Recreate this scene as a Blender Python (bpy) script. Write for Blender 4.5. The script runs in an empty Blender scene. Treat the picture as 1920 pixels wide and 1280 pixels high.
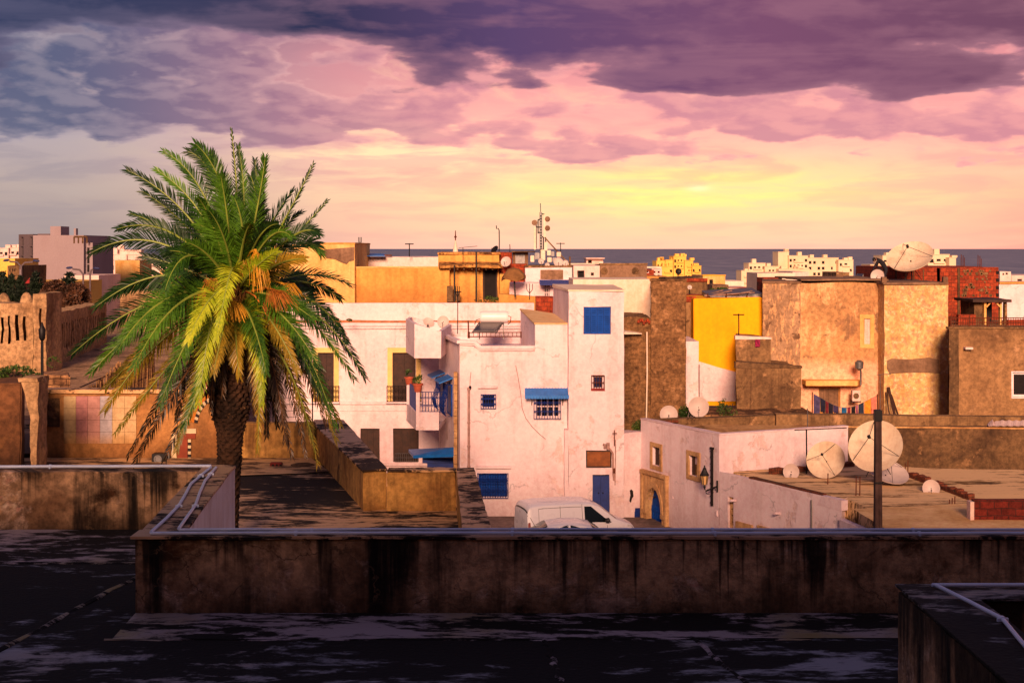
import bpy, bmesh, math, random
from mathutils import Vector, Matrix, noise
random.seed(7)
R = math.radians
F = 2667.0; U0 = 960.0; V0 = 466.0; CH = 12.0      # lens in photo pixels, horizon, eye height
COL = bpy.context.scene.collection

def W(u, v, Y):
    return Vector(((u-U0)/F*Y, Y, CH-(v-V0)/F*Y))
def X_(u, Y): return (u-U0)/F*Y
def Z_(v, Y): return CH-(v-V0)/F*Y
def YZ(v, z): return (CH-z)*F/(v-V0)               # depth of a point of height z seen at row v
def C(r, g, b, a=1.0):
    def f(c):
        c /= 255.0
        return c/12.92 if c <= .04045 else ((c+.055)/1.055)**2.4
    return (f(r), f(g), f(b), a)

# ------------------------------------------------------------------ things
def tag(o, label=None, cat=None, group=None, kind=None):
    if label: o['label'] = label
    if cat: o['category'] = cat
    if group: o['group'] = group
    if kind: o['kind'] = kind
    return o
OFF = {}
def thing(name, label, cat, loc=(0,0,0), group=None):
    o = bpy.data.objects.new(name, None); COL.objects.link(o)
    o.empty_display_size = .3
    o.location = loc; OFF[o.name] = Vector(loc)
    return tag(o, label, cat, group)
def copy_tree(o, parent=None):
    c = o.copy(); COL.objects.link(c); c.parent = parent
    OFF[c.name] = OFF.get(o.name, Vector((0,0,0)))
    for ch in list(o.children): copy_tree(ch, c)
    return c

class MB:
    def __init__(s, M=None):
        s.v = []; s.f = []; s.mi = []; s.M = M; s.uv = None
    def V(s, p):
        p = Vector(p)
        s.v.append(s.M @ p if s.M else p); return len(s.v)-1
    def Fc(s, idx, mi=0): s.f.append(tuple(idx)); s.mi.append(mi)
    def quad(s, a, b, c, d, mi=0):
        s.Fc([s.V(a), s.V(b), s.V(c), s.V(d)], mi)
    def poly(s, pts, mi=0): s.Fc([s.V(p) for p in pts], mi)
    def box(s, x0, x1, y0, y1, z0, z1, mi=0):
        if x0 > x1: x0, x1 = x1, x0
        if y0 > y1: y0, y1 = y1, y0
        if z0 > z1: z0, z1 = z1, z0
        i = [s.V(p) for p in ((x0,y0,z0),(x1,y0,z0),(x1,y1,z0),(x0,y1,z0),(x0,y0,z1),(x1,y0,z1),(x1,y1,z1),(x0,y1,z1))]
        for q in ((0,3,2,1),(4,5,6,7),(0,1,5,4),(1,2,6,5),(2,3,7,6),(3,0,4,7)): s.Fc([i[k] for k in q], mi)
        return s
    def beam(s, a, b, w, h, mi=0):                 # a square bar between two points
        a = Vector(a); b = Vector(b); d = (b-a).normalized()
        up = Vector((0,0,1)) if abs(d.z) < .95 else Vector((0,1,0))
        x = d.cross(up).normalized()*w/2; y = x.cross(d).normalized()*h/2
        i = [s.V(p) for p in (a-x-y, a+x-y, a+x+y, a-x+y, b-x-y, b+x-y, b+x+y, b-x+y)]
        for q in ((0,1,2,3),(7,6,5,4),(0,4,5,1),(1,5,6,2),(2,6,7,3),(3,7,4,0)): s.Fc([i[k] for k in q], mi)
        return s
    def tube(s, pts, r, n=6, mi=0, cap=True):
        pts = [Vector(p) for p in pts]
        if not isinstance(r, (list, tuple)): r = [r]*len(pts)
        rings = []; x = None
        for k, p in enumerate(pts):
            d = (pts[min(k+1, len(pts)-1)]-pts[max(k-1, 0)]).normalized()
            if x is None:
                up = Vector((0,0,1)) if abs(d.z) < .9 else Vector((0,1,0))
                x = d.cross(up).normalized()
            else:
                x = (x-d*x.dot(d)).normalized()
            y = d.cross(x)
            rings.append([s.V(p+(x*math.cos(2*math.pi*j/n)+y*math.sin(2*math.pi*j/n))*r[k]) for j in range(n)])
        for a, b in zip(rings, rings[1:]):
            for j in range(n): s.Fc((a[j], a[(j+1) % n], b[(j+1) % n], b[j]), mi)
        if cap:
            s.Fc(list(reversed(rings[0])), mi); s.Fc(rings[-1], mi)
        return s
    def lathe(s, prof, c=(0,0,0), n=16, ax=None, mi=0, cap=True):
        c = Vector(c)
        if ax is None: ex, ey, ez = Vector((1,0,0)), Vector((0,1,0)), Vector((0,0,1))
        else:
            ez = Vector(ax).normalized(); up = Vector((0,0,1)) if abs(ez.z) < .95 else Vector((0,1,0))
            ex = up.cross(ez).normalized(); ey = ez.cross(ex)
        rings = []
        for r, z in prof:
            rings.append([s.V(c+ez*z+(ex*math.cos(2*math.pi*j/n)+ey*math.sin(2*math.pi*j/n))*r) for j in range(n)])
        for a, b in zip(rings, rings[1:]):
            for j in range(n): s.Fc((a[j], a[(j+1) % n], b[(j+1) % n], b[j]), mi)
        if cap:
            s.Fc(list(reversed(rings[0])), mi); s.Fc(rings[-1], mi)
        return s
    def prism(s, poly, z0, z1, mi=0):              # poly CCW seen from above; z1 number or list
        n = len(poly); t = z1 if isinstance(z1, (list, tuple)) else [z1]*n
        lo = [s.V((p[0], p[1], z0)) for p in poly]; hi = [s.V((p[0], p[1], t[k])) for k, p in enumerate(poly)]
        for k in range(n): s.Fc((lo[k], lo[(k+1) % n], hi[(k+1) % n], hi[k]), mi)
        s.Fc(hi, mi); s.Fc(list(reversed(lo)), mi)
        return s
    def build(s, name, mats, parent=None, rough=None, smooth=False, bevel=0, label=None, tri=False):
        me = bpy.data.meshes.new(name)
        off = OFF.get(parent.name, Vector((0,0,0))) if parent else Vector((0,0,0))
        me.from_pydata([tuple(v-off) for v in s.v], [], s.f)
        if not isinstance(mats, (list, tuple)): mats = [mats]
        for m in mats: me.materials.append(m)
        for p, m in zip(me.polygons, s.mi): p.material_index = m
        if rough or bevel or tri:
            bm = bmesh.new(); bm.from_mesh(me)
            bmesh.ops.remove_doubles(bm, verts=bm.verts, dist=.002)
            if bevel:
                es = [e for e in bm.edges if len(e.link_faces) == 2 and e.calc_face_angle(0) > .5]
                bmesh.ops.bevel(bm, geom=es, offset=bevel, segments=2, affect='EDGES', clamp_overlap=True)
            if rough:
                step, amp = rough[:2]
                for it in range(7):
                    es = [e for e in bm.edges if e.calc_length() > step*1.5]
                    if not es or len(bm.verts) > 60000: break
                    bmesh.ops.subdivide_edges(bm, edges=es, cuts=1, use_grid_fill=True)
                fr = rough[2] if len(rough) > 2 else .9
                for v in bm.verts:
                    p = v.co+off
                    n1 = noise.noise_vector(p*fr); n2 = noise.noise_vector(p*fr*3.1+Vector((5,3,1)))
                    v.co += (n1*.65+n2*.45)*amp
            bmesh.ops.triangulate(bm, faces=[f for f in bm.faces if len(f.verts) > 4])
            bm.normal_update()
            bm.to_mesh(me); bm.free()
        if smooth:
            me.shade_smooth()
            if smooth != True: me.set_sharp_from_angle(angle=R(smooth))
        o = bpy.data.objects.new(name, me); COL.objects.link(o)
        if parent: o.parent = parent
        OFF[o.name] = off
        if label: o['label'] = label
        return o

class Wall:
    """a vertical wall from A to B (left to right seen from outside); local x along it, y INTO it, z up"""
    def __init__(s, A, B):
        s.A = Vector((A[0], A[1])); s.B = Vector((B[0], B[1])); d = s.B-s.A
        s.L = d.length; d.normalize(); s.d = d
        s.M = Matrix(((d.x, -d.y, 0, A[0]), (d.y, d.x, 0, A[1]), (0, 0, 1, 0), (0, 0, 0, 1)))
    def hit(s, u, v):
        k = (u-U0)/F                               # x = k*y on the pixel's vertical plane
        t = (k*s.A.y-s.A.x)/(s.d.x-k*s.d.y)
        Y = s.A.y+s.d.y*t
        return t, CH-(v-V0)/F*Y
    def r(s, u0, v0, u1, v1):
        um = (u0+u1)/2
        return (s.hit(u0, v0)[0], s.hit(u1, v0)[0], s.hit(um, v1)[1], s.hit(um, v0)[1])   # s0,s1,z0,z1

def block(mb, poly, z0, top, holes=(), mi=0, capmi=None, cap=True, par=None):
    """footprint poly CCW from above; top number or list; holes (edge, s0, s1, z0, z1, depth); par=(height, thickness)"""
    n = len(poly); tops = list(top) if isinstance(top, (list, tuple)) else [top]*n
    capmi = mi if capmi is None else capmi
    zs_all = set([z0])
    for h in holes: zs_all |= {max(h[3], z0), h[4]}
    rim = []
    for i in range(n):
        A = Vector(poly[i]); B = Vector(poly[(i+1) % n]); tA, tB = tops[i], tops[(i+1) % n]
        L = (B-A).length; d = (B-A)/L; inn = Vector((-d.y, d.x))
        hs = [h for h in holes if h[0] == i]
        tm = min(tA, tB)
        xs = sorted({0.0, L} | {min(max(h[1], 0), L) for h in hs} | {min(max(h[2], 0), L) for h in hs})
        zs = sorted({z for z in zs_all if z < tm-.01} | {tm})
        P = lambda x, z, dep=0: (A.x+d.x*x+inn.x*dep, A.y+d.y*x+inn.y*dep, z)
        for a, b in zip(xs, xs[1:]):
            if b-a < 1e-4: continue
            for c, e in zip(zs, zs[1:]):
                mx, mz = (a+b)/2, (c+e)/2
                if any(h[1] < mx < h[2] and h[3] < mz < h[4] for h in hs): continue
                mb.quad(P(a, c), P(b, c), P(b, e), P(a, e), mi)
            ta = tA+(tB-tA)*a/L; tb = tA+(tB-tA)*b/L
            if max(ta, tb) > tm+1e-4:
                pts = [P(a, tm), P(b, tm)]
                if tb > tm+1e-4: pts.append(P(b, tb))
                if ta > tm+1e-4: pts.append(P(a, ta))
                mb.poly(pts, mi)
            rim.append((A.x+d.x*a, A.y+d.y*a, ta))
        for h in hs:
            _, a, b, c, e, dep = h
            c = max(c, z0)
            mb.quad(P(a, c), P(a, e), P(a, e, dep), P(a, c, dep), mi)
            mb.quad(P(b, e), P(b, c), P(b, c, dep), P(b, e, dep), mi)
            mb.quad(P(a, e), P(b, e), P(b, e, dep), P(a, e, dep), mi)
            mb.quad(P(b, c), P(a, c), P(a, c, dep), P(b, c, dep), mi)
    if par:
        ph, th = par
        ins = []
        for i in range(n):
            p0 = Vector(poly[i-1]); p1 = Vector(poly[i]); p2 = Vector(poly[(i+1) % n])
            d1 = (p1-p0).normalized(); d2 = (p2-p1).normalized()
            n1 = Vector((-d1.y, d1.x)); n2 = Vector((-d2.y, d2.x))
            m = (n1+n2); q = m.length_squared
            ins.append(p1+m*(2*th/q if q > .2 else th))
        hp = []
        for i in range(n):
            j = (i+1) % n
            A = Vector(poly[i]); B = Vector(poly[j])
            sub = [r for r in rim if abs((Vector(r[:2])-A).length+(Vector(r[:2])-B).length-(B-A).length) < 1e-4]
            sub = [r for r in sub if (Vector(r[:2])-B).length > 1e-4]
            L = (B-A).length
            kk = [(Vector(r[:2])-A).length/L for r in sub]+[1.0]
            tt = lambda k: tops[i]+(tops[j]-tops[i])*k
            for a, b in zip(kk, kk[1:]):
                oa = A.lerp(B, a); ob = A.lerp(B, b); ia = ins[i].lerp(ins[j], a); ib = ins[i].lerp(ins[j], b)
                mb.quad((*oa, tt(a)), (*ob, tt(b)), (*ib, tt(b)), (*ia, tt(a)), capmi)
                f = min(tops)-ph
                mb.quad((*ia, tt(a)), (*ib, tt(b)), (*ib, f), (*ia, f), mi)
                hp.append((*ia, f))
        mb.poly(hp, capmi)
    elif cap:
        mb.poly(rim, capmi)
    return mb

# ------------------------------------------------------------------ materials
class NT:
    def __init__(s, tree):
        s.t = tree; s.n = tree.nodes; s.l = tree.links
    def new(s, typ, **kw):
        nd = s.n.new(typ)
        for k, v in kw.items(): setattr(nd, k, v)
        return nd
    def inp(s, nd, key, val):
        sk = nd.inputs[key]
        if hasattr(val, 'is_linked') or isinstance(val, bpy.types.NodeSocket): s.l.new(val, sk)
        else: sk.default_value = val
    def math(s, op, a, b=0.0, c=None, clamp=False):
        nd = s.new('ShaderNodeMath', operation=op, use_clamp=clamp)
        s.inp(nd, 0, a); s.inp(nd, 1, b)
        if c is not None: s.inp(nd, 2, c)
        return nd.outputs[0]
    def vmath(s, op, a, b):
        nd = s.new('ShaderNodeVectorMath', operation=op); s.inp(nd, 0, a); s.inp(nd, 1, b); return nd.outputs[0]
    def pos(s): return s.new('ShaderNodeNewGeometry').outputs['Position']
    def mapv(s, v, scale=(1,1,1), loc=(0,0,0), rot=(0,0,0)):
        nd = s.new('ShaderNodeMapping'); s.inp(nd, 0, v); nd.inputs['Scale'].default_value = scale
        nd.inputs['Location'].default_value = loc; nd.inputs['Rotation'].default_value = rot; return nd.outputs[0]
    def noise(s, v, scale=1.0, detail=4, rough=.55, dist=0.0, dim='3D', color=False):
        nd = s.new('ShaderNodeTexNoise', noise_dimensions=dim); s.inp(nd, 'Vector', v)
        nd.inputs['Scale'].default_value = scale; nd.inputs['Detail'].default_value = detail
        nd.inputs['Roughness'].default_value = rough; nd.inputs['Distortion'].default_value = dist
        return nd.outputs['Color' if color else 'Fac']
    def voro(s, v, scale=1.0, feature='F1', out='Distance'):
        nd = s.new('ShaderNodeTexVoronoi', feature=feature); s.inp(nd, 'Vector', v)
        nd.inputs['Scale'].default_value = scale; return nd.outputs[out]
    def ss(s, x, a, b):                            # smoothstep a..b
        nd = s.new('ShaderNodeMapRange', interpolation_type='SMOOTHSTEP')
        s.inp(nd, 0, x); nd.inputs[1].default_value = a; nd.inputs[2].default_value = b
        nd.inputs[3].default_value = 0; nd.inputs[4].default_value = 1
        return nd.outputs[0]
    def lin(s, x, a, b, c=0., d=1.):
        nd = s.new('ShaderNodeMapRange'); s.inp(nd, 0, x)
        for k, q in zip((1,2,3,4), (a,b,c,d)): nd.inputs[k].default_value = q
        return nd.outputs[0]
    def ramp(s, x, stops, interp='LINEAR'):
        nd = s.new('ShaderNodeValToRGB'); s.inp(nd, 0, x); cr = nd.color_ramp; cr.interpolation = interp
        while len(cr.elements) < len(stops): cr.elements.new(.5)
        for e, (p, c) in zip(cr.elements, stops): e.position = p; e.color = c
        return nd.outputs[0]
    def mix(s, f, a, b, blend='MIX'):
        nd = s.new('ShaderNodeMix', data_type='RGBA', blend_type=blend)
        s.inp(nd, 0, f); s.inp(nd, 6, a); s.inp(nd, 7, b); return nd.outputs[2]
    def sep(s, v):
        nd = s.new('ShaderNodeSeparateXYZ'); s.inp(nd, 0, v); return nd.outputs
    def comb(s, x, y, z):
        nd = s.new('ShaderNodeCombineXYZ'); s.inp(nd, 0, x); s.inp(nd, 1, y); s.inp(nd, 2, z); return nd.outputs[0]

def mk(name):
    m = bpy.data.materials.new(name); m.use_nodes = True
    nt = NT(m.node_tree); bs = m.node_tree.nodes['Principled BSDF']
    return m, nt, bs
def bump(nt, bs, h, strength=.4, dist=.02):
    b = nt.new('ShaderNodeBump'); b.inputs['Strength'].default_value = strength
    b.inputs['Distance'].default_value = dist; nt.inp(b, 'Height', h); nt.l.new(b.outputs[0], bs.inputs['Normal'])
MATS = {}
def simple(name, col, rough=.6, metal=0, var=.25, scale=3, bmp=.15, spec=.4, emit=None):
    if name in MATS: return MATS[name]
    m, nt, bs = mk(name); MATS[name] = m
    c = Vector(col[:3]); n = nt.noise(nt.pos(), scale, 5, .6)
    dk = (*(c*(1-var)), 1); lt = (*(c*(1+var*.5)), 1)
    col2 = nt.mix(nt.ss(n, .3, .7), dk, lt)
    nt.inp(bs, 'Base Color', col2); bs.inputs['Roughness'].default_value = rough
    bs.inputs['Metallic'].default_value = metal; bs.inputs['Specular IOR Level'].default_value = spec
    if bmp: bump(nt, bs, nt.noise(nt.pos(), scale*8, 4), bmp, .01)
    return m
def plaster(name, base, dirt=None, big=.35, bigamt=.5, streak=0., streakc=None, st_s=1.6, patch=None, pth=.55, ps=.8, psz=1., pw=.03,
            patch2=None, pth2=.6, ps2=2., low=None, fine=.12, rough=.9, bmp=.35, off=0., crack=0, crk=.25, drip=None):
    """weathered stucco: large tone drift, vertical run-off streaks, flaked patches with their own bump"""
    m, nt, bs = mk(name); MATS[name] = m
    p = nt.mapv(nt.pos(), loc=(off, off*.7, off*.3))
    dirt = dirt or tuple(x*.8 for x in base[:3])+(1,)
    c = nt.mix(nt.math('MULTIPLY', nt.ss(nt.noise(p, big, 6, .62, .4), .38, .68), bigamt), base, dirt)
    hgt = nt.noise(p, 14, 5, .65)
    if patch:
        q = nt.mapv(p, scale=(1, 1, psz))
        f = nt.ss(nt.noise(q, ps, 9, .66, .25), pth, pth+pw)
        c = nt.mix(f, c, patch); hgt = nt.math('ADD', hgt, nt.math('MULTIPLY', f, -.8))
    if patch2:
        f = nt.ss(nt.noise(nt.mapv(p, loc=(9, 4, 2)), ps2, 9, .7, .3), pth2, pth2+pw)
        c = nt.mix(f, c, patch2); hgt = nt.math('ADD', hgt, nt.math('MULTIPLY', f, .5))
    if streak:
        q = nt.mapv(p, scale=(st_s, st_s, .13))
        f = nt.math('MULTIPLY', nt.ss(nt.noise(q, 1.3, 6, .6, .3), .48, .66), streak)
        c = nt.mix(f, c, streakc or dirt)
    if low:                                        # (z0, z1, colour, amount) bottom colour (damp on the whitewash) with a ragged edge
        z = nt.math('ADD', nt.sep(nt.pos())[2], nt.math('MULTIPLY', nt.math('SUBTRACT', nt.noise(p, .7, 7, .7), .5), low[4] if len(low) > 4 else 2.))
        f = nt.math('MULTIPLY', nt.ss(z, low[1], low[0]), low[3]); c = nt.mix(f, c, low[2])
    if crack:
        d = nt.voro(nt.vmath('ADD', p, nt.noise(p, 1.5, 5, .6, color=True)), crack, 'DISTANCE_TO_EDGE')
        f = nt.ss(d, .02, .0); c = nt.mix(nt.math('MULTIPLY', f, nt.ss(nt.noise(p, .6, 3), .5, .6)), c, tuple(x*crk for x in base[:3])+(1,))
    if drip:                                       # (top z, length, colour, amount, spacing): run-off stains hanging from the top edge
        s3 = nt.sep(nt.pos()); h = nt.comb(nt.math('MULTIPLY', nt.math('ADD', s3[0], nt.math('MULTIPLY', s3[1], .8)), drip[4]), 0., 4.)
        a = nt.math('ADD', nt.math('MULTIPLY', nt.noise(h, 1., 4, .7), .7), nt.math('MULTIPLY', nt.noise(h, 7., 3, .6), .3)); b = nt.noise(nt.vmath('ADD', h, (7., 3., 1.)), .6, 2, .5)
        dn = nt.math('DIVIDE', nt.math('SUBTRACT', drip[0], nt.math('ADD', s3[2], nt.math('MULTIPLY', nt.math('SUBTRACT', nt.noise(p, 5, 5), .5), .25))), drip[1])
        reach = nt.math('MULTIPLY', nt.ss(a, .45, .6), nt.lin(b, .35, .65, .35, 1.3))
        f = nt.math('MULTIPLY', nt.ss(nt.math('SUBTRACT', reach, dn), -.05, .55), drip[3]); c = nt.mix(f, c, drip[2])
    n2 = nt.noise(p, 6, 7, .7)
    c = nt.mix(fine, c, nt.mix(nt.ss(n2, .35, .65), (.0,.0,.0,1), (1,1,1,1)), 'OVERLAY')
    nt.inp(bs, 'Base Color', c); bs.inputs['Roughness'].default_value = rough
    bs.inputs['Specular IOR Level'].default_value = .25
    bump(nt, bs, hgt, bmp, .03)
    return m
def brick(name, c1, c2, mortar, sc=(1,1), sz=1., rough=.9, rot=0., dirt=None, dth=.5, mort=.02, bw=.5, rh=.25, wobble=.12, soft=0.):
    m, nt, bs = mk(name); MATS[name] = m
    s = nt.sep(nt.pos())
    h = nt.math('ADD', nt.math('MULTIPLY', s[0], math.cos(rot)), nt.math('MULTIPLY', s[1], math.sin(rot)))
    wob = nt.noise(nt.pos(), 1.2, 4)
    v = nt.comb(nt.math('ADD', h, nt.math('MULTIPLY', wob, wobble)), nt.math('ADD', s[2], nt.math('MULTIPLY', nt.noise(nt.pos(), 1.7, 5, .65), wobble*.9)), 0.0)
    b = nt.new('ShaderNodeTexBrick'); nt.inp(b, 'Vector', v)
    b.inputs['Color1'].default_value = c1; b.inputs['Color2'].default_value = c2; b.inputs['Mortar'].default_value = mortar
    b.inputs['Scale'].default_value = sz; b.inputs['Mortar Size'].default_value = mort; b.inputs['Mortar Smooth'].default_value = .4
    b.inputs['Brick Width'].default_value = bw; b.inputs['Row Height'].default_value = rh; b.inputs['Bias'].default_value = -.1
    n = nt.noise(nt.pos(), 1.1, 8, .7)
    c = b.outputs[0]
    if soft: c = nt.mix(soft, c, nt.mix(nt.ss(nt.noise(nt.pos(), 2.6, 7, .7), .36, .64), c1, c2))
    if dirt: c = nt.mix(nt.ss(n, dth, dth+.12), c, dirt)
    n2 = nt.noise(nt.pos(), 7, 6, .7)
    c = nt.mix(.3, c, nt.mix(nt.ss(n2, .35, .65), (0,0,0,1), (1,1,1,1)), 'OVERLAY')
    nt.inp(bs, 'Base Color', c); bs.inputs['Roughness'].default_value = rough; bs.inputs['Specular IOR Level'].default_value = .2
    bump(nt, bs, nt.math('ADD', nt.math('MULTIPLY', b.outputs[1], -1.), nt.noise(nt.pos(), 12, 4)), .6, .03)
    return m
# ------------------------------------------------------------------ camera, sun, sky
sc = bpy.context.scene
cam = bpy.data.cameras.new('camera'); camo = bpy.data.objects.new('camera', cam); COL.objects.link(camo)
cam.lens = F/1920*36; cam.sensor_width = 36; cam.shift_y = -(640-V0)/1920
cam.clip_start = .1; cam.clip_end = 200000
camo.location = (0, 0, CH); camo.rotation_euler = (R(90), 0, 0); sc.camera = camo
SAZ, SEL = R(-3), R(17)                             # the sun stands low behind the viewer's right shoulder
sl = bpy.data.lights.new('sun', 'SUN'); so = bpy.data.objects.new('sun', sl); COL.objects.link(so)
sl.energy = 5.0; sl.angle = R(14); sl.color = (1.0, .585, .375)
sd = Vector((math.sin(SAZ)*math.cos(SEL), -math.cos(SAZ)*math.cos(SEL), math.sin(SEL)))
so.rotation_euler = sd.to_track_quat('Z', 'Y').to_euler(); so.location = (30, -60, 60)
sc.view_settings.view_transform = 'Standard'; sc.view_settings.look = 'None'
sc.view_settings.exposure = .38; sc.view_settings.gamma = 1
try: sc.cycles.max_bounces = 5; sc.cycles.diffuse_bounces = 3; sc.cycles.use_denoising = True
except Exception: pass

def build_world():
    w = bpy.data.worlds.new('World'); sc.world = w; w.use_nodes = True
    nt = NT(w.node_tree); bg = w.node_tree.nodes['Background']
    g = nt.new('ShaderNodeTexCoord').outputs['Generated']
    x, y, z = nt.sep(g)
    h = nt.math('SQRT', nt.math('ADD', nt.math('MULTIPLY', x, x), nt.math('MULTIPLY', y, y)))
    az = nt.math('ARCTAN2', x, y)
    q = nt.math('MAXIMUM', nt.math('DIVIDE', z, nt.math('MAXIMUM', h, .02)), 0.0)
    U = nt.math('MULTIPLY_ADD', az, 2745., 960.)
    V = nt.math('MULTIPLY_ADD', q, -2745., 466.)
    Vc = nt.math('MAXIMUM', V, -600.)
    lq = nt.math('LOGARITHM', nt.math('ADD', q, .06), math.e)
    def fld(sx, sy, ox=0., oy=0.):
        return nt.comb(nt.math('MULTIPLY_ADD', az, sx, ox), nt.math('MULTIPLY_ADD', lq, sy, oy), 3.7)
    def gauss(u, v, su, sv):
        a = nt.math('DIVIDE', nt.math('SUBTRACT', U, u), su); b = nt.math('DIVIDE', nt.math('SUBTRACT', Vc, v), sv)
        s2 = nt.math('ADD', nt.math('MULTIPLY', a, a), nt.math('MULTIPLY', b, b))
        return nt.math('EXPONENT', nt.math('MULTIPLY', s2, -1.))
    VR = nt.lin(Vc, 0, 466)                         # 0 top of the photo .. 1 horizon
    base_r = nt.ramp(VR, [(0, C(150,98,118)), (.25, C(214,138,142)), (.45, C(240,164,154)), (.62, C(250,184,158)), (.8, C(252,196,156)), (.93, C(252,190,156)), (1., C(250,184,158))])
    base_l = nt.ramp(VR, [(0, C(104,96,116)), (.3, C(134,122,136)), (.55, C(166,152,156)), (.75, C(170,152,146)), (1., C(150,134,132))])
    ulr = nt.ss(U, 60., 980.)
    base = nt.mix(ulr, base_l, base_r)
    base = nt.mix(nt.math('MULTIPLY', nt.ss(U, 1500., 2250.), nt.ss(VR, .35, 1.)), base, C(255,140,124))
    # yellow glow broken by thin streaks
    nst = nt.noise(fld(14, 11, 1., 2.), 1., 7, .55, .5)
    gl = nt.math('ADD', gauss(1290, 352, 360, 44), nt.math('MULTIPLY', gauss(1300, 400, 420, 80), .16))
    gl = nt.math('MULTIPLY', gl, nt.lin(nst, .3, .62, .45, 1.15))
    base = nt.mix(nt.math('MINIMUM', nt.math('MULTIPLY', gl, .85), .85), base, C(255,232,128))
    base = nt.mix(nt.math('MULTIPLY', gauss(1318, 351, 22, 6), .45), base, C(255,246,200))
    base = nt.mix(nt.math('MULTIPLY', nt.math('MULTIPLY', gauss(740, 290, 260, 60), nt.ss(nst, .4, .6)), .8), base, C(255,222,168))
    # thin veils in the lower half
    v1 = nt.noise(fld(14, 8, 5., 8.), 1., 7, .55, .4)
    base = nt.mix(nt.math('MULTIPLY', nt.math('MULTIPLY', nt.ss(v1, .45, .66), nt.lin(Vc, 150, 430, .7, .2)), .9), base, nt.mix(ulr, C(128,120,134), C(222,140,142)))
    base = nt.mix(nt.math('MULTIPLY', nt.math('MULTIPLY', nt.ss(v1, .47, .3), nt.lin(Vc, 120, 440, .5, .2)), .9), base, nt.mix(ulr, C(176,160,152), C(255,196,160)))
    # cumulus decks
    def deck(n, bias, lo, hi, light, dark, amount=1., under=None):
        global _
        c = nt.math('ADD', n, bias)
        m = nt.ss(c, lo, lo+.055)
        t = nt.ss(c, lo, hi)
        return m, t
    n1 = nt.noise(fld(18, 8, .3, 0.), 1., 8, .52, .12)
    n1u = nt.noise(fld(18, 8, .42, .2), 1., 8, .52, .12)
    def puff(n, sx, sy, ox, oy, amt):               # cauliflower edges
        v = nt.vmath('ADD', fld(sx, sy, ox, oy), nt.vmath('MULTIPLY', nt.noise(fld(sx*.8, sy*.8, ox, oy), 1., 4, .5, color=True), (.9, .9, 0)))
        return nt.math('ADD', n, nt.math('MULTIPLY', nt.math('SUBTRACT', .42, nt.voro(v, 1., 'F1')), amt))
    n1 = puff(n1, 34, 16, 1.3, 0., .2); n1u = puff(n1u, 34, 16, 1.5, .35, .2)
    n2 = nt.noise(fld(10.5, 5.8, 7., 3.), 1., 8, .5, .12)
    n2u = nt.noise(fld(10.5, 5.8, 7.08, 3.2), 1., 8, .5, .12)
    def add(*a):
        r = a[0]
        for k in a[1:]: r = nt.math('ADD', r, k)
        return r
    mul = lambda a, b: nt.math('MULTIPLY', a, b)
    # middle deck: pinkish puffs with grey-mauve undersides
    b1 = add(nt.math('MULTIPLY', nt.ss(Vc, 330., 200.), .165), mul(gauss(820, 210, 110, 38), .14), mul(gauss(570, 245, 150, 34), .12), mul(gauss(250, 205, 260, 42), .28), mul(gauss(60, 200, 120, 80), .2),
             mul(gauss(1000, 265, 260, 40), .14), mul(gauss(505, 118, 70, 20), .2), mul(gauss(405, 100, 44, 12), .16), mul(gauss(535, 207, 56, 10), .18), mul(gauss(795, 196, 84, 34), .16), mul(gauss(60, 242, 38, 9), .22), mul(gauss(200, 150, 60, 22), .14), mul(gauss(1750, 240, 260, 50), .16), mul(gauss(1180, 290, 200, 20), .1), mul(gauss(1480, 195, 160, 30), .12),
             mul(gauss(720, 282, 150, 18), -.3), mul(gauss(400, 300, 700, 26), -.1), mul(nt.ss(Vc, 285., 350.), -.4))
    c1 = add(nt.math('MULTIPLY_ADD', n1, 1.35, -.175), b1)
    m1 = nt.ss(c1, .535, .64); t1 = nt.ss(c1, .55, .74)
    sh1 = nt.ss(nt.math('SUBTRACT', n1u, n1), -.15, .15)
    l1 = nt.mix(ulr, C(166,152,160), C(248,170,158)); d1 = nt.mix(ulr, C(74,82,112), C(188,124,138))
    col1 = nt.mix(nt.math('MINIMUM', add(mul(t1, .65), mul(sh1, .5)), 1.), l1, d1)
    col = nt.mix(mul(m1, .86), base, col1)
    # upper deck: heavy dark purple bank
    b2 = add(mul(nt.ss(Vc, 190., 20.), .34), mul(gauss(1150, 60, 500, 80), .14), mul(nt.ss(U, 1100., 500.), mul(nt.ss(Vc, 30., 90.), -.14)), mul(gauss(1500, 130, 420, 50), .2), mul(gauss(90, 200, 150, 45), .16), mul(gauss(1860, 60, 200, 40), .2), mul(gauss(300, 225, 130, 14), .12), mul(gauss(860, 95, 200, 40), .16), mul(gauss(30, 150, 100, 90), .1), mul(gauss(250, 85, 260, 38), -.36),
             mul(gauss(560, 120, 200, 26), -.12), mul(gauss(420, 10, 330, 36), .3), mul(gauss(1720, 30, 160, 16), -.02), mul(nt.ss(Vc, 150., 215.), -.35))
    c2 = add(nt.math('MULTIPLY_ADD', n2, 1.6, -.3), b2)
    m2 = nt.ss(c2, .555, .66); t2 = nt.ss(c2, .59, .82)
    sh2 = nt.ss(nt.math('SUBTRACT', n2u, n2), -.08, .08)
    l2 = nt.mix(ulr, C(104,98,122), C(158,108,122)); d2 = nt.ramp(nt.lin(U, 0, 1920), [(0, C(42,52,82)), (.3, C(44,46,74)), (.5, C(84,62,98)), (.75, C(112,70,98)), (1, C(104,66,88))])
    n2 = puff(n2, 24, 13, 5.3, 2., .12); n2u = puff(n2u, 24, 13, 5.45, 2.4, .12)
    n3 = nt.noise(fld(7, 12, 2., 6.), 1., 7, .58, .9)
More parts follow.
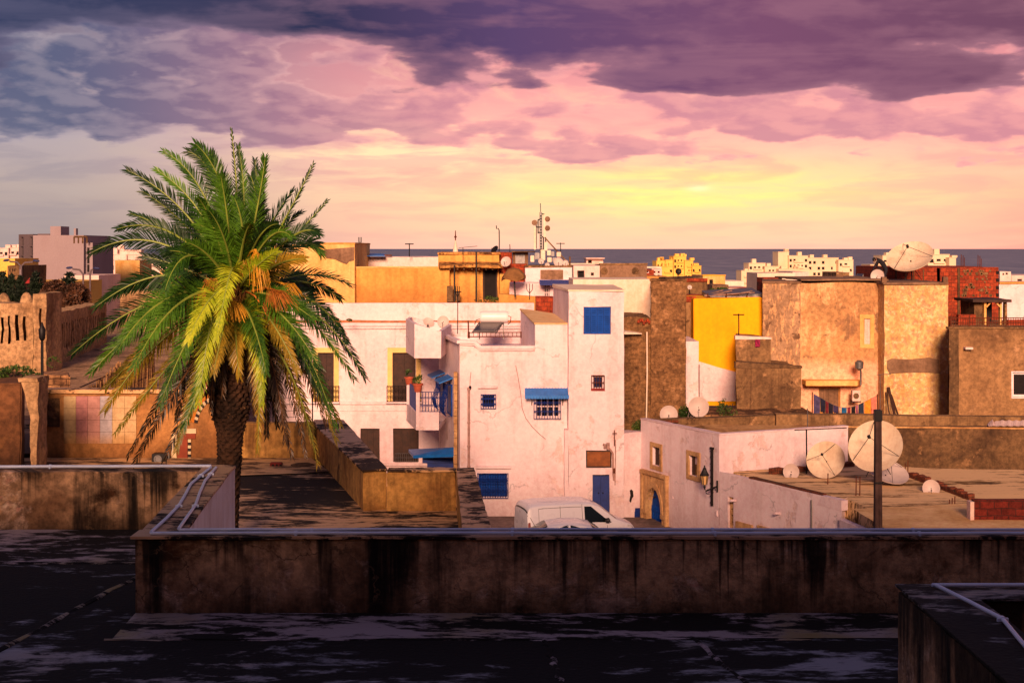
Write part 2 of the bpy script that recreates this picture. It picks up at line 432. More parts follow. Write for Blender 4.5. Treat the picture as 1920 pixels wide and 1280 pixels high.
    col2 = nt.mix(nt.math('MINIMUM', add(mul(t2, .62), mul(sh2, .28), mul(nt.ss(n3, .66, .34), .2)), 1.), l2, d2)
    col = nt.mix(m2, col, col2)
    # overhead and behind the viewer: the same cloud deck, dim and mauve
    ov = nt.ramp(nt.ss(nt.noise(g, 3., 6, .6), .35, .65), [(0, C(70,66,92)), (1, C(112,96,114))])
    col = nt.mix(nt.ss(Vc, 0., -420.), col, ov)
    back = nt.ss(nt.math('ABSOLUTE', az), 1.0, 2.2)
    col = nt.mix(back, col, ov)
    nt.l.new(col, bg.inputs[0]); bg.inputs[1].default_value = 1.0
build_world()
try: sc.world.cycles.sampling_method = 'MANUAL'; sc.world.cycles.sample_map_resolution = 512
except Exception: pass
# ------------------------------------------------------------------ ground and sea
def build_ground():
    m, nt, bs = mk('sea_water')
    p = nt.pos()
    n = nt.noise(nt.mapv(p, scale=(.02, .004, 1)), 1., 8, .7)
    n2 = nt.noise(nt.mapv(p, scale=(.12, .02, 1)), 1., 6, .7)
    c = nt.mix(nt.ss(n, .35, .65), C(108,114,138), C(140,142,160))
    c = nt.mix(nt.math('MULTIPLY', nt.ss(n2, .66, .74), .35), c, C(210,186,186))
    c = nt.mix(nt.ss(nt.sep(p)[0], 200., -5000.), c, C(96,116,156))
    nt.inp(bs, 'Base Color', c); bs.inputs['Roughness'].default_value = .75; bs.inputs['Specular IOR Level'].default_value = .12
    bump(nt, bs, n2, .5, 1.)
    mb = MB(); mb.quad((-60000, 500, -14), (60000, 500, -14), (60000, 90000, -14), (-60000, 90000, -14))
    tag(mb.build('sea', m), 'calm grey mauve sea reaching the horizon behind the roofs', 'sea', kind='structure')
    g = plaster('ground_dust', C(120,96,80), C(84,66,56), big=.03, bigamt=.8)
    mb = MB()
    rows = [(-120, 0), (20, 0), (38, .35), (50, .72), (64, .72), (70, .5), (110, .3), (260, -3), (500, -9), (820, -13), (900, -15)]
    xs = [-3000, -600, -200, -60, -20, 0, 20, 60, 200, 600, 3000]
    idx = [[mb.V((x, y, z+(0 if y < 110 else noise.noise(Vector((x*.01, y*.01, 0)))*1.5))) for x in xs] for y, z in rows]
    for a, b in zip(idx, idx[1:]):
        for j in range(len(xs)-1): mb.Fc((a[j], a[j+1], b[j+1], b[j]))
    tag(mb.build('ground', g), 'dusty ground sloping from the old town down to the shore', 'ground', kind='structure')
    st = plaster('street_stone', C(120,100,92), C(70,58,52), big=.6, bigamt=.7, fine=.3)
    mb = MB(); mb.prism([(-5.5, 49.5), (7.2, 49.5), (5.9, 59.6), (-5.5, 60)], .3, .745)
    tag(mb.build('street', st, rough=(.8, .012)), 'grey paved lane with the parked cars', 'street', kind='structure')
build_ground()
# ------------------------------------------------------------------ materials shared by the town
WHITE = C(238,226,226)
M = {}
M['white'] = plaster('whitewash', C(240,216,218), C(214,186,190), big=.35, bigamt=.7, streak=.22, streakc=C(176,140,132), st_s=1.3, patch=C(226,196,192), pth=.58, ps=.9, pw=.05, bmp=.6, off=3, low=(.6, 2.4, C(188,160,158), .6, 1.2), crack=.45, crk=.62)
M['white_old'] = plaster('old_whitewash', C(236,210,212), C(204,174,178), big=.5, bigamt=.6, streak=.12, streakc=C(150,120,100), bmp=1.0, off=8, fine=.12)
M['white_far'] = plaster('far_whitewash', C(234,204,192), C(208,172,158), big=.3, bigamt=.6, streak=.22, streakc=C(160,120,96), off=13)
M['peach'] = plaster('peach_limewash', C(240,218,196), C(222,190,160), big=.25, bigamt=.6, streak=.15, streakc=C(190,140,100), off=23)
M['ochre'] = plaster('ochre_plaster', C(222,164,84), C(196,132,58), big=.4, bigamt=.7, streak=.3, streakc=C(160,90,40), off=33, low=(8.6, 10.2, C(150,90,46), .55, 1.6))
M['ochre_lt'] = plaster('pale_ochre_plaster', C(236,190,118), C(214,150,74), big=.5, bigamt=.8, streak=.25, streakc=C(168,110,56), patch=C(160,110,70), pth=.66, ps=.5, off=43)
M['yellow'] = plaster('yellow_paint', C(250,176,14), C(236,150,8), big=.4, bigamt=.6, streak=.22, streakc=C(214,128,20), bmp=.2, fine=.06, off=4)
M['brown'] = plaster('brown_render', C(142,108,72), C(96,70,46), big=.5, bigamt=.9, streak=.5, streakc=C(60,38,26), patch=C(170,128,88), pth=.56, ps=1.3, pw=.08, patch2=C(78,54,36), pth2=.57, ps2=.9, fine=.25, bmp=.8, off=63)
M['brown_dk'] = plaster('dark_brown_render', C(112,84,56), C(66,46,32), big=.6, bigamt=.9, streak=.35, streakc=C(40,26,18), patch=C(140,104,70), pth=.56, ps=1.4, pw=.08, fine=.3, bmp=.8, off=73)
M['grey_render'] = plaster('grey_cement_render', C(140,108,84), C(104,76,56), big=.4, bigamt=.9, streak=.3, streakc=C(80,54,38), off=83, fine=.2)
M['black_iron'] = simple('black_iron', C(24,20,22), .55, .3, bmp=0)
M['rust'] = simple('rusty_iron', C(104,50,28), .8, .2, .4, 9)
M['steel'] = simple('galvanised_steel', C(120,116,116), .45, .6, .25, 6)
M['blue'] = simple('blue_paint', C(0,66,156), .6, 0, .22, 2.5, bmp=.1, spec=.15)
M['blue_dk'] = simple('deep_blue_paint', C(14,44,118), .5, 0, .25, 2.5, bmp=.1)
M['blue_lt'] = simple('light_blue_paint', C(30,112,196), .45, 0, .2, 3, bmp=.1)
M['dark'] = simple('dark_interior', C(26,18,18), .9, 0, .4, 2, bmp=0)
M['brown_wood'] = simple('brown_wood', C(58,33,23), .7, 0, .4, 5)
M['dish'] = simple('pale_dish_paint', C(200,180,172), .5, 0, .12, 2, bmp=.05)
M['dish_warm'] = plaster('cream_dish_paint', C(222,200,172), C(204,176,146), big=1.2, bigamt=.8, streak=.15, streakc=C(150,96,56), st_s=5, patch=C(150,104,70), pth=.68, ps=3, fine=.08, rough=.5, bmp=.05, off=7)
M['pvc'] = simple('pale_blue_conduit', C(206,220,246), .35, 0, .12, 4, bmp=0)
M['roofscreed'] = plaster('ochre_roof_screed', C(206,160,104), C(150,100,56), big=.7, bigamt=.9, patch=C(84,62,30), pth=.6, ps=.55, pw=.1, fine=.2, off=93)
M['stone'] = plaster('dressed_sandstone', C(198,156,108), C(160,116,76), big=1.5, bigamt=.8, off=103, fine=.2)
M['oldbrick'] = brick('dusty_old_brick', C(118,62,42), C(92,48,34), C(80,58,44), bw=.3, rh=.2, mort=.012)
M['redbrick'] = brick('red_hollow_brick', C(160,66,38), C(124,48,30), C(96,52,38), sz=1, bw=.3, rh=.2, mort=.012, dirt=C(108,62,44), dth=.62)
M['concrete'] = plaster('raw_concrete', C(120,104,92), C(78,62,54), big=1., bigamt=.8, streak=.4, streakc=C(50,38,32), off=113)

# roof with black algae, pale wet screed showing through
def algae(name, dark, pale, th, sc, tint=None, off=0., rough=(.92, .45), aniso=(.5, 1.6, 1), p2=.12):
    m, nt, bs = mk(name)
    p = nt.mapv(nt.pos(), loc=(off, off*.6, 0)); q = nt.mapv(p, scale=aniso)
    n = nt.noise(q, sc, 10, .68, .5); n2 = nt.noise(nt.mapv(p, scale=(.6, 1.8, 1)), sc*4.2, 8, .72, .3); nb = nt.noise(p, .22, 3)
    k = nt.math('ADD', nt.math('ADD', nt.math('MULTIPLY', n, .62), nt.math('MULTIPLY', n2, .38)), nt.math('MULTIPLY', nt.math('SUBTRACT', nb, .5), .22))
    f = nt.ss(k, th, th+p2)
    c = nt.mix(f, dark, pale)
    if tint: c = nt.mix(nt.math('MULTIPLY', nt.ss(nt.noise(p, .35, 4), .5, .65), f), c, tint)
    nt.inp(bs, 'Base Color', c); nt.inp(bs, 'Roughness', nt.lin(f, 0, 1, *rough)); bs.inputs['Specular IOR Level'].default_value = .3
    bump(nt, bs, nt.math('ADD', nt.math('MULTIPLY', n2, .6), nt.noise(p, 18, 5)), .55, .02)
    return m
M['floor1'] = algae('blackened_roof_screed', C(15,13,13), C(140,144,156), .53, .62, tint=C(134,124,118), off=1., p2=.08, aniso=(.75, 1.3, 1))
M['floor1_lt'] = algae('damp_roof_fillet', C(14,11,10), C(160,150,156), .485, .9, tint=C(140,124,84), off=5., p2=.06)
M['floor2'] = algae('weathered_roof_screed', C(26,17,12), C(206,164,118), .495, .6, off=9., aniso=(.55, 1.2, 1), p2=.06)
M['wallcap'] = algae('lichened_wall_top', C(54,38,26), C(216,166,112), .47, 1.1, off=12., aniso=(1, 1, 1), p2=.05)
M['wallcap1'] = algae('damp_wall_top', C(34,26,20), C(190,150,116), .465, 1.4, off=17., aniso=(.6, 1, 1), p2=.05)
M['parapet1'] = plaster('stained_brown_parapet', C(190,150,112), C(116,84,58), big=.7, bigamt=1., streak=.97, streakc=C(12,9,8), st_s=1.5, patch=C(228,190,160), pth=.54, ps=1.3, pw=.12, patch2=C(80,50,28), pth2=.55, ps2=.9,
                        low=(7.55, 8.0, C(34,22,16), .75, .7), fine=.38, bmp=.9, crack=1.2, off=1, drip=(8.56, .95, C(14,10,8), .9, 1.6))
M['parapet1_lit'] = plaster('pale_lit_streaked_render', C(252,246,238), C(228,214,200), big=.8, bigamt=.7, streak=.3, streakc=C(170,150,134), st_s=2.5, off=6, fine=.15)  # pale render, colour raised further to stand for light on this face
M['parapet2'] = plaster('ochre_streaked_parapet', C(196,148,80), C(128,86,44), big=.7, bigamt=.9, streak=.6, streakc=C(70,42,22), st_s=2.2, patch=C(70,42,20), pth=.6, ps=.8, pw=.12, off=20, fine=.25)
M['court_lt'] = algae('sunlit_court_screed', C(70,50,34), C(214,172,120), .44, .7, off=19., aniso=(.5, 1.3, 1), p2=.09)
M['muralwall'] = plaster('aged_ochre_court_wall', C(196,142,84), C(140,92,50), big=.5, bigamt=.9, streak=.35, streakc=C(90,58,32), low=(5.5, 6.5, C(110,70,36), .75, .9), fine=.2, off=26)

# ------------------------------------------------------------------ the viewer's own building
ZF = 7.6; ZT = CH-3.468
def near_building():
    t = thing('roof_terrace_building', 'dark stained flat roof with low brown parapet walls across the foreground', 'building', (0, 16, 0))
    mb = MB(); mb.prism([(-26, 1.2), (26, 1.2), (26, 17.38), (-4.0, 17.38), (-4.4, 22.5), (-26, 22.5)], .2, ZF)
    mb.build('roof', [M['floor1']], t)
    # fillet of paler screed along the walls, two expansion joints raised as mortar ridges
    mb = MB()
    mb.poly([(-4.5, 16.0, ZF+.012), (3.5, 16.05, ZF+.012), (26, 16.1, ZF+.012), (26, 17.0, ZF+.05), (-4.5, 17.0, ZF+.05)])
    mb.poly([(-26, 19.9, ZF+.012), (-4.75, 19.9, ZF+.012), (-4.85, 22.05, ZF+.05), (-26, 22.05, ZF+.05)])
    mb.build('roof_pale_strip', M['floor1_lt'], t, label='paler damp strip of screed along the parapet foot')
    mb = MB(); rnd = random.Random(4)
    def ridge(a, b, w, h):
        a = Vector(a); b = Vector(b); n = 26
        pts = [a.lerp(b, k/n)+Vector((rnd.uniform(-.03, .03), rnd.uniform(-.03, .03), 0)) for k in range(n+1)]
        mb.tube([(p.x, p.y, ZF-w*.5) for p in pts], [w*rnd.uniform(.7, 1.1) for _ in pts], 8)
    ridge((.38, 16.0, 0), (.55, 13.6, 0), .045, .02); ridge((.55, 13.6, 0), (.8, 6, 0), .045, .02)
    ridge((-4.9, 19.9, 0), (-6.6, 10.0, 0), .06, .02); ridge((1.45+.4, 16.9, 0), (2.7, 13, 0), .04, .02)
    ridge((-4.6, 16.0, 0), (3.4, 16.02, 0), .03, .02); ridge((-26, 19.9, 0), (-4.8, 19.88, 0), .045, .02)
    mb.build('roof_seam', M['floor1_lt'], t, label='cracked mortar seams crossing the black roof')
    mb = MB(); mb.box(-4.51, 26, 17.0, 17.38, ZF-.3, ZT)
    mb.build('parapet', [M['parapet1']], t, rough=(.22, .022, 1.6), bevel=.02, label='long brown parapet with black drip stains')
    mb = MB(); mb.box(-4.55, 26, 16.965, 17.40, ZT+.003, ZT+.035)
    mb.build('coping', M['wallcap1'], t, rough=(.25, .014, 1.3))
    mb = MB(); mb.prism([(-4.51, 17.383), (-4.02, 17.383), (-4.39, 22.1), (-4.39, 22.55), (-4.86, 22.55)], .2, ZT-.002)
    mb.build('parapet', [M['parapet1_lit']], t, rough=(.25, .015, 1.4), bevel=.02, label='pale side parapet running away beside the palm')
    mb = MB(); mb.prism([(-4.53, 17.41), (-3.99, 17.41), (-4.36, 22.1), (-4.36, 22.58), (-4.88, 22.58)], ZT+.001, ZT+.034)
    mb.build('coping', M['wallcap1'], t, rough=(.3, .012))
    mb = MB(); mb.box(-26, -4.87, 22.1, 22.5, ZF-.3, ZT-.004)
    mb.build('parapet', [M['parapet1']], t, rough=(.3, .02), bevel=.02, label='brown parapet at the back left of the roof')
    # stairwell parapet, bottom right
    zt = 8.93
    for nm, pl, lb in (('parapet', [(3.5, 9.0), (4.05, 9.0), (4.05, 12.45), (3.5, 12.9)], 'dark stairwell wall running towards the viewer'),
                       ('parapet', [(4.055, 12.42), (12, 12.42), (12, 12.9), (4.025, 12.9)], 'brown back wall of the stairwell')):
        mb = MB(); mb.prism(pl, ZF-.2, zt)
        mb.build(nm, M['parapet1'], t, rough=(.22, .02, 1.5), bevel=.02, label=lb)
    mb = MB(); mb.prism([(3.485, 8.9), (4.07, 8.9), (4.07, 12.38), (12, 12.38), (12, 12.94), (3.485, 12.94)], zt+.003, zt+.025)
    mb.build('coping', M['floor1'], t, rough=(.25, .012))
    return t
NEAR = near_building()

def conduit(label, runs, r, clips=(), grp='conduit pipes on the parapet tops'):
    t = thing('conduit_pipe', label, 'pipe', runs[0], grp)
    pts = [Vector(p) for p in runs]; fine = []
    rnd = random.Random(len(label))
    for a, b in zip(pts, pts[1:]):
        n = max(2, int((b-a).length/.8))
        for k in range(n): fine.append(a.lerp(b, k/n)+Vector((rnd.uniform(-.008, .008), rnd.uniform(-.008, .008), rnd.uniform(0, .006))))
    fine.append(pts[-1])
    mb = MB(); mb.tube(fine, r, 8); mb.build('pipe', M['pvc'], t, smooth=60)
    acc = 0
    for k, p in enumerate(fine[1:-1]):
        if k % 3 == 1:
            d = (fine[k+2]-fine[k]).normalized(); s = Vector((-d.y, d.x, 0))
            mb = MB(); mb.beam(p-s*.045-Vector((0,0,r*.4)), p+s*.045-Vector((0,0,r*.4)), .025, r*1.6)
            mb.tube([p-d*.018, p+d*.018], r*1.35, 8); mb.build('clip', M['pvc'], t)
zc = ZT+.035
conduit('pale blue conduit nearest the viewer on the front parapet', [(-4.33, 17.06, zc+.022), (0, 17.05, zc+.022), (26, 17.06, zc+.022)], .021)
conduit('pale conduit along the far edge of the front parapet top', [(-4.05, 17.27, zc+.02), (0, 17.3, zc+.02), (26, 17.28, zc+.02)], .017)
conduit('left one of two blue conduits on the side parapet', [(-4.33, 17.09, zc+.03), (-4.42, 18.9, zc+.022), (-4.66, 20.6, zc+.022), (-4.70, 22.2, zc+.022)], .021)
conduit('right one of two blue conduits on the side parapet', [(-4.05, 17.29, zc+.03), (-4.2, 18.9, zc+.022), (-4.52, 20.9, zc+.022), (-4.62, 22.2, zc+.022)], .021)
conduit('pale conduit along the back left parapet', [(-26, 22.3, zc-.01), (-14, 22.3, zc-.01), (-4.72, 22.32, zc+.025)], .024)
conduit('blue conduit running down the stairwell wall top at bottom right', [(3.80, 12.75, 8.985), (4.0, 11.6, 8.978), (3.86, 10.4, 8.978), (3.8, 9.0, 8.978)], .018)
conduit('blue conduit along the back wall of the stairwell', [(3.78, 12.78, 8.98), (7, 12.8, 8.98), (12, 12.8, 8.98)], .018)

# unseen bulk added behind the viewer to keep low sun off the near roof
def shade_caster():
    t = thing('shade_tower', 'unseen stone tower added behind the viewer to shade the roofs', 'tower', (0, -6, 0))
    mb = MB(); block(mb, [(-30, -13), (40, -13), (40, -.8), (-30, -.8)], .0, 10.2, par=None)
    mb.build('wall', M['stone'], t, rough=(2.5, .05))
    mb = MB(); block(mb, [(-20, -13.5), (26, -13.5), (26, -2.6), (-20, -2.6)], 10.15, 16.6)
    mb.build('shade_upper_block', M['stone'], t, rough=(2.5, .05))
    mb = MB(); block(mb, [(-3.5, -12), (6.5, -12), (6.5, -3.2), (-3.5, -3.2)], 16.6, 21.6); mb.build('shade_turret', M['stone'], t, rough=(2.5, .05))  # unseen mass added to shade the foot of the white house
    for k in range(23): mb = MB(); mb.box(-19.5+k*2, -18.4+k*2, -3.2, -2.65, 16.55, 17.5); mb.build('shade_merlon', M['stone'], t)
shade_caster()

# ------------------------------------------------------------------ second roof court, with its painted wall
Z2 = 5.6
def court():
    t = thing('courtyard_building', 'lower flat roof court with ochre parapets and a painted back wall', 'building', (-6, 38, 0))
    mb = MB(); mb.prism([(-5.15, 25.6), (-.6, 25.6), (-1.35, 35.2), (-3.5, 35.2), (-6.1, 44.5), (-30, 44.5), (-30, 32.1), (-5.15, 32.1)], .3, Z2)
    mb.build('roof', M['floor2'], t, rough=(1.2, .015))
    mb = MB(); mb.poly([(-24, 40.2, Z2+.035), (-9, 39.6, Z2+.035), (-5.2, 40.6, Z2+.035), (-6.1, 43.15, Z2+.06), (-24, 43.15, Z2+.06)]); mb.build('roof_pale_strip', M['court_lt'], t, rough=(.6, .012), label='tan strip coloured as sunlit floor along the painted wall')  # tan strip laid over the screed; sunlight on the far floor put into colour
    mb = MB()
    mb.prism([(-3.62, 34.72), (-3.08, 34.95), (-5.36, 44.9), (-6.2, 44.9), (-6.2, 44.3)], .3, CH-5.45)
    mb.build('parapet', M['parapet2'], t, rough=(.4, .035, 1.3), bevel=.03, label='long ochre parapet slanting away behind the palm')
    mb = MB(); mb.box(-3.07, -1.375, 34.73, 35.1, .3, CH-5.455)
    mb.build('parapet', M['parapet2'], t, rough=(.3, .03, 1.5), bevel=.03, label='short ochre parapet facing the viewer with a black stain')
    mb = MB(); mb.prism([(-.83, 25.6), (-.3, 25.6), (-.97, 35.05), (-1.37, 35.05)], .3, CH-5.45)
    mb.build('parapet', M['parapet2'], t, rough=(.35, .03, 1.4), bevel=.03, label='ochre parapet coming towards the viewer beside the white house')
    for pl in ([(-3.64, 34.69), (-3.06, 34.92), (-5.33, 44.95), (-6.24, 44.95), (-6.24, 44.3)], [(-3.04, 34.70), (-1.38, 34.70), (-1.38, 35.13), (-3.04, 35.13)], [(-.86, 25.6), (-.27, 25.6), (-.94, 35.12), (-1.373, 35.12)]):
        mb = MB(); mb.prism(pl, CH-5.447, CH-5.4); mb.build('coping', M['wallcap'], t, rough=(.3, .02, 1.6))
    # back wall: high part with the mural, lower part to the right of the trunk
    mb = MB()
    xa, xb, xc = X_(62, 43.2), X_(448, 43.2), X_(588, 43.2)
    mb.prism([(xa, 43.2), (xb, 43.2), (xb, 43.7), (xa, 43.7)], .3, Z_(737, 43.2))
    mb.build('court_wall', M['muralwall'], t, rough=(.6, .03), bevel=.03)
    mb = MB(); mb.box(xb+.003, xc, 43.21, 43.65, .3, Z_(793, 43.2)); mb.build('court_wall', M['parapet2'], t, rough=(.6, .03), bevel=.03, label='lower ochre wall right of the palm trunk')
    mb = MB(); mb.box(xa, xb+.04, 43.12, 43.78, Z_(737, 43.2)+.003, Z_(730, 43.2)); mb.build('coping', M['wallcap'], t, rough=(.5, .025))
    # painted panel of pastel tiles
    cols = [C(200,170,124), C(186,128,124), C(194,142,132), C(178,168,172), C(204,172,126), C(202,168,122)]
    mm = [plaster('tile_paint_%s' % 'abcdef'[k], c, tuple(x*.8 for x in c[:3])+(1,), big=1.2, bigamt=.6, fine=.15, bmp=.1, low=(6.0, 6.55, C(170,124,70), .8, .6)) for k, c in enumerate(cols)]
    p = MB()
    us = [120, 143, 165, 188, 211, 234, 256]; vs = [742, 765, 787, 809, 831]
    for i in range(6):
        for j in range(4):
            x0, x1 = X_(us[i], 43.2)+.004, X_(us[i+1], 43.2)-.004
            p.box(x0, x1, 43.165, 43.205, Z_(vs[j+1], 43.2)+.004, Z_(vs[j], 43.2)-.004, (0, 1, 2, 3, 4, 5)[i])
    p.build('tile_panel', mm, t, label='panel of faded cream, rose and grey blue tiles')
    # striped arch: alternating voussoirs, ochre band, chequered band
    cr, rd, oc, bk = simple('arch_cream', C(214,190,150), .85), simple('arch_red', C(140,62,38), .85), simple('arch_ochre', C(190,112,30), .85), simple('arch_black', C(34,28,30), .85)
    a = MB(); cx, cz = X_(412, 43.2), Z_(800, 43.2)-.0
    def band(r0, r1, a0, a1, n, mats, y):
        for k in range(n):
            b0, b1 = R(a0+(a1-a0)*k/n), R(a0+(a1-a0)*(k+1)/n)
            pts = [(cx+r*math.cos(b), cz+r*math.sin(b)*1.25) for r, b in ((r0, b0), (r1, b0), (r1, b1), (r0, b1))]
            lo = [a.V((x, y, z)) for x, z in pts]; hi = [a.V((x, 43.21, z)) for x, z in pts]
            a.Fc(lo, mats[k % len(mats)])
            for e in range(4): a.Fc((lo[e], lo[(e+1) % 4], hi[(e+1) % 4], hi[e]), mats[k % len(mats)])
    band(.93, 1.22, 172, 92, 12, (0, 1), 43.15); band(.78, .93, 172, 92, 8, (2, 2), 43.16); band(.68, .78, 172, 92, 14, (3, 0), 43.155)
    a.box(X_(334, 43.2), X_(368, 43.2), 43.15, 43.21, Z_(812, 43.2), Z_(803, 43.2), 0)
    a.box(X_(332, 43.2), X_(367, 43.2), 43.155, 43.21, Z_(822, 43.2), Z_(812.5, 43.2), 1)
    a.box(X_(332, 43.2), X_(352, 43.2), 43.155, 43.21, Z_(862, 43.2), Z_(822.3, 43.2), 1)
    a.box(X_(322, 43.2), X_(331.7, 43.2), 43.16, 43.21, Z_(862, 43.2), Z_(812, 43.2), 0)
    for k in range(7): a.box(X_(353, 43.2), X_(358.5, 43.2), 43.15, 43.21, Z_(862-5.6*k, 43.2), Z_(862-5.6*(k+1), 43.2)-.004, (0, 3)[k % 2])
    a.build('painted_arch', [cr, rd, oc, bk], t, label='half arch painted in red and cream stripes')
    # loose strip of old plaster panel left of the tiles
    b = MB(); b.box(X_(75, 43.2), X_(112, 43.2), 43.17, 43.21, Z_(800, 43.2), Z_(746, 43.2)); b.box(X_(77, 43.2), X_(86, 43.2), 43.16, 43.2, Z_(846, 43.2), Z_(801, 43.2))
    b.build('wall_panel', M['brown_dk'], t)
court()
# ------------------------------------------------------------------ left: ruin, fort wall, terrace
def ruin():
    t = thing('ruined_gatehouse', 'dark brown ruined block with a broken arch at the left edge', 'building', W(30, 870, 39))
    Y = 38.5; x1 = X_(40, Y); x0 = -22
    mb = MB(); block(mb, [(x0, Y), (x1, Y), (X_(46, Y+4), Y+4), (x0, Y+4)], .5, Z_(719, Y), cap=True)
    mb.build('wall', plaster('dark_footed_render', C(120,78,48), C(58,34,22), big=.5, bigamt=.95, patch=C(132,88,52), pth=.58, ps=.7, pw=.1, low=(5.6, 8.2, C(24,12,9), .9, 1.6), fine=.3, off=51), t, rough=(.5, .05, 1.1), bevel=.04)  # brown render blended to near black towards the bottom
    # broken pier with arch springing, to the right of the block
    mb = MB()
    pts = []
    for k in range(15):
        z = Z_(880, Y)+(Z_(716, Y)-Z_(880, Y))*k/14
        f = k/14
        lf = X_(60, Y) if f < .1 else X_(58-18*max(0, (f-.55)/.45)**1.5, Y)
        pts.append((lf, z))
    right = [(X_(70+4*f, Y), Z_(880, Y)+(Z_(716, Y)-Z_(880, Y))*f) for f in (1, .8, .6, .4, .2, 0)]
    poly = [(x, z) for x, z in pts]+right
    n = len(poly); lo = [mb.V((x, Y-.05, z)) for x, z in poly]; hi = [mb.V((x, Y+.75, z)) for x, z in poly]
    mb.Fc(list(reversed(lo))); mb.Fc(hi)
    for k in range(n): mb.Fc((lo[k], lo[(k+1) % n], hi[(k+1) % n], hi[k]))
    mb.box(X_(36, Y), X_(73, Y), Y-.1, Y+.8, Z_(716, Y), Z_(708, Y))
    mb.build('arch_pier', M['fort'], t, rough=(.25, .07, 1.8))
M['stone_rubble'] = brick('rubble_masonry', C(168,124,84), C(116,80,54), C(84,58,40), bw=.42, rh=.2, mort=.02, dirt=C(74,50,36), dth=.56)
M['fort'] = plaster('fort_sandstone', C(180,144,104), C(128,96,66), big=.5, bigamt=.9, streak=.45, streakc=C(84,54,34), patch=C(206,170,126), pth=.6, ps=1.1, pw=.08, fine=.35, bmp=1., off=71)
ruin()
def merlon_wall(label, A, B, z0, zt, slots, name='fort_wall', thick=1.1, group=None, mat='fort', door=None):
    """old masonry wall pierced by a close row of tall narrow slots"""
    t = thing(name, label, 'wall', ((A[0]+B[0])/2, (A[1]+B[1])/2, z0), group)
    w = Wall(A, B); n = w.d.copy(); inn = Vector((-n.y, n.x))*thick
    poly = [A, B, (B[0]+inn.x, B[1]+inn.y), (A[0]+inn.x, A[1]+inn.y)]
    hs = []
    k = 0; rnd = random.Random(len(label)); s = .25
    while s < w.L-.25:
        hgt = rnd.uniform(.85, 1.0)
        tt = zt if not isinstance(zt, (list, tuple)) else min(zt[:2])
        hs.append((0, s, s+slots[0]*rnd.uniform(.8, 1.3), tt-.45-slots[2]*hgt, tt-.42-rnd.uniform(0, .2), thick*.7)); s += slots[1]*rnd.uniform(.9, 1.12)
    if door: hs.append(door)
    mb = MB(); block(mb, poly, z0, zt, hs)
    mb.build('wall', M[mat], t, rough=(.28, .085, 1.5))
    return t
Y = 62.
merlon_wall('slotted sandstone fort wall at the left edge below the black cypresses', (-27, 60), (X_(62, Y), Y), 4.5, Z_(568, Y), (.12, .3, 1.35), group='old fort walls')
merlon_wall('taller slotted tower stub joining the two lengths of fort wall', (X_(62.5, 61.6), 61.6), (X_(86, 61.6), 61.6), 4.5, Z_(550, 61.6), (.1, .26, 1.0), thick=2.2, group='old fort walls')
merlon_wall('slotted fort wall running back towards the palm fronds', (X_(87, 62.6), 62.6), (X_(200, 78), 78), 4.5, [Z_(590, 62.6), Z_(568, 78), Z_(568, 78), Z_(590, 62.6)], (.2, .52, 1.35), group='old fort walls')
def mound(label, u0, u1, v, Y, seed):
    mb = MB(); n, m_ = 16, 7
    x0, x1 = X_(u0, Y), X_(u1, Y); cx = (x0+x1)/2; rx = (x1-x0)/2; zt = Z_(v, Y); zb = zt-2.2
    idx = []
    for j in range(m_+1):
        a = j/m_*math.pi/2
        idx.append([mb.V((cx+rx*math.cos(2*math.pi*i/n)*math.cos(a), Y+rx*math.sin(2*math.pi*i/n)*math.cos(a), zb+(zt-zb)*math.sin(a)**.8)) for i in range(n)])
    for a, b in zip(idx, idx[1:]):
        for i in range(n): mb.Fc((a[i], a[(i+1) % n], b[(i+1) % n], b[i]))
    o = mb.build('vault_dome', M['fort'], None, rough=(.5, .12, .8), smooth=True); tag(o, label, 'dome', 'masonry vault tops')
mound('small rounded masonry vault behind the fort wall at the far left', -12, 27, 548, 66, 1)
mound('flatter masonry vault top beside the tower stub of the fort wall', 30, 68, 547, 66, 2)
def terrace():
    mb = MB()
    xs = [-34, -26, -22, -18, -15, -11]; ys = [43.8, 48, 54, 60, 66, 74, 86]
    idx = [[mb.V((x, y, 6.35+.06*(y-44)*.25+(.5 if x < -25 else 0)+noise.noise(Vector((x*.3, y*.3, 0)))*.12)) for x in xs] for y in ys]
    for a, b in zip(idx, idx[1:]):
        for j in range(len(xs)-1): mb.Fc((a[j], a[j+1], b[j+1], b[j]))
    m = plaster('paved_rock_terrace', C(176,140,106), C(116,88,62), big=.6, bigamt=.9, patch=C(60,52,30), pth=.6, ps=.6, fine=.35, bmp=1., off=61)
    tag(mb.build('terrace_ground', m, None, rough=(.7, .07)), 'uneven stone terrace between fort wall and court', 'ground', kind='structure')
    mb = MB(); Y = 46.5; mb.prism([(X_(78, Y), Y), (X_(131, Y), Y), (X_(129, Y+1.6), Y+1.6), (X_(78, Y+1.6), Y+1.6)], 5.5, Z_(703, Y))
    tag(mb.build('stone_block', M['stone_rubble'], None, rough=(.35, .05, 1.5), bevel=.05), 'pale stone block behind the court wall beside the thin lamp post', 'stone block')
terrace()
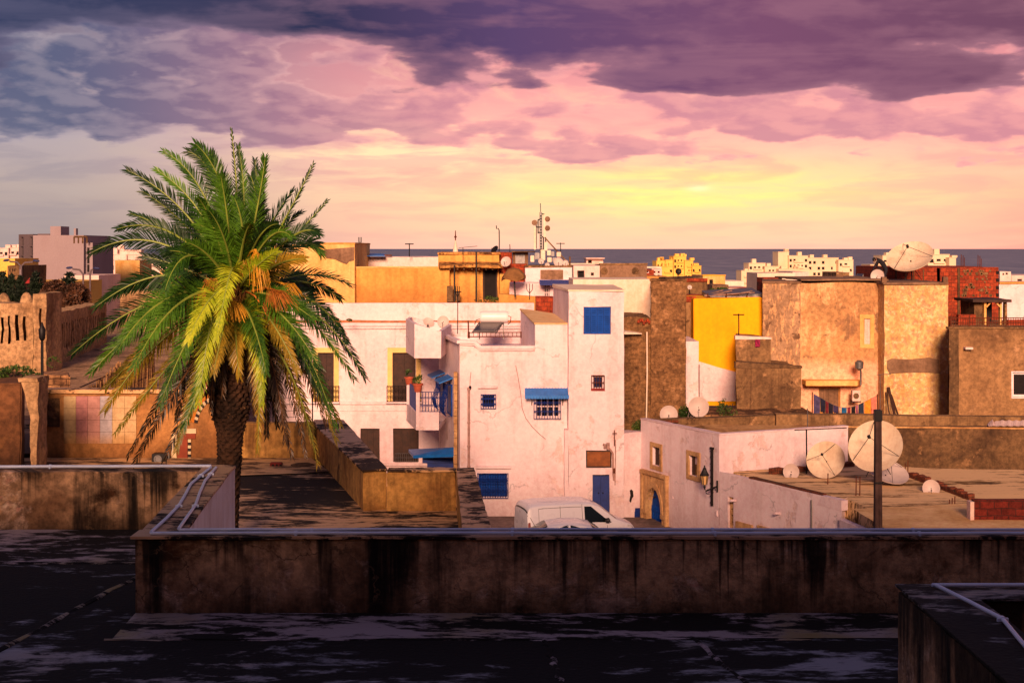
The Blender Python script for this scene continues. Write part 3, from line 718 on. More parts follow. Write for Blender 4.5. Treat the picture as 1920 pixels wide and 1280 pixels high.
def wicker():
    t = thing('reed_fence', 'sagging brown reed fence on the terrace under the palm fronds', 'fence', W(225, 720, 50))
    rnd = random.Random(3)
    A = Vector((X_(140, 49), 49, 0)); B = Vector((X_(292, 56), 56, 0)); n = 150
    mb = MB()
    for k in range(n):
        f = k/n; p = A.lerp(B, f)
        zb = 6.3; zt = Z_(735-80*f**.9, p.y)+rnd.uniform(-.12, .12)-.15*math.sin(f*9)
        zt = min(zt, zb+2.3) if zt > zb else zb+.5
        mb.tube([(p.x+rnd.uniform(-.03, .03), p.y+rnd.uniform(-.03, .03), zb), (p.x+rnd.uniform(-.08, .08), p.y, zt)], .022, 4)
    mb.build('reeds', simple('dry_reed', C(170,126,80), .9, 0, .5, 12), t)
    mb = MB()
    for h in (.5, 1.2): mb.tube([A+Vector((0, -.05, 6.3+h*.7)), A.lerp(B, .5)+Vector((0, -.06, 6.3+h)), B+Vector((0, -.05, 6.5+h*1.2))], .025, 5)
    mb.build('rail', M['brown_wood'], t)
wicker()
def thin_post():
    t = thing('path_lamp', 'thin black lamp post in front of the fort wall', 'lamp post', W(79, 728, 46))
    Y = 45.2; x = X_(79, Y)
    mb = MB(); mb.lathe([(.10, 0), (.10, .25), (.05, .35), (.045, Z_(640, Y)-Z_(735, Y))], (x, Y, Z_(735, Y)), 8); mb.build('post', M['black_iron'], t)
    mb = MB(); mb.lathe([(.03, 0), (.10, .1), (.12, .38), (.05, .5), (.015, .62)], (x, Y, Z_(640, Y)), 8); mb.build('lamp_head', M['black_iron'], t, smooth=60)
thin_post()

# ------------------------------------------------------------------ foliage
def leafmat(name, a, b, rough=.6):
    m, nt, bs = mk(name)
    n = nt.noise(nt.pos(), 1.3, 4); n2 = nt.noise(nt.pos(), 9., 3)
    c = nt.mix(nt.ss(nt.math('ADD', nt.math('MULTIPLY', n, .6), nt.math('MULTIPLY', n2, .4)), .38, .62), a, b)
    nt.inp(bs, 'Base Color', c); bs.inputs['Roughness'].default_value = rough; bs.inputs['Specular IOR Level'].default_value = .3
    return m
M['leaf'] = leafmat('bush_leaf', C(34,60,20), C(76,100,34))
M['cypress'] = leafmat('cypress_leaf', C(14,24,16), C(30,44,26))
M['hedge'] = leafmat('bare_brown_twigs', C(56,36,26), C(104,66,42))
M['bark'] = simple('tree_bark', C(70,50,36), .9, 0, .4, 6)
def leafcloud(mb, c, rad, n, size, rnd, shape=None):
    for k in range(n):
        while True:
            p = Vector((rnd.uniform(-1, 1), rnd.uniform(-1, 1), rnd.uniform(-1, 1)))
            if p.length < 1 and (shape is None or shape(p)): break
        q = Vector((c[0]+p.x*rad[0], c[1]+p.y*rad[1], c[2]+p.z*rad[2]))
        if shape is None and noise.noise(q*1.1/max(rad[0], .8)+Vector((7, 0, 0))) < -.12: continue
        a = Vector((rnd.gauss(0, 1), rnd.gauss(0, 1), rnd.gauss(.3, 1))).normalized(); b = a.cross(Vector((rnd.gauss(0, 1), rnd.gauss(0, 1), rnd.gauss(0, 1)))).normalized()
        s = size*rnd.uniform(.6, 1.3)
        mb.poly([q-a*s, q+b*s*.35, q+a*s, q-b*s*.35])
def plant(name, label, cat, c, rad, n, size, mat, seed, group=None, shape=None, stem=None):
    t = thing(name, label, cat, (c[0], c[1], c[2]-rad[2]), group)
    rnd = random.Random(seed); mb = MB(); leafcloud(mb, c, rad, n, size, rnd, shape); mb.build('foliage', M[mat], t)
    mb = MB()
    for k in range(5 if stem is None else stem):
        e = Vector((c[0]+rnd.uniform(-.6, .6)*rad[0], c[1]+rnd.uniform(-.5, .5)*rad[1], c[2]+rnd.uniform(0, .8)*rad[2]))
        b = Vector((c[0]+rnd.uniform(-.1, .1), c[1], c[2]-rad[2]*1.05)); mb.tube([b, b.lerp(e, .5)+Vector((0, 0, .1)), e], [.05*rad[2], .03*rad[2], .01], 5)
    mb.build('stem', M['bark'], t)
    return t
cone = lambda p: (p.x*p.x+p.y*p.y)**.5 < .62*(1-p.z)*.5+.08+.1*math.sin(p.z*17)
for k, (u, v, vb, w, lab) in enumerate([(4, 512, 560, 16, 'black cypress at the left edge of the picture'), (22, 517, 560, 11, 'narrow black cypress second from the left edge'), (38, 520, 562, 9, 'small black cypress left of the flagpole'), (68, 512, 562, 15, 'broad dark cypress between flagpole and brown thicket'), (129, 513, 560, 20, 'dark many pointed cypress rising out of the brown thicket')]):
    Y = 100; c = W(u, (v+vb)/2, Y); plant('cypress_tree', lab, 'tree', c, (w*1.9/F*Y, w*1.9/F*Y, (vb-v)/2/F*Y*1.15), 2600, .2, 'cypress', k+1, 'dark cypresses beyond the fort wall', cone, 3)
for k, (u, v, ru, rv, lab) in enumerate([(104, 557, 26, 26, 'left half of the leafless brown thicket beyond the fort wall'), (142, 560, 26, 24, 'right half of the leafless brown thicket near the palm')]):
    Y = 92; c = W(u, v, Y); plant('leafless_thicket', lab, 'bush', c, (ru/F*Y*1.1, 1.2, rv/F*Y*1.25), 5200, .13, 'hedge', k+21, 'leafless thickets', None, 14)
plant('green_bush', 'low dark green bush on top of the ruined block at the left edge', 'bush', W(30, 702, 40.5), (.62, .9, .26), 1300, .07, 'leaf', 31)
plant('green_bush', 'small green bush growing at the foot of the fort wall', 'bush', W(101, 680, 61), (.32, .3, .28), 420, .06, 'leaf', 32)
plant('green_bush', 'weed tuft on the ledge of the house between the palm and the balcony', 'weed', W(655, 600, 66.8), (.16, .12, .07), 90, .05, 'leaf', 33)
# ------------------------------------------------------------------ doors, windows, dishes, aerials
def H(w, e, u0, v0, u1, v1, dep=.2):
    s0, s1, z0, z1 = w.r(u0, v0, u1, v1); return (e, s0, s1, z0, z1, dep)
def frame_mb(w, h, t=.06, out=.02, mi=0, mb=None, bottom=True):
    """window frame standing in the reveal of opening h"""
    _, a, b, c, d, dep = h; mb = mb or MB(w.M); y0, y1 = dep-.09, dep-.01
    mb.box(a, a+t, y0, y1, c, d, mi); mb.box(b-t, b, y0, y1, c, d, mi)
    mb.box(a+t, b-t, y0+.002, y1-.002, d-t, d, mi)
    if bottom: mb.box(a+t, b-t, y0+.002, y1-.002, c, c+t, mi)
    return mb
def surround(w, h, t, mat, parent, out=.05, name='surround', bottom=True, label=None):
    _, a, b, c, d, dep = h; mb = MB(w.M)
    mb.box(a-t, a-.002, -out, .03, c-(t if bottom else 0), d+t); mb.box(b+.002, b+t, -out, .03, c-(t if bottom else 0), d+t)
    mb.box(a-.001, b+.001, -out+.003, .03, d+.002, d+t-.002)
    if bottom: mb.box(a-.001, b+.001, -out+.003, .03, c-t+.002, c-.002)
    return mb.build(name, mat, parent, label=label)
def pane(w, h, parent, mat='dark', name='pane'):
    _, a, b, c, d, dep = h; mb = MB(w.M); mb.box(a-.02, b+.02, dep-.004, dep+.03, c-.02, d+.02); return mb.build(name, M[mat] if isinstance(mat, str) else mat, parent)
def louvre(w, h, parent, mat, leaves=2, slat=.07, name='shutter'):
    _, a, b, c, d, dep = h
    for k in range(leaves):
        x0 = a+.03+(b-a-.06)*k/leaves+.006; x1 = a+.03+(b-a-.06)*(k+1)/leaves-.006; t = .05
        mb = MB(w.M); y0, y1 = dep-.10, dep-.055
        for p in ((x0, x0+t), (x1-t, x1)): mb.box(p[0], p[1], y0, y1, c+.03, d-.03)
        zz = [c+.03, c+.03+(d-c)*.33, c+.03+(d-c)*.66, d-.03-t]
        for z in zz: mb.box(x0+t, x1-t, y0+.003, y1-.003, z, z+t)
        z = c+.06
        while z < d-.1:
            mb.quad((x0+t, y0+.03, z+slat*.8), (x1-t, y0+.03, z+slat*.8), (x1-t, y0+.004, z), (x0+t, y0+.004, z)); z += slat
        mb.build(name, mat, parent)
def door_leaf(w, h, parent, mat, leaves=1, panels=4, name='door', boards=False, knob=True):
    _, a, b, c, d, dep = h
    for k in range(leaves):
        x0 = a+.02+(b-a-.04)*k/leaves+.004; x1 = a+.02+(b-a-.04)*(k+1)/leaves-.004
        mb = MB(w.M); mb.box(x0, x1, dep-.06, dep-.02, c+.01, d-.02)
        if boards:
            n = max(3, int((x1-x0)/.14))
            for j in range(n): mb.box(x0+(x1-x0)*j/n+.006, x0+(x1-x0)*(j+1)/n-.006, dep-.075, dep-.058, c+.02, d-.03)
        else:
            hh = (d-c-.1)/panels
            for j in range(panels):
                z0 = c+.06+hh*j
                mb.box(x0+.06, x1-.06, dep-.078, dep-.058, z0+.04, z0+hh-.04); mb.box(x0+.10, x1-.10, dep-.09, dep-.076, z0+.08, z0+hh-.08)
        o = mb.build(name, mat, parent)
        if knob:
            kb = MB(w.M); kb.lathe([(.012, 0), (.03, .03), (.028, .05), (.01, .06)], (x1-.09 if k == 0 else x0+.09, dep-.06, c+1.0), 8, ax=w.M.to_3x3() @ Vector((0, -1, 0)) if False else (0, -1, 0))
            kb.build('handle', M['black_iron'], o)
def grille(w, rect, parent, mat, out=.18, nx=5, nz=4, r=.012, curl=False, name='grille', belly=0):
    a, b, c, d = rect; mb = MB(w.M)
    prof = lambda f: -out-belly*math.sin(max(0, 1-f*1.6)*math.pi*.9) if belly else -out
    for k in range(nx+1):
        x = a+(b-a)*k/nx; mb.tube([(x, prof(j/6), c+(d-c)*j/6) for j in range(7)], r, 4)
    for k in range(nz+1):
        z = c+(d-c)*k/nz; y = prof(k/nz); mb.tube([(a, y, z), (b, y, z)], r*1.1, 4)
    for x in (a, b):
        for z in (c, d): mb.tube([(x, -out, z), (x, .02, z)], r, 4)
        mb.tube([(x, .01, c), (x, .01, d)], r, 4)
    if curl:
        for k in range(nx):
            x = a+(b-a)*(k+.5)/nx
            for zc in (c+(d-c)*.3, c+(d-c)*.7):
                rr = min((b-a)/nx*.42, .11)
                mb.tube([(x+rr*(1-j/14)*math.cos(j*.8), prof((zc-c)/(d-c))-.004, zc+rr*(1-j/14)*math.sin(j*.8)) for j in range(12)], r*.7, 4)
    return mb.build(name, mat, parent)
def win_simple(w, e, rect, parent, frame='brown_wood', name='window', dep=.2, bars=(1, 1), glass='dark', holes=None, sill=None):
    h = H(w, e, *rect, dep)
    if holes is not None: holes.append(h)
    return h
def fit_window(w, h, parent, frame='brown_wood', bars=(1, 1), glass='dark', name='window'):
    mb = frame_mb(w, h); _, a, b, c, d, dep = h
    for k in range(1, bars[0]+1): x = a+(b-a)*k/(bars[0]+1); mb.box(x-.02, x+.02, dep-.08, dep-.02, c+.06, d-.06)
    for k in range(1, bars[1]+1): z = c+(d-c)*k/(bars[1]+1); mb.box(a+.06, b-.06, dep-.078, dep-.022, z-.02, z+.02)
    o = mb.build(name, M[frame], parent); pane(w, h, o, glass); return o
def awning(w, u0, v0, u1, v1, out, drop, parent, mat, name='awning', scallop=True, th=.04):
    s0, s1, z0, z1 = w.r(u0, v0, u1, v1); mb = MB(w.M)
    n = max(6, int((s1-s0)/.12))
    mb.v0 = 0
    a = [(s0, .0, z1), (s1, .0, z1), (s1, -out, z1-drop), (s0, -out, z1-drop)]
    lo = [(x, y, z-th) for x, y, z in a]
    mb.poly(a); mb.poly(list(reversed(lo)))
    for k in range(4): mb.quad(lo[k], lo[(k+1) % 4], a[(k+1) % 4], a[k])
    for k in range(n):                             # ribs across the sheet
        x = s0+(s1-s0)*(k+.5)/n; mb.beam((x, .0, z1+.01), (x, -out-.005, z1-drop+.01), .03, .02)
    if scallop:
        for k in range(n):
            x0 = s0+(s1-s0)*k/n; x1 = s0+(s1-s0)*(k+1)/n; mb.box(x0+.006, x1-.006, -out-.012, -out+.006, z1-drop-th-.09, z1-drop+.004)
    return mb.build(name, mat, parent)

def dish(label, c, r, aim, mat='dish', depth=.16, arms=1, mast=.6, group='satellite dishes', lean=0, base=None, feed='black_iron', roll=0., name='satellite_dish', foff=.55):
    """c centre of the reflector; aim the way it looks; arms 1 = offset arm from the lower rim, 3 = tripod"""
    c = Vector(c); az = Vector(aim).normalized()
    up = Vector((0, 0, 1)); ex = up.cross(az).normalized(); ey = az.cross(ex).normalized()
    if roll:
        q = Matrix.Rotation(roll, 3, az); ex = q @ ex; ey = q @ ey
    t = thing(name, label, 'satellite dish', (c.x, c.y, c.z-mast), group)
    mb = MB(); n = 36; R_ = [0, .12, .3, .5, .7, .86, 1.0]
    def P(q, ph, k=0.): return c+(ex*math.cos(ph)+ey*math.sin(ph))*q*r+az*(depth*r*2*(q*q-.5)-k)
    for side, k in ((0, 0.), (1, .035*max(r, .4))):
        prev = None
        for q in R_:
            ring = [mb.V(P(q, 0, k))] if q == 0 else [mb.V(P(q, 2*math.pi*j/n, k)) for j in range(n)]
            if prev is not None:
                for j in range(n):
                    f = (prev[0], ring[j], ring[(j+1) % n]) if len(prev) == 1 else (prev[j], ring[j], ring[(j+1) % n], prev[(j+1) % n])
                    mb.Fc(f if side == 0 else tuple(reversed(f)))
            prev = ring
        if side == 0: r0 = prev
        else:
            for j in range(n): mb.Fc((r0[j], prev[j], prev[(j+1) % n], r0[(j+1) % n]))
    mb.build('reflector', M[mat], t, smooth=45)
    fp = c+az*(foff*r*(1.25 if arms == 3 else 1.15)); w_ = max(.009, .012*r)
    if arms == 1:
        fp = c+az*(.95*r)-ey*(.35*r); rt = P(1.0, -math.pi/2, .0)
        mb = MB(); mb.tube([rt-az*.05*r, (rt+fp)/2-ey*.05*r, fp], w_, 5); mb.build('feed_arm', M[feed], t)
    else:
        mb = None
        for ph in (90, 210, 330):
            a = MB(); a.tube([P(.97, R(ph)), fp], w_, 5); a.build('feed_strut', M[feed], t)
    mb = MB(); mb.lathe([(.03*r+.012, -.08*r), (.05*r+.012, -.02*r), (.05*r+.012, .07*r), (.02*r, .1*r)], fp, 10, ax=az); mb.build('feed_horn', M[feed], t)
    b = Vector(base) if base else Vector((c.x-az.x*r*.3, c.y-az.y*r*.3, c.z-mast))
    mb = MB(); mb.tube([c-az*.10*r, c-az*(.25*r)-up*.1*r, b], [w_*2.2]*3, 7)
    for s in (-1, 1): mb.tube([c-az*(.22*r)-up*.1*r, b+ex*s*r*.45+Vector((0, 0, 0))], w_*1.2, 5)
    mb.build('mount', M['black_iron'], t)
    return t
def aerial(label, u, v0, v1, Y, kind='T', size=.5, r=.02, group='roof aerials', col='black_iron', cat='aerial', name='roof_aerial'):
    b = W(u, v1, Y); tp = W(u, v0, Y); t = thing(name, label, cat, b, group)
    mb = MB(); mb.tube([b, b.lerp(tp, .5)+Vector((.01, 0, 0)), tp], r, 5); mb.build('mast', M[col], t)
    mb = MB()
    if kind == 'T': mb.tube([tp-Vector((size/2, 0, .05)), tp+Vector((size/2, 0, -.05))], r*.9, 4); mb.tube([tp-Vector((0, .25, .05)), tp+Vector((0, .25, -.05))], r*.7, 4)
    elif kind == 'yagi':
        d = Vector((.9, -.3, .08)).normalized(); mb.tube([tp-d*size*.3, tp+d*size], r*.7, 4); s = Vector((.3, .9, 0))
        for k in range(7): q = tp+d*size*(k/6*1.2-.25); mb.tube([q-s*.16, q+s*.16], r*.45, 4)
    elif kind == 'hook': mb.tube([tp, tp+Vector((-.06, 0, .12)), tp+Vector((-.16, 0, .10)), tp+Vector((-.18, 0, .3))], r*.8, 4)
    elif kind == 'fork':
        for s in (-1, 0, 1): mb.tube([tp-Vector((0, 0, .25)), tp+Vector((s*size*.3, 0, -.05)), tp+Vector((s*size*.3, 0, .25))], r*.7, 4)
    if mb.v: mb.build('element', M[col], t)
    return t
# ------------------------------------------------------------------ white house with the blue shutters (centre)
YB, YT = 60.0, 59.5
YB_ = YB
def Bz(v, Y=None): return Z_(v, Y or YB)
def house_b():
    t = thing('white_house', 'large white plastered house with a tall tower, blue awnings and blue grilles in the centre', 'house', (0, 62, .7))
    xl, xr = X_(862, YB), X_(1064.5, YB); xb = X_(823, 66.5)
    zt = Bz(652); zr = Bz(606)
    xs = X_(1003, YB)
    wf = Wall((xl, YB), (xr, YB)); wfull = wf
    sp = X_(898, YB)                                # roof edge steps down here
    holes = []
    A = (xl, YB); Bp = (xs, YB); wA = Wall(A, Bp)
    h1 = H(wA, 0, 904, 741, 927, 763, .22); h2 = H(wA, 0, 897, 888, 951, 931, .2)
    wS = Wall((xb, 66.5), A)                        # side wall, seen very obliquely
    poly = [A, Bp, (xs, 68.2), (xb, 68.2), (xb, 66.5)]
    mb = MB(); block(mb, poly, .3, zt, [h1, h2], par=(.35, .25))
    mb.build('wall', M['white'], t, rough=(.8, .02, .5))
    # cornice round the roof, stepping up on the left
    mb = MB()
    for (u0, v0), (u1, v1) in (((862, 640), (890, 641)), ((890, 641), (901, 651)), ((901, 651), (1003, 651))):
        a = W(u0, v0, YB-.07); b = W(u1, v1, YB-.07); mb.beam(a, b, .24, .14); a.z -= .1; b.z -= .1; mb.beam(a+Vector((0, .05, 0)), b+Vector((0, .05, 0)), .18, .1)
    a = W(862, 641, YB-.05); b = Vector((xb-.02, 66.4, a.z)); mb.beam(a, b, .24, .14)
    mb.build('cornice', M['white'], t, rough=(.6, .01))
    mb = MB(); mb.prism([(xl+.0, YB+.003), (X_(889, YB), YB+.003), (X_(889, YB), YB+.25), (xl+.2, YB+.25), (xb+.25, 66.5), (xb, 66.5)], zt+.002, Bz(640)-.02)
    mb.build('roof_kerb', M['white'], t, rough=(.8, .01))
    # raised right part with the sloping ochre roof
    wR = Wall((xs, YB), (xr, YB)); h3 = H(wR, 0, 1004.5, 742, 1049, 783, .24)
    xk = X_(976, 64.5)
    mb = MB(); block(mb, [(xs+.003, YB-.003), (xr, YB-.003), (xr, 65.5), (xk, 65.5)], .3, [zr, zr, Z_(590, 65.5), Z_(579, 65.5)], [h3], cap=False)
    mb.build('wall', M['white'], t, rough=(.8, .02, .5))
    mb = MB(); mb.poly([(xs-.03, YB-.05, zr+.01), (xr, YB-.05, zr+.01), (xr, 65.6, Z_(590, 65.5)+.01), (xk-.03, 65.6, Z_(579, 65.5)+.01)]); 
    mb.poly([(xs-.03, YB-.05, zr-.05), (xr, YB-.05, zr-.05), (xr, YB-.05, zr+.01), (xs-.03, YB-.05, zr+.01)])
    mb.poly([(xk-.03, 65.6, Z_(579, 65.5)-.05), (xs-.03, YB-.05, zr-.05), (xs-.03, YB-.05, zr+.01), (xk-.03, 65.6, Z_(579, 65.5)+.01)])
    mb.build('sloping_roof', plaster('worn_roof_lime', C(226,190,140), C(200,150,96), big=1, bigamt=.6, patch=C(90,56,40), pth=.68, ps=1.6, off=35), t, rough=(.5, .02))
    # tower
    xt0, xt1 = X_(1066, YT), X_(1170, YT); zt2 = Z_(546, YT)
    wT = Wall((xt0, YT), (xt1, YT))
    hs = [H(wT, 0, 1094, 575, 1145.5, 626.5, .12), H(wT, 0, 1110.5, 705, 1132, 729, .22), H(wT, 0, 1098.5, 844, 1147, 876.5, .14), H(wT, 0, 1111, 889, 1143, 975, .3)]
    hs[3] = (0, hs[3][1], hs[3][2], .75, hs[3][4], .3)
    mb = MB(); block(mb, [(xt0, YT), (xt1, YT), (xt1, 66), (X_(1037, 66), 66)], .3, [zt2, zt2-.03, Z_(539, 66), Z_(537, 66)], hs)
    mb.build('tower_wall', M['white'], t, rough=(.45, .035, .7))
    mb = MB(); mb.box(X_(1058.5, YT), xt0-.004, YT-.0, YT+.6, .3, Z_(806, YT)); mb.build('buttress', M['white_old'], t, rough=(.35, .04))
    # tower roof crown
    mb = MB()
    mb.prism([(xt0-.02, YT-.03), (xt1+.02, YT-.03), (xt1+.02, 66.04), (X_(1037, 66)-.03, 66.04)], zt2-.01, [zt2+.07, zt2+.05, Z_(536, 66)+.06, Z_(535, 66)+.06])
    mb.build('tower_roof', M['peach'], t, rough=(.5, .03))
    # low rough wall between tower and corner house
    xw1 = X_(1209, 59.9)
    wL = Wall((xt1, 59.62), (xw1, 59.9)); hl = [H(wL, 0, 1190, 952, 1203.5, 969, .1)]
    mb = MB(); block(mb, [(xt1+.003, 59.62), (xw1, 59.9), (xw1, 60.6), (xt1+.003, 60.6)], .3, [Z_(812, 59.6), Z_(810, 59.9), Z_(810, 59.9), Z_(812, 59.6)], hl)
    mb.build('yard_wall', M['white_old'], t, rough=(.3, .05, .8))
    # --- openings
    o = frame_mb(wA, h1).build('window', M['blue_dk'], t, label='small window with a scrolled blue grille'); pane(wA, h1, o)
    r = wA.r(902, 739, 929.5, 765); grille(wA, r, o, M['blue_dk'], .12, 6, 3, .014, True)
    o = frame_mb(wA, h2).build('window', M['blue_dk'], t, label='ground floor window behind a bellied blue grille'); louvre(wA, h2, o, M['blue'], 3)
    r = wA.r(895.5, 886.5, 952.5, 932); grille(wA, r, o, M['blue_dk'], .12, 12, 5, .013, True, belly=.14)
    o = frame_mb(wR, h3).build('window', M['white'], t, label='white two leaf window under the blue awning'); pane(wR, h3, o)
    mbf = MB(wR.M); _, a, b, c, d, dep = h3
    for f in (.25, .5, .75): mbf.box(a+(b-a)*f-.03, a+(b-a)*f+.03, dep-.10, dep-.03, c+.06, d-.06)
    mbf.box(a+.06, b-.06, dep-.098, dep-.032, (c+d)/2-.02, (c+d)/2+.03); mbf.build('glazing_bar', M['white'], o)
    grille(wR, wR.r(1001, 741, 1051, 784), o, M['blue_dk'], .16, 10, 3, .012, True)
    awning(wR, 984, 727.5, 1066, 741, .55, .26, t, M['blue_lt'])
    for u in (997, 1055): awb = MB(wR.M); s, z = wR.hit(u, 735); awb.tube([(s, 0, z-.55), (s, -.5, z-.12)], .015, 4); awb.tube([(s, -.02, z), (s, -.02, z-.55)], .015, 4); awb.build('awning_bracket', M['black_iron'], t)
    # tower openings
    o = frame_mb(wT, hs[0], .05).build('window', M['blue_dk'], t, label='big square blue louvred shutters high on the tower'); louvre(wT, hs[0], o, M['blue'], 4, .085); pane(wT, hs[0], o)
    o = frame_mb(wT, hs[1], .05).build('window', M['white_old'], t, label='small barred tower window with a red sill'); pane(wT, hs[1], o, simple('blue_glass', C(30,44,84), .2, 0, .3))
    grille(wT, wT.r(1109, 703.5, 1133, 730), o, M['rust'], .06, 5, 2, .016)
    sb = MB(wT.M); q = wT.r(1108, 728, 1134, 732); sb.box(q[0], q[1], -.07, .1, q[2], q[3]); sb.build('sill', simple('red_sill', C(150,50,50), .8), o)
    wd = simple('orange_boards', C(140,78,34), .7, 0, .35, 4)
    o = frame_mb(wT, hs[2], .06).build('shuttered_hatch', M['brown_wood'], t, label='varnished wooden boarding above the blue door')
    door_leaf(wT, hs[2], o, wd, 1, boards=True, name='boarding', knob=False)
    o = frame_mb(wT, hs[3], .07).build('door', M['blue_dk'], t, label='tall deep blue street door'); door_leaf(wT, hs[3], o, M['blue_dk'], 2, 3, name='door_leaf')
    sb = MB(wT.M); sb.box(hs[3][1]-.15, hs[3][2]+.15, -.35, .0, .3, .86); sb.build('door_step', M['stone'], t, rough=(.4, .02))
    o = frame_mb(wL, hl[0], .04).build('hatch', M['blue_dk'], t, label='small blue meter hatch near the ground'); door_leaf(wL, hl[0], o, M['blue_dk'], 1, 1, name='hatch_leaf', knob=False)
    # ledges over windows
    for u0, v0, u1, v1, ww in ((896, 723, 933, 727, wA), (892, 872.5, 958, 877, wA)):
        q = ww.r(u0, v0, u1, v1); mb = MB(ww.M); mb.box(q[0], q[1], -.16, .02, q[2], q[3]); mb.build('ledge', M['white'], t, bevel=.01)
    # drain pipe and cables
    s = X_(879, YB); mb = MB(); y = YB-.09
    mb.tube([(s, y, Bz(726)), (s, y, Bz(880)), (s, y, .8)], .05, 8)
    for v in (727, 790, 834, 872): mb.tube([(s, y, Bz(v)), (s, y, Bz(v)-.07)], .066, 8)
    mb.build('drain_pipe', simple('weathered_pipe', C(176,136,126), .7, 0, .3, 5), t, smooth=50); 
    mb = MB(); mb.tube([(s+.04, y+.04, Bz(728)), (s+.06, y-.06, Bz(724))], .055, 8); mb.build('pipe_mouth', M['black_iron'], t)
    mb = MB(); mb.tube([W(a, b, YB-.03) for a, b in ((967, 685), (971, 705), (976, 735), (979, 765), (986, 784), (998, 800), (1011, 813), (1023, 823))], .012, 4)
    mb.tube([W(a, b, YB-.03) for a, b in ((883, 697), (881.5, 712), (881, 727))], .01, 4)
    mb.build('cable', simple('sun_bleached_cable', C(140,110,104), .8), t)
    mb = MB(); rr = [W(a, b, YT-.07) for a, b in ((1131, 832), (1137, 836), (1144, 842), (1149, 850), (1150, 885), (1151.5, 900))]
    mb.tube(rr, .05, 6); mb.tube([W(a, b, YT-.07) for a, b in ((1154, 824), (1154, 870), (1153, 909))], .02, 5)
    mb.tube([W(1140, 830, YT-.12), W(1140, 842, YT-.12)], .07, 8); mb.tube([W(1134, 832, YT-.12), W(1134, 840, YT-.12)], .05, 8)
    mb.build('waste_pipe', simple('weathered_pipe', C(176,136,126)), t, smooth=50)
    mb = MB(); mb.box(X_(1149, YT), X_(1153, YT), YT-.2, YT-.01, Z_(885, YT), Z_(877, YT)); mb.tube([W(1148, 812, YT-.2), W(1157, 812, YT-.2)], .015, 4); mb.tube([W(1152, 806, YT-.2), W(1152, 835, YT-.2)], .02, 5); mb.build('junction_box', M['rust'], t)
    # broken plaster hole
    mb = MB(); pts = [W(a, b, 59.66) for a, b in ((1180, 939), (1182, 928), (1181, 919), (1184, 917), (1187, 920), (1188, 930), (1185, 934), (1183, 942))]
    mb.poly(pts); mb.poly([p+Vector((0, .03, 0)) for p in reversed(pts)])
    for k in range(len(pts)): a, b = pts[k], pts[(k+1) % len(pts)]; mb.quad(a, b, b+Vector((0, .03, 0)), a+Vector((0, .03, 0)))
    mb.build('broken_plaster', M['dark'], t)
    # small framed sign beside the door
    mb = MB(wT.M); q = wT.r(1088, 942, 1096, 951); mb.box(q[0], q[1], -.03, .0, q[2], q[3]); mb.build('notice_plate', simple('notice_plate', C(190,150,150), .6), t)
    # upper balcony (closed box) and lower balcony with railing, on the lane side
    Yf = 61.2; x0 = X_(777, Yf); x1 = X_(823, Yf); xw = xl-.35
    mb = MB()
    poly = [(x0, Yf), (x1+.1, Yf), (x1+.3, 66.8), (X_(761, 64.8), 66.8), (X_(761, 64.8), 64.8)]
    za, zb = Z_(607, Yf), Z_(671, Yf)
    block(mb, poly, zb, [za, Z_(621, Yf), Z_(621, Yf), Z_(598, 64.8), Z_(598, 64.8)], par=(.4, .16)); mb.poly([(p[0], p[1], zb) for p in reversed(poly)])
    mb.build('balcony_box', M['white'], t, rough=(.5, .015), label='closed white upper balcony with a stepped top')
    mb = MB(); zc = Z_(772, Yf); zd = Z_(806, Yf); x0 = X_(780, Yf); xm = X_(787, Yf)
    poly = [(x0, Yf), (x1, Yf), (x1+.3, 66.8), (X_(762, 64.5), 66.8), (X_(762, 64.5), 64.5)]
    mb.prism(poly, zd, zd+.16)
    mb.box(xm, x1, Yf+.003, Yf+.14, zd+.16, zc); mb.box(x0, xm-.002, Yf, Yf+.18, zd+.16, Z_(735, Yf))
    mb.prism([(X_(762, 64.5)+.003, 64.5), (x0-.003, Yf+.004), (x0+.1, Yf+.1), (X_(762, 64.5)+.15, 64.6)], zd+.16, Z_(766, 62.5))
    mb.box(X_(763, 64.5), X_(768, 64.5), 64.35, 64.6, zd+.1, Z_(721, 64.5))
    o = mb.build('balcony', M['white'], t, rough=(.5, .012), label='lower balcony with blue scrolled railing')
    mb = MB(); wr = Wall((xm, Yf+.05), (x1+.3, Yf+.05))
    grille(wr, (0, wr.L, zc, Z_(735, Yf)), o, M['blue_dk'], 0, 9, 1, .014, True, name='railing')
    wq = Wall((X_(768, 64.3), 64.3), (x0-.0, Yf+.15)); mb = MB(wq.M); q = Z_(766, 62.5); mb.box(.02, wq.L-.02, 0, .03, q, q+.95); mb.build('balcony_panel', M['blue'], o)
    # windows of the lane side with small blue awnings and bellied grilles
    wS = Wall((xb, 66.5), (xl, YB)); 
    for s0 in (.55, 3.1):
        rect = (s0, s0+1.35, Z_(781, 62), Z_(722, 62)); hh = (0, rect[0]+.1, rect[1]-.1, rect[2]+.1, rect[3]-.1, .02)
        o = frame_mb(wS, (0, rect[0], rect[1], rect[2], rect[3], .04), .08).build('window', M['blue'], t, label='lane side window in a bellied blue grille'); 
        mb = MB(wS.M); mb.box(rect[0]+.08, rect[1]-.08, -.03, .02, rect[2]+.08, rect[3]-.08); mb.build('shutter', M['blue_dk'], o)
        grille(wS, rect, o, M['blue_dk'], .22, 6, 4, .014, True, belly=.18)
        mb = MB(wS.M); z = rect[3]+.12; a = [(rect[0]-.15, 0, z+.22), (rect[1]+.15, 0, z+.22), (rect[1]+.15, -.6, z), (rect[0]-.15, -.6, z)]
        mb.poly(a); mb.poly([(x, y, zz-.05) for x, y, zz in reversed(a)])
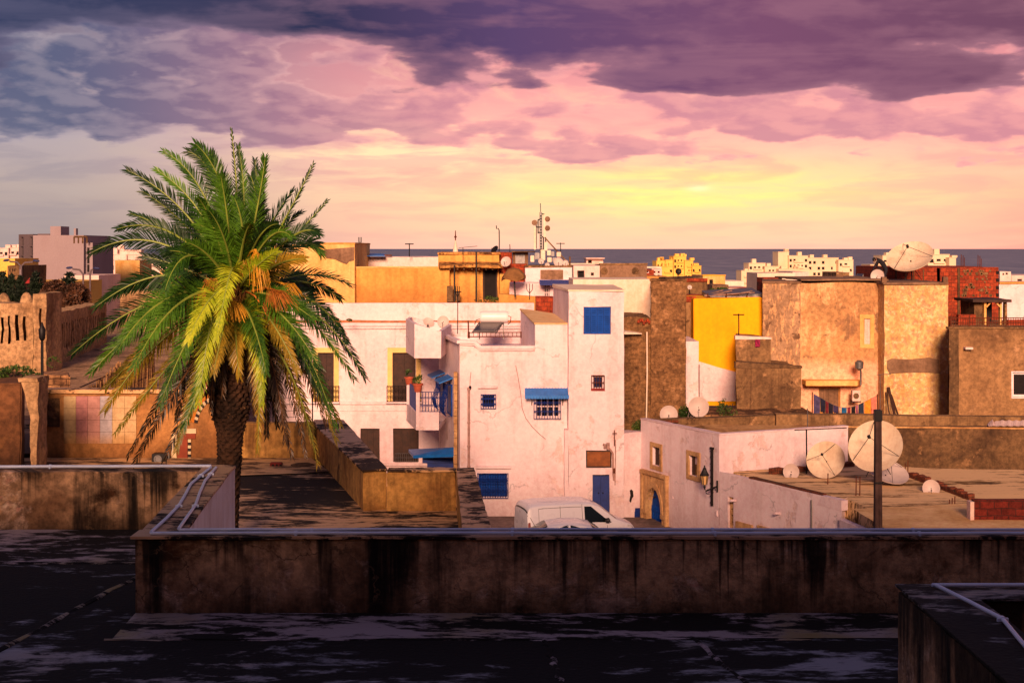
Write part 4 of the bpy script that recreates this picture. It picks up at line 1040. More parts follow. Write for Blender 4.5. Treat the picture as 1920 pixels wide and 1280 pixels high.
        for k in range(4): p, q = a[k], a[(k+1) % 4]; mb.quad((p[0], p[1], p[2]-.05), (q[0], q[1], q[2]-.05), q, p)
        mb.build('awning', M['blue_lt'], t, label='small blue awning over a lane side window')
    # big blue canopy over the lane door, and its stepped blue boxing
    a = [W(852, 838, 61.0), W(766, 842, 64.2), W(775, 853.5, 61.5), W(852, 851, 60.3)]
    mb = MB(); mb.poly(a); lo = [p-Vector((0, 0, .12)) for p in a]; mb.poly(list(reversed(lo)))
    for k in range(4): mb.quad(lo[k], lo[(k+1) % 4], a[(k+1) % 4], a[k])
    mb.build('door_canopy', M['blue_lt'], t, label='broad blue door canopy on the lane side')
    mb = MB(); mb.box(X_(792, 61.6), X_(850, 61.6), 61.6, 62.6, Z_(868, 61.6), Z_(858, 61.6)); mb.box(X_(801, 61.5), X_(850, 61.5), 61.5, 62.7, Z_(884, 61.5), Z_(868, 61.5)-.003)
    mb.build('canopy_box', M['blue_dk'], t)
    # stone quoin strip at the corner
    mb = MB(); z = .4; k = 0; rnd = random.Random(2)
    while z < Z_(700, 60.4):
        h_ = rnd.uniform(.26, .42); mb.box(X_(851.5, 60.45)-rnd.uniform(0, .02), X_(857.5, 60.45), 60.28, 60.8, z, min(z+h_-.02, Z_(698, 60.4))); z += h_
    mb.build('quoin_strip', M['stone'], t, rough=(.2, .012))
    return t
house_b()
def pot(label, c, s, grp='potted plants on the balcony'):
    t = thing('potted_plant', label, 'potted plant', c, grp); mb = MB()
    mb.lathe([(.11*s, 0), (.155*s, .22*s), (.18*s, .22*s), (.18*s, .28*s), (.15*s, .28*s), (.14*s, .25*s)], c, 14)
    mb.build('pot', simple('terracotta', C(176,84,58), .85, 0, .2, 5), t, smooth=40)
    mb = MB(); leafcloud(mb, (c[0], c[1], c[2]+.42*s), (.17*s, .17*s, .16*s), 90, .07*s, random.Random(len(label))); mb.build('foliage', M['leaf'], t)
pot('terracotta pot on the farther pillar of the lower balcony', (X_(767, 64.5), 64.5, Z_(720.5, 64.5)), 1.2)
pot('terracotta pot on the nearer balcony pillar by the railing', (X_(783.5, 61.3), 61.3, Z_(735, 61.2)+.005), 1.3)
def solar_heater():
    t = thing('solar_water_heater', 'white cylindrical solar water heater with dark collector on the white roof', 'water heater', W(920, 632, 64.3))
    Yh = 64.6; mb = MB(); a = W(900, 594, Yh); b = W(953, 594, Yh)
    d = (b-a); L = d.length; r = 10.8/F*Yh
    mb.lathe([(.02, 0), (r*.8, .0), (r*.96, .05), (r, .12), (r, L-.12), (r*.96, L-.05), (r*.8, L), (.02, L)], a, 28, ax=d); mb.build('tank', simple('tank_white', C(236,222,222), .35, 0, .05, 2, bmp=0), t, smooth=50)
    mb = MB(); p = [W(903, 606, Yh-.2), W(942, 606, Yh-.2), W(929, 622.5, Yh-1.5), W(887, 622.5, Yh-1.5)]
    n = (p[1]-p[0]).cross(p[3]-p[0]).normalized()*-.07; n = n if n.z > 0 else -n
    mb.poly([q+n for q in p]); mb.poly([q for q in reversed(p)])
    for k in range(4): mb.quad(p[k], p[(k+1) % 4], p[(k+1) % 4]+n, p[k]+n)
    o = mb.build('collector_frame', M['steel'], t)
    c = sum(p, Vector())/4; pi = [q.lerp(c, .08)+n*1.08 for q in p]
    mb = MB(); mb.poly(pi); mb.poly([q-n*.2 for q in reversed(pi)])
    for k in range(4): mb.quad(pi[k]-n*.2, pi[(k+1) % 4]-n*.2, pi[(k+1) % 4], pi[k])
    mb.build('collector_glass', simple('collector_glass', C(48,40,42), .25, 0, .1, 1, bmp=0), o)
    mb = MB()
    for u in (899, 944): mb.beam(W(u, 603, Yh), W(u, 636, Yh), .05, .05); mb.beam(W(u-14, 624, Yh-1.5), W(u, 604, Yh-.1), .04, .04)
    mb.beam(W(899, 606, Yh), W(944, 606, Yh), .05, .05); mb.build('stand', M['steel'], t)
    mb = MB(); mb.tube([W(952, 592, Yh-.1), W(958, 594, Yh-.1), W(957, 604, Yh-.1), W(952, 608, Yh)], .02, 5); mb.tube([W(900, 598, Yh-.1), W(893, 600, Yh-.1), W(890, 608, Yh-.1)], .02, 5); mb.build('pipe', M['rust'], t)
solar_heater()
def railing(label, a, b, hgt, n, mat='rust', group=None, r=.016, posts=2, rails=2, cat='railing'):
    a = Vector(a); b = Vector(b); t = thing('roof_railing', label, cat, a, group); up = Vector((0, 0, hgt))
    mb = MB()
    for k in range(rails): f = k/(rails-1) if rails > 1 else 1; mb.tube([a+up*f*.95, b+up*f*.95], r*1.3, 5)
    mb.build('rail', M[mat], t)
    for k in range(n+1): p = a.lerp(b, k/n); mb = MB(); mb.tube([p, p+up*.95], r*.8, 4); mb.build('baluster', M[mat], t)
    for k in range(posts): p = a.lerp(b, k/(posts-1)); mb = MB(); mb.tube([p-Vector((0, 0, .06)), p+up*1.15], r*2, 5); mb.build('post', M[mat], t)
ra = W(880, 631.5, 63.2); rb = W(977, 631, 63.2)
railing('low rusty railing on the white roof in front of the solar heater', ra, rb, .2, 12, 'rust')
aerial('thin rusty post at the left end of the low roof railing', 878, 601, 634, 63, 'none', r=.035, col='rust', group=None, name='rusty_post', cat='post')
aerial('tall thin aerial mast between the two small dishes and the solar heater', 858, 547, 626, 64, 'fork', .3, .022)
dish('small pale dish left of the thin mast on the white roof', W(803, 606, 66.6), 11/F*66.6, (.2, .9, .35), mast=.3)
dish('small round dish on the white roof left of the solar heater', W(831, 603, 66.6), 11/F*66.6, (-.1, -.9, .2), mast=.45)

# ------------------------------------------------------------------ white house with brown doors (behind the palm)
YC = 68.5
def house_c():
    t = thing('white_house', 'long white two storey house with tall brown doors edged in yellow, right of the palm', 'house', (-4, 72, .5))
    x0, x1 = X_(455, YC), X_(1002, YC); w = Wall((x0, YC), (x1, YC))
    Hs = [H(w, 0, 736, 661, 780, 752, .25), H(w, 0, 596, 661, 626, 752, .25), H(w, 0, 490, 661, 514, 752, .25), H(w, 0, 675.5, 803, 712, 866, .25), H(w, 0, 737, 803, 785, 866, .25), H(w, 0, 560, 803, 600, 866, .25)]
    mb = MB(); block(mb, [(x0, YC), (x1, YC), (x1, 76), (x0, 76)], .3, Z_(611, YC), Hs); mb.build('wall', M['white'], t, rough=(1., .03, .4))
    mb = MB(); mb.box(x0-.02, x1, YC+.55, YC+.9, Z_(611, YC)-.1, Z_(568, YC+.55)); mb.build('terrace_parapet', M['white'], t, rough=(.8, .03, .4), bevel=.02)
    xc = X_(1003, YC)
    mb = MB(); mb.box(x0-.08, xc, YC-.22, YC+.548, Z_(611, YC), Z_(605, YC)); mb.box(x0-.02, xc-.1, YC-.13, YC, Z_(616, YC), Z_(611, YC)-.003); mb.build('cornice', M['white'], t, rough=(.6, .02))
    mb = MB(); mb.box(x0, xc, YC-.02, YC+.545, Z_(605, YC)+.003, Z_(601.5, YC)); mb.build('cornice_tiles', M['rust_tile'], t, rough=(.25, .03))
    mb = MB(); mb.box(x0-.05, X_(862, YC), YC-.16, YC-.003, Z_(757, YC), Z_(752.5, YC)); mb.box(x0-.05, X_(862, YC), YC-.06, YC-.002, Z_(770, YC), Z_(757, YC)-.003); mb.build('string_course', M['white'], t, rough=(.5, .015))
    mb = MB(); mb.box(x0, X_(862, YC), YC-.12, YC-.002, Z_(872, YC), Z_(868, YC)); mb.build('plinth_ledge', M['white'], t, rough=(.5, .01))
    ys = simple('yellow_surround', C(232,196,120), .85, 0, .15, 2)
    for k, h in enumerate(Hs[:3]):
        fr = frame_mb(w, h, .07).build('door', M['brown_wood'], t, label='tall brown double door in a yellow surround'); pane(w, h, fr); door_leaf(w, h, fr, M['brown_wood'], 2, 4, 'door_leaf')
        surround(w, h, .24, ys, fr, .04, bottom=False)
        _, a, b, c, d, dep = h; grille(w, (a-.25, b+.25, c+.02, c+.75), fr, M['black_iron'], .28, 9, 1, .014, True, name='balcony_rail')
        mb = MB(w.M); mb.box(a-.3, b+.3, -.33, -.165, c-.08, c+.0); mb.build('balcony_slab', M['white'], fr)
    for k, h in enumerate(Hs[3:]):
        fr = frame_mb(w, h, .07).build('window', M['brown_wood'], t, label='tall brown ground floor window'); pane(w, h, fr); door_leaf(w, h, fr, M['brown_wood'], 3, 3, 'shutter', knob=False)
        _, a, b, c, d, dep = h
        if k == 1: grille(w, (a+.1, b-.05, c+.02, c+.42), fr, M['steel'], .04, 12, 2, .012, name='window_guard')
    # shallow outline of a blocked opening
    mb = MB(w.M); q = w.r(735, 628, 762, 646); mb.box(q[0], q[1], -.02, .0, q[2], q[3]); mb.build('blocked_opening', M['white'], t)
M['rust_tile'] = simple('rusty_tile_edge', C(176,110,70), .85, 0, .4, 3)
house_c()
def wires():
    t = thing('wire_fence', 'thin wire fence on the low ochre wall between palm fronds', 'fence', W(545, 793, 43.5)); mb = MB(); Y = 43.45
    for v in (745, 757, 769, 781): mb.tube([W(452, v, Y), W(520, v+.8, Y), W(586, v, Y)], .006, 4)
    mb.build('wire', M['steel'], t)
    for u in (512, 586): mb = MB(); mb.tube([W(u, 793, Y), W(u, 738, Y)], .02, 5); mb.build('post', M['black_iron'], t)
wires()

# ------------------------------------------------------------------ ochre roof houses behind
YD = 84.
M['slab_old'] = plaster('crumbling_roof_slab', C(196,142,76), C(132,86,42), big=1.1, bigamt=1., streak=.5, streakc=C(80,48,26), st_s=3, patch=C(92,58,34), pth=.56, ps=1.8, fine=.35, bmp=1., off=41)
def ochre_houses():
    t = thing('ochre_house', 'tall peeling ochre block with a brown doorway beside the palm crown', 'house', (X_(605, YD), YD, 0))
    w = Wall((X_(500, YD), YD), (X_(665, YD), YD)); h = H(w, 0, 545, 515, 574, 567, .3)
    p = [(X_(500, YD), YD), (X_(543, YD), YD), (X_(543, YD), YD+4), (X_(500, YD), YD+4)]
    mb = MB(); block(mb, [(X_(500, YD), YD), (X_(665, YD), YD), (X_(665, YD), YD+9), (X_(500, YD), YD+9)], 5, [Z_(459, YD), Z_(457, YD), Z_(457, YD), Z_(459, YD)], [h]); mb.build('wall', M['ochre_lt'], t, rough=(.8, .05, .6), bevel=.04)
    mb = MB(); mb.box(X_(596, YD), X_(666, YD), YD-.05, YD+9.05, Z_(458, YD)+.01, Z_(455, YD)); mb.build('coping', M['ochre'], t, rough=(.7, .04))
    fr = frame_mb(w, h, .12).build('door', M['white_far'], t); pane(w, h, fr, 'brown_wood')
    # flaked cement patch near the top, a real layer of render
    mb = MB(); pts = [(608, 468), (664, 463), (664, 488), (655, 490), (650, 495), (640, 492), (628, 486), (612, 484), (606, 478)]
    lo = [W(a, b, YD-.03) for a, b in pts]; mb.poly(list(reversed(lo))); 
    for k in range(len(lo)): a, b = lo[k], lo[(k+1) % len(lo)]; mb.quad(b, a, a+Vector((0, .05, 0)), b+Vector((0, .05, 0)))
    mb.build('render_patch', M['grey_render'], t, rough=(.3, .03))
    t = thing('ochre_wall', 'long smooth ochre terrace wall between the peeling block and the canopy', 'wall', (X_(750, YD), YD+.5, 5)); mb = MB()
    block(mb, [(X_(666, YD+.5), YD+.5), (X_(843, YD+.5), YD+.5), (X_(843, YD+.5), YD+1), (X_(666, YD+.5), YD+1)], 5, Z_(502, YD+.5)); mb.build('wall', M['ochre'], t, rough=(.8, .04, .6))
    mb = MB(); mb.box(X_(666, YD+.5), X_(843, YD+.5), YD+.46, YD+1.04, Z_(502, YD)-.02, Z_(500, YD)); mb.build('coping', M['ochre_lt'], t, rough=(.5, .03))
    # shed with the deep canopy
    t = thing('ochre_shed', 'ochre rooftop shed with a deep overhanging slab and dark doorway', 'shed', (X_(885, YD), YD+.3, 5))
    Y = YD+1.2; w = Wall((X_(822, Y), Y), (X_(936, Y), Y)); h = H(w, 0, 905, 505, 933, 562, .3)
    mb = MB(); block(mb, [w.A, w.B, (w.B.x, Y+6), (w.A.x, Y+6)], 5, Z_(477, Y), [h]); mb.build('wall', M['ochre'], t, rough=(.7, .06, .8))
    fr = frame_mb(w, h, .1).build('door', M['brown_wood'], t); pane(w, h, fr)
    mb = MB(); ya = YD+.0; mb.prism([(X_(824, ya), ya), (X_(942, ya), ya), (X_(940, Y), Y+.2), (X_(822, Y), Y+.2)], Z_(502, ya), [Z_(497, ya), Z_(497, ya), Z_(490, Y), Z_(490, Y)]); mb.build('canopy', M['slab_old'], t, rough=(.3, .08))
    mb = MB(); mb.box(X_(821, Y), X_(938, Y), Y-.12, Y+6, Z_(476.9, Y), Z_(473, Y)); mb.build('roof_slab', M['slab_old'], t, rough=(.4, .06))
    for u in (845, 859, 871, 886, 899, 912, 924): mb = MB(); mb.box(X_(u-1.3, Y), X_(u+1.3, Y), ya+.2, Y, Z_(506, ya), Z_(502.3, ya)); mb.build('beam_end', M['brown_dk'], t)
    for u, v in ((852, 497), (893, 472)):
        mb = MB(); mb.tube([W(u, v, ya-.2), W(u, 566, ya-.2)], .05, 6); mb.build('pole', M['black_iron'], t)
    mb = MB(); mb.box(X_(838, YD+.2), X_(849, YD+.2), YD+.2, YD+.5, Z_(566, YD), Z_(536, YD)); mb.box(X_(853, YD+.1), X_(862, YD+.1), YD+.1, YD+.35, Z_(564, YD), Z_(548, YD)); mb.build('store_box', M['brown_dk'], t, rough=(.3, .03))
    leaf = plant('green_bush', 'green weeds growing in front of the dark shed doorway', 'weed', W(912, 561, YD), (.85, .25, .2), 380, .07, 'leaf', 41)
    t = thing('white_house', 'low white roof block with a light blue sheet roof in front of the sea', 'house', (X_(740, 92), 92, 5)); Y = 92
    mb = MB(); block(mb, [(X_(662, Y), Y), (X_(822, Y), Y), (X_(822, Y), Y+8), (X_(662, Y), Y+8)], 5, Z_(482, Y)); mb.build('wall', plaster('flaked_pale_wash', C(232,208,200), C(206,180,170), patch=C(120,80,60), pth=.70, ps=1.1, off=77), t, rough=(.8, .05))
    mb = MB(); mb.prism([(X_(664, Y-1), Y-1), (X_(722, Y-1), Y-1), (X_(722, Y+3), Y+3), (X_(664, Y+3), Y+3)], Z_(480.5, Y), [Z_(479, Y), Z_(479.5, Y), Z_(476, Y), Z_(475, Y)]); mb.build('sheet_roof', M['blue_lt'], t)
    mb = MB(); mb.box(X_(664, Y), X_(668, Y), Y-.1, Y, Z_(486, Y), Z_(480.5, Y)); mb.box(X_(683, Y), X_(686, Y), Y-.1, Y, Z_(487, Y), Z_(480.5, Y)); mb.box(X_(720, Y), X_(735, Y), Y-.3, Y, Z_(480.3, Y), Z_(477.5, Y)); mb.build('roof_bracket', M['rust'], t)
ochre_houses()
def minaret():
    t = thing('minaret_cap', 'small pale conical spire with a thin finial poking above the ochre roofs', 'spire', W(854, 480, 190)); Y = 190
    mb = MB(); mb.lathe([(6/F*Y, 0), (5/F*Y, 10/F*Y), (2.6/F*Y, 22/F*Y), (.6/F*Y, 31/F*Y)], W(854, 481, Y), 10); mb.build('cone', M['peach'], t)
    mb = MB(); mb.lathe([(.08, 0), (.08, .3), (.2, .45), (.08, .6), (.05, 1.3)], W(854, 450.5, Y), 6); mb.build('finial', M['rust'], t)
minaret()
aerial('thin aerial left above the blue sheet roof', 675, 452, 476, 91, 'fork', .3, .03)
aerial('T shaped aerial standing over the sea line left of the spire', 767.5, 456, 481, 91, 'T', .55, .035)
aerial('hooked mast beside the black dish on the ochre shed', 936, 432, 474, 88, 'hook', .3, .035)
aerial('spindly aerial on the canopy of the ochre shed', 868, 464, 497, YD+.3, 'yagi', .9, .02)
aerial('T shaped aerial with cross bar in front of the ochre shed wall', 858.5, 545, 566, YC+.5, 'T', .35, .025)
dish('black dish seen edge on at the top of the ochre shed', W(928, 468, 87), 8.2/F*87, (-.55, -.5, .55), 'black_iron', mast=.5)
# ------------------------------------------------------------------ corner house with the stone arch, roof with the dishes
E0, E1, E2 = (5.42, 59.9), (X_(1348.5, 54.3), 54.3), (X_(1590, 57.0), 57.0)
M['arch_stone'] = M['stone']
def corner_house():
    t = thing('white_corner_house', 'white corner house with sandstone arched door and two small stone framed windows', 'house', (8, 57, .7))
    w = Wall(E0, E1); z1 = Z_(815, 54.3)
    hs = [H(w, 0, 1224, 838, 1238.5, 873, .3), H(w, 0, 1292.5, 854, 1309, 892, .3)]
    # arched door: stepped opening approximated by narrow columns of holes
    s0, s1, _, zs = w.r(1215, 960, 1244, 945); zt = w.hit(1229, 914)[1]; n = 12
    arch = []
    for k in range(n):
        a = s0+(s1-s0)*k/n; b = s0+(s1-s0)*(k+1)/n; f = (k+.5)/n*2-1
        arch.append((0, a, b, .5, zs+(zt-zs)*max(0, 1-f*f)**.5, .0))
    holes = hs+arch
    z0t = w.hit(1208, 787)[1]
    mb = MB(); block(mb, [E0, E1, E2, (E2[0]+.2, 61), (E0[0]+.3, 61.5)], .3, [z0t, z1, Z_(800, 57), 4.2, 4.2], holes, cap=False)
    # roof well just behind the thin top edge
    o = mb.build('wall', M['white'], t, rough=(.5, .03, .6))
    mb = MB(); mb.prism([(E0[0]+.4, E0[1]+.3), (E1[0]-.05, E1[1]+.35), (E2[0]-.3, E2[1]+.2), (E2[0]-.2, 60.9), (E0[0]+.5, 60.9)], 3.0, 4.45); mb.build('roof', M['roofscreed'], t, rough=(.6, .03))
    for k, (a, b, za, zb) in enumerate(((E0, E1, z0t, z1), (E1, E2, z1, Z_(800, 57)))):
        mb = MB(); A = Vector((*a, za+.02)); B = Vector((*b, zb+.02)); d = (B-A).normalized(); inn = Vector((-d.y, d.x, 0))*.13; A += inn; B += inn; mb.beam(A, B, .3, .05); mb.build('coping', M['white_old'], t, rough=(.4, .02))
    for a, b in ((E0, (E0[0]+.3, 61.5)), (E1, E2)):
        pass
    # inner faces of the parapet
    mb = MB(); off = .26
    mb.prism([(E0[0]+.12, E0[1]+.22), (E1[0]+.0, E1[1]+.28), (E1[0]+.02, E1[1]+.42), (E0[0]+.2, E0[1]+.45)], 3.5, [z0t-.02, z1-.02, z1-.02, z0t-.02])
    mb.prism([(E1[0]+.03, E1[1]+.26), (E2[0]-.05, E2[1]+.16), (E2[0]-.05, E2[1]+.3), (E1[0]+.03, E1[1]+.42)], 3.5, [z1-.02, Z_(800, 57)-.02, Z_(800, 57)-.02, z1-.02])
    mb.build('parapet', M['white_old'], t)
    # door recess, leaf and surround
    dp = .2; mb = MB(w.M)
    pts = [(s0, .3)]+[(s0+(s1-s0)*k/24, zs+(zt-zs)*max(0, 1-(k/12-1)**2)**.5) for k in range(25)]+[(s1, .3)]
    for (a, c), (b, d) in zip(pts, pts[1:]): mb.quad((a, .0, c), (b, .0, d), (b, dp, d), (a, dp, c))
    mb.build('door_reveal', M['stone'], t)
    d = MB(w.M); q = [(a, dp-.02, c) for a, c in pts]; d.poly(q)
    for k in range(6): a = s0+(s1-s0)*(k+.5)/6; d.box(a-.07, a+.07, dp-.05, dp-.02, .8, zs+.2)
    for z in (1.1, 1.9, 2.5): d.box(s0+.05, s1-.05, dp-.07, dp-.05, z, z+.08)
    do = d.build('arched_door', M['blue'], t, label='blue planked door inside the stone arch')
    kb = MB(w.M); kb.lathe([(.03, 0), (.05, .04), (.02, .08)], (s0+.35, dp-.05, 1.7), 8, ax=(0, -1, 0)); kb.build('handle', M['black_iron'], do)
    fr = MB(w.M); a, b, _, zT = w.r(1206.5, 900, 1254, 884); zT = w.hit(1230, 886)[1]; nn = 24
    y = -.09
    def P(s, z): return (s, y, z)
    inner = [(s0+(s1-s0)*k/nn, zs+(zt-zs)*max(0, 1-(k/nn*2-1)**2)**.5) for k in range(nn+1)]
    for k in range(nn):
        (p, pz), (q, qz) = inner[k], inner[k+1]; g = 1.22; cx = (s0+s1)/2
        fr.quad(P(p, pz), P(q, qz), P(q, zT-.12), P(p, zT-.12)); fr.quad((p, y, pz), (q, y, qz), (q, .02, qz), (p, .02, pz))
        m0 = lambda s, z: (cx+(s-cx)*g, y-.05, zs+(z-zs)*g)
        fr.quad((p, y-.05, pz), (q, y-.05, qz), m0(q, qz), m0(p, pz)); fr.quad(m0(p, pz), m0(q, qz), (m0(q, qz)[0], y, m0(q, qz)[2]), (m0(p, pz)[0], y, m0(p, pz)[2])); fr.quad((p, y-.05, pz), (q, y-.05, qz), (q, y+.001, qz), (p, y+.001, pz))
    fr.box(a+.12, s0-.001, y, .02, .4, zT-.12); fr.box(s1+.001, b-.12, y, .02, .4, zT-.12)
    for x0, x1 in ((a, a+.12), (b-.12, b)):
        z = .4
        while z < zT-.14: h_ = min(.42, zT-.13-z); fr.box(x0, x1, y-.07, .02, z+.006, z+h_); z += h_
    fr.box(a-.02, b+.02, y-.09, .02, zT-.12, zT+.02)
    for x0, x1 in ((a+.12, s0+.03), (s1-.03, b-.12)): fr.box(x0, x1, y-.06, .01, zs-.15, zs+.02)
    for k in range(9): x = a+.16+(b-a-.32)*k/8; fr.box(x-.012, x+.012, y-.012, y+.001, zs+.9, zT-.2)
    fr.build('door_surround', M['stone'], t, label='squared sandstone surround of the arch')
    for h in hs:
        o = surround(w, h, .17, M['stone'], t, .05, name='window', label='small window in a thick sandstone frame'); pane(w, h, o); mb = MB(w.M); mb.box(h[1]+.0, h[1]+.22, .12, .16, h[3], h[4]); mb.build('shutter', M['brown_wood'], o)
    # cable conduit strip and small meter
    for u, v0, v1 in ((1336.5, 839, 948),):
        mb = MB(w.M); s, za = w.hit(u, v0); _, zb = w.hit(u, v1); mb.box(s-.045, s+.045, -.08, -.0, zb, za); mb.box(s-.1, s+.1, -.085, -.0, za-.06, za+.02)
        for f in range(9): mb.box(s-.06, s+.06, -.1, -.075, zb+(za-zb)*(f+.5)/9-.015, zb+(za-zb)*(f+.5)/9+.015)
        mb.build('cable_duct', M['black_iron'], t)
    mb = MB(w.M); s, z = w.hit(1345, 962); mb.box(s-.04, s+.04, -.06, 0, z-.1, z+.1); s, z = w.hit(1262, 932); mb.box(s-.03, s+.03, -.04, 0, z-.05, z+.05); mb.build('meter_box', M['white_old'], t)
    # lantern on its bracket
    t2 = thing('wall_lantern', 'black wall lantern with cream glass on a scrolled bracket beside the stone framed window', 'lantern', w.M @ Vector((w.hit(1344, 912)[0], -.1, w.hit(1344, 912)[1])))
    Yl = w.A.y+w.d.y*w.hit(1322, 900)[0]-.75; c = W(1321, 895, Yl)
    k = Yl/F
    mb = MB(); mb.lathe([(7.0*k, -.0), (4.6*k, -13*k*1.3)], c+Vector((0, 0, 4*k)), 6, cap=True); mb.build('glass', simple('lantern_glass', C(214,170,110), .4, 0, .15, 3), t2)
    mb = MB(); mb.lathe([(8.8*k, 0), (9*k, 1*k), (7*k, 4*k), (4.5*k, 9*k), (3.4*k, 12*k), (3.6*k, 13*k), (1.6*k, 15*k), (1.2*k, 19*k)], c+Vector((0, 0, 4*k)), 6); mb.build('lantern_roof', M['black_iron'], t2)
    mb = MB(); mb.lathe([(1.4*k, -24*k), (2.4*k, -21*k), (1.6*k, -18*k), (4.8*k, -14*k), (4.8*k, -13*k)], c+Vector((0, 0, 4*k)), 6)
    for j in range(6): a = math.pi/3*j; mb.tube([c+Vector((4.7*k*math.cos(a), 4.7*k*math.sin(a), -13*k)), c+Vector((7.2*k*math.cos(a), 7.2*k*math.sin(a), 4*k))], .012, 4)
    mb.build('lantern_cage', M['black_iron'], t2)
    e = w.M @ Vector((w.hit(1346, 911)[0], -.03, w.hit(1346, 911)[1])); b0 = c+Vector((0, 0, -20*k))
    mb = MB(); mb.tube([b0, b0+Vector((.05, .06, -.12)), e], .03, 6); mb.tube([e+Vector((0, -.03, .22)), e+Vector((0, -.03, -.22))], .035, 6)
    m_ = b0.lerp(e, .35); mb.tube([m_+Vector((.12*math.cos(a*.7), 0, -.16+.1*math.sin(a*.7))) for a in range(8)], .014, 4)
    m_ = b0.lerp(e, .7); mb.tube([m_+Vector((.09*math.cos(a*.7), 0, -.13+.08*math.sin(a*.7))) for a in range(8)], .012, 4)
    mb.build('bracket', M['black_iron'], t2)
corner_house()
ZR = 3.45
def dish_roof():
    t = thing('white_annex', 'low white annex sloping along the lane with an ochre screed roof full of dishes', 'house', (13, 50, .7))
    A = (E1[0]+.01, 54.2); B = (X_(1578, 48.2), 48.2); Cc = (X_(1590, 49.0), 49.0)
    w = Wall(A, B)
    zA, zB = Z_(883, 54.2), Z_(938, 48.2)
    h = H(w, 0, 1365, 931, 1375, 990, .18)
    mb = MB(); block(mb, [A, B, Cc, (E2[0]+.1, 57.05), (E2[0]-.3, 57.1)], .3, [zA, zB, zB-.02, 3.4, 3.4], [h], cap=False)
    mb.build('wall', M['white'], t, rough=(.5, .025, .6))
    mb = MB(w.M); mb.box(0, w.L, 0, .28, min(zA, zB)-.35, min(zA, zB)-.0); mb.build('wall_head', M['white_old'], t, rough=(.3, .02))
    mb = MB(); rnd = random.Random(6); n = 13; P0 = Vector((*A, zA)); P1 = Vector((*B, zB)); d = (P1-P0).normalized(); inn = Vector((-d.y, d.x, 0))
    for k in range(n): a = P0.lerp(P1, .25+.6*k/n); b = P0.lerp(P1, .25+.6*(k+.9)/n); mb.beam(a+inn*.16+Vector((0, 0, .01)), b+inn*.16+Vector((0, 0, .01)), .22, .07)
    mb.build('brick_coping', M['oldbrick'], t, rough=(.2, .015))
    fr = frame_mb(w, h, .05).build('window', M['stone'], t); mb = MB(w.M)
    for k in range(5): mb.box(h[1]+.03, h[2]-.03, .08, .12, h[3]+(h[4]-h[3])*k/5+.02, h[3]+(h[4]-h[3])*(k+1)/5-.02)
    mb.build('shutter', M['stone'], fr); pane(w, h, fr)
    for u0, v0, u1, v1 in ((1382, 980, 1412, 995), (1422, 987, 1446, 999)):
        q = w.r(u0, v0, u1, v1+20); mb = MB(w.M); mb.box(q[0], q[1], -.08, .02, q[2]-.6, q[3]); mb.build('door_head', M['stone'], t, label='sandstone head of a low lane door')
    for u, v in ((1379, 938), (1462, 962)):
        s, z = w.hit(u, v); mb = MB(w.M); mb.tube([(s, .02, z), (s+.02, -.25, z+.02)], .05, 7); mb.build('spout', M['white_old'], t)
    s, z = w.hit(1523, 950); mb = MB(w.M); mb.tube([(s, -.04, z+.25), (s, -.04, z-1.3)], .03, 5); mb.build('pipe', M['steel'], t)
    # second, lower length of wall towards the viewer
    C2 = (X_(1641, 45.2), 45.2)
    mb = MB(); block(mb, [(X_(1574, 48.0), 48.0), C2, (C2[0]+.25, C2[1]+.2), (X_(1582, 48.25), 48.25)], .3, [Z_(973, 48.0), Z_(1003, 45.2), Z_(1003, 45.2), Z_(973, 48.0)]); mb.build('low_wall', M['white'], t, rough=(.5, .02))
    # roof surface
    mb = MB(); mb.prism([(A[0]+.55, A[1]+.1), (B[0]+.3, B[1]+.3), (X_(1590, 48.4)+.2, 48.0), (C2[0]+.3, C2[1]+.15), (X_(1660, 41), 41), (22, 41), (22, 54.6), (X_(1700, 55.6), 55.6), (X_(1585, 56.8), 56.8), (A[0]+.6, A[1]+.3)], .3, ZR)
    mb.build('roof', M['roof_dish'], t, rough=(.7, .05, .7))
    mb = MB(); 
    mb.poly([(X_(1600, 46.5), 46.5, ZR+.05), (X_(1665, 43), 43, ZR+.05), (20, 43, ZR+.05), (20, 47.2, ZR+.055), (X_(1780, 47.3), 47.3, ZR+.055)]); mb.build('new_screed', M['roof_new'], t, rough=(.6, .03), label='paler newly laid screed near the dark pole')
    # rubble kerbs of red brick
    for a, b, n in (((X_(1445, 54.0), 54.0), (X_(1600, 55.9), 55.9), 16), ((X_(1702, 53.6), 53.6), (X_(1822, 48.4), 48.4), 20)):
        mb = MB()
        for k in range(n):
            p = Vector((*a, ZR)).lerp(Vector((*b, ZR)), k/n); q = Vector((*a, ZR)).lerp(Vector((*b, ZR)), (k+.86)/n); hh = rnd.uniform(.12, .26); mb.beam(p+Vector((0, 0, hh/2-.02)), q+Vector((0, 0, hh/2-.02)), .24, hh)
        mb.build('brick_kerb', M['oldbrick'], t, rough=(.2, .03))
    for u, v0, v1 in ((1605, 892, 929), (1612, 893, 928), (1552, 887, 908), (1785, 933, 948), (1790, 930, 948), (1780, 936, 948), (1702, 862, 890), (1697, 868, 889)):
        Yq = YZ(v1, ZR); mb = MB(); mb.tube([W(u, v1+1, Yq), W(u+.5, v0, Yq)], .02, 4); mb.build('rebar', M['rust'], t)
M['roof_dish'] = algae('stained_ochre_screed', C(230,188,136), C(112,80,38), .50, .8, tint=C(70,50,30), off=40., aniso=(.26, 1.7, 1), rough=(.85, .9), p2=.07)
M['roof_new'] = plaster('new_pale_screed', C(228,186,132), C(190,142,84), big=.6, bigamt=.8, fine=.15, off=44)
dish_roof()
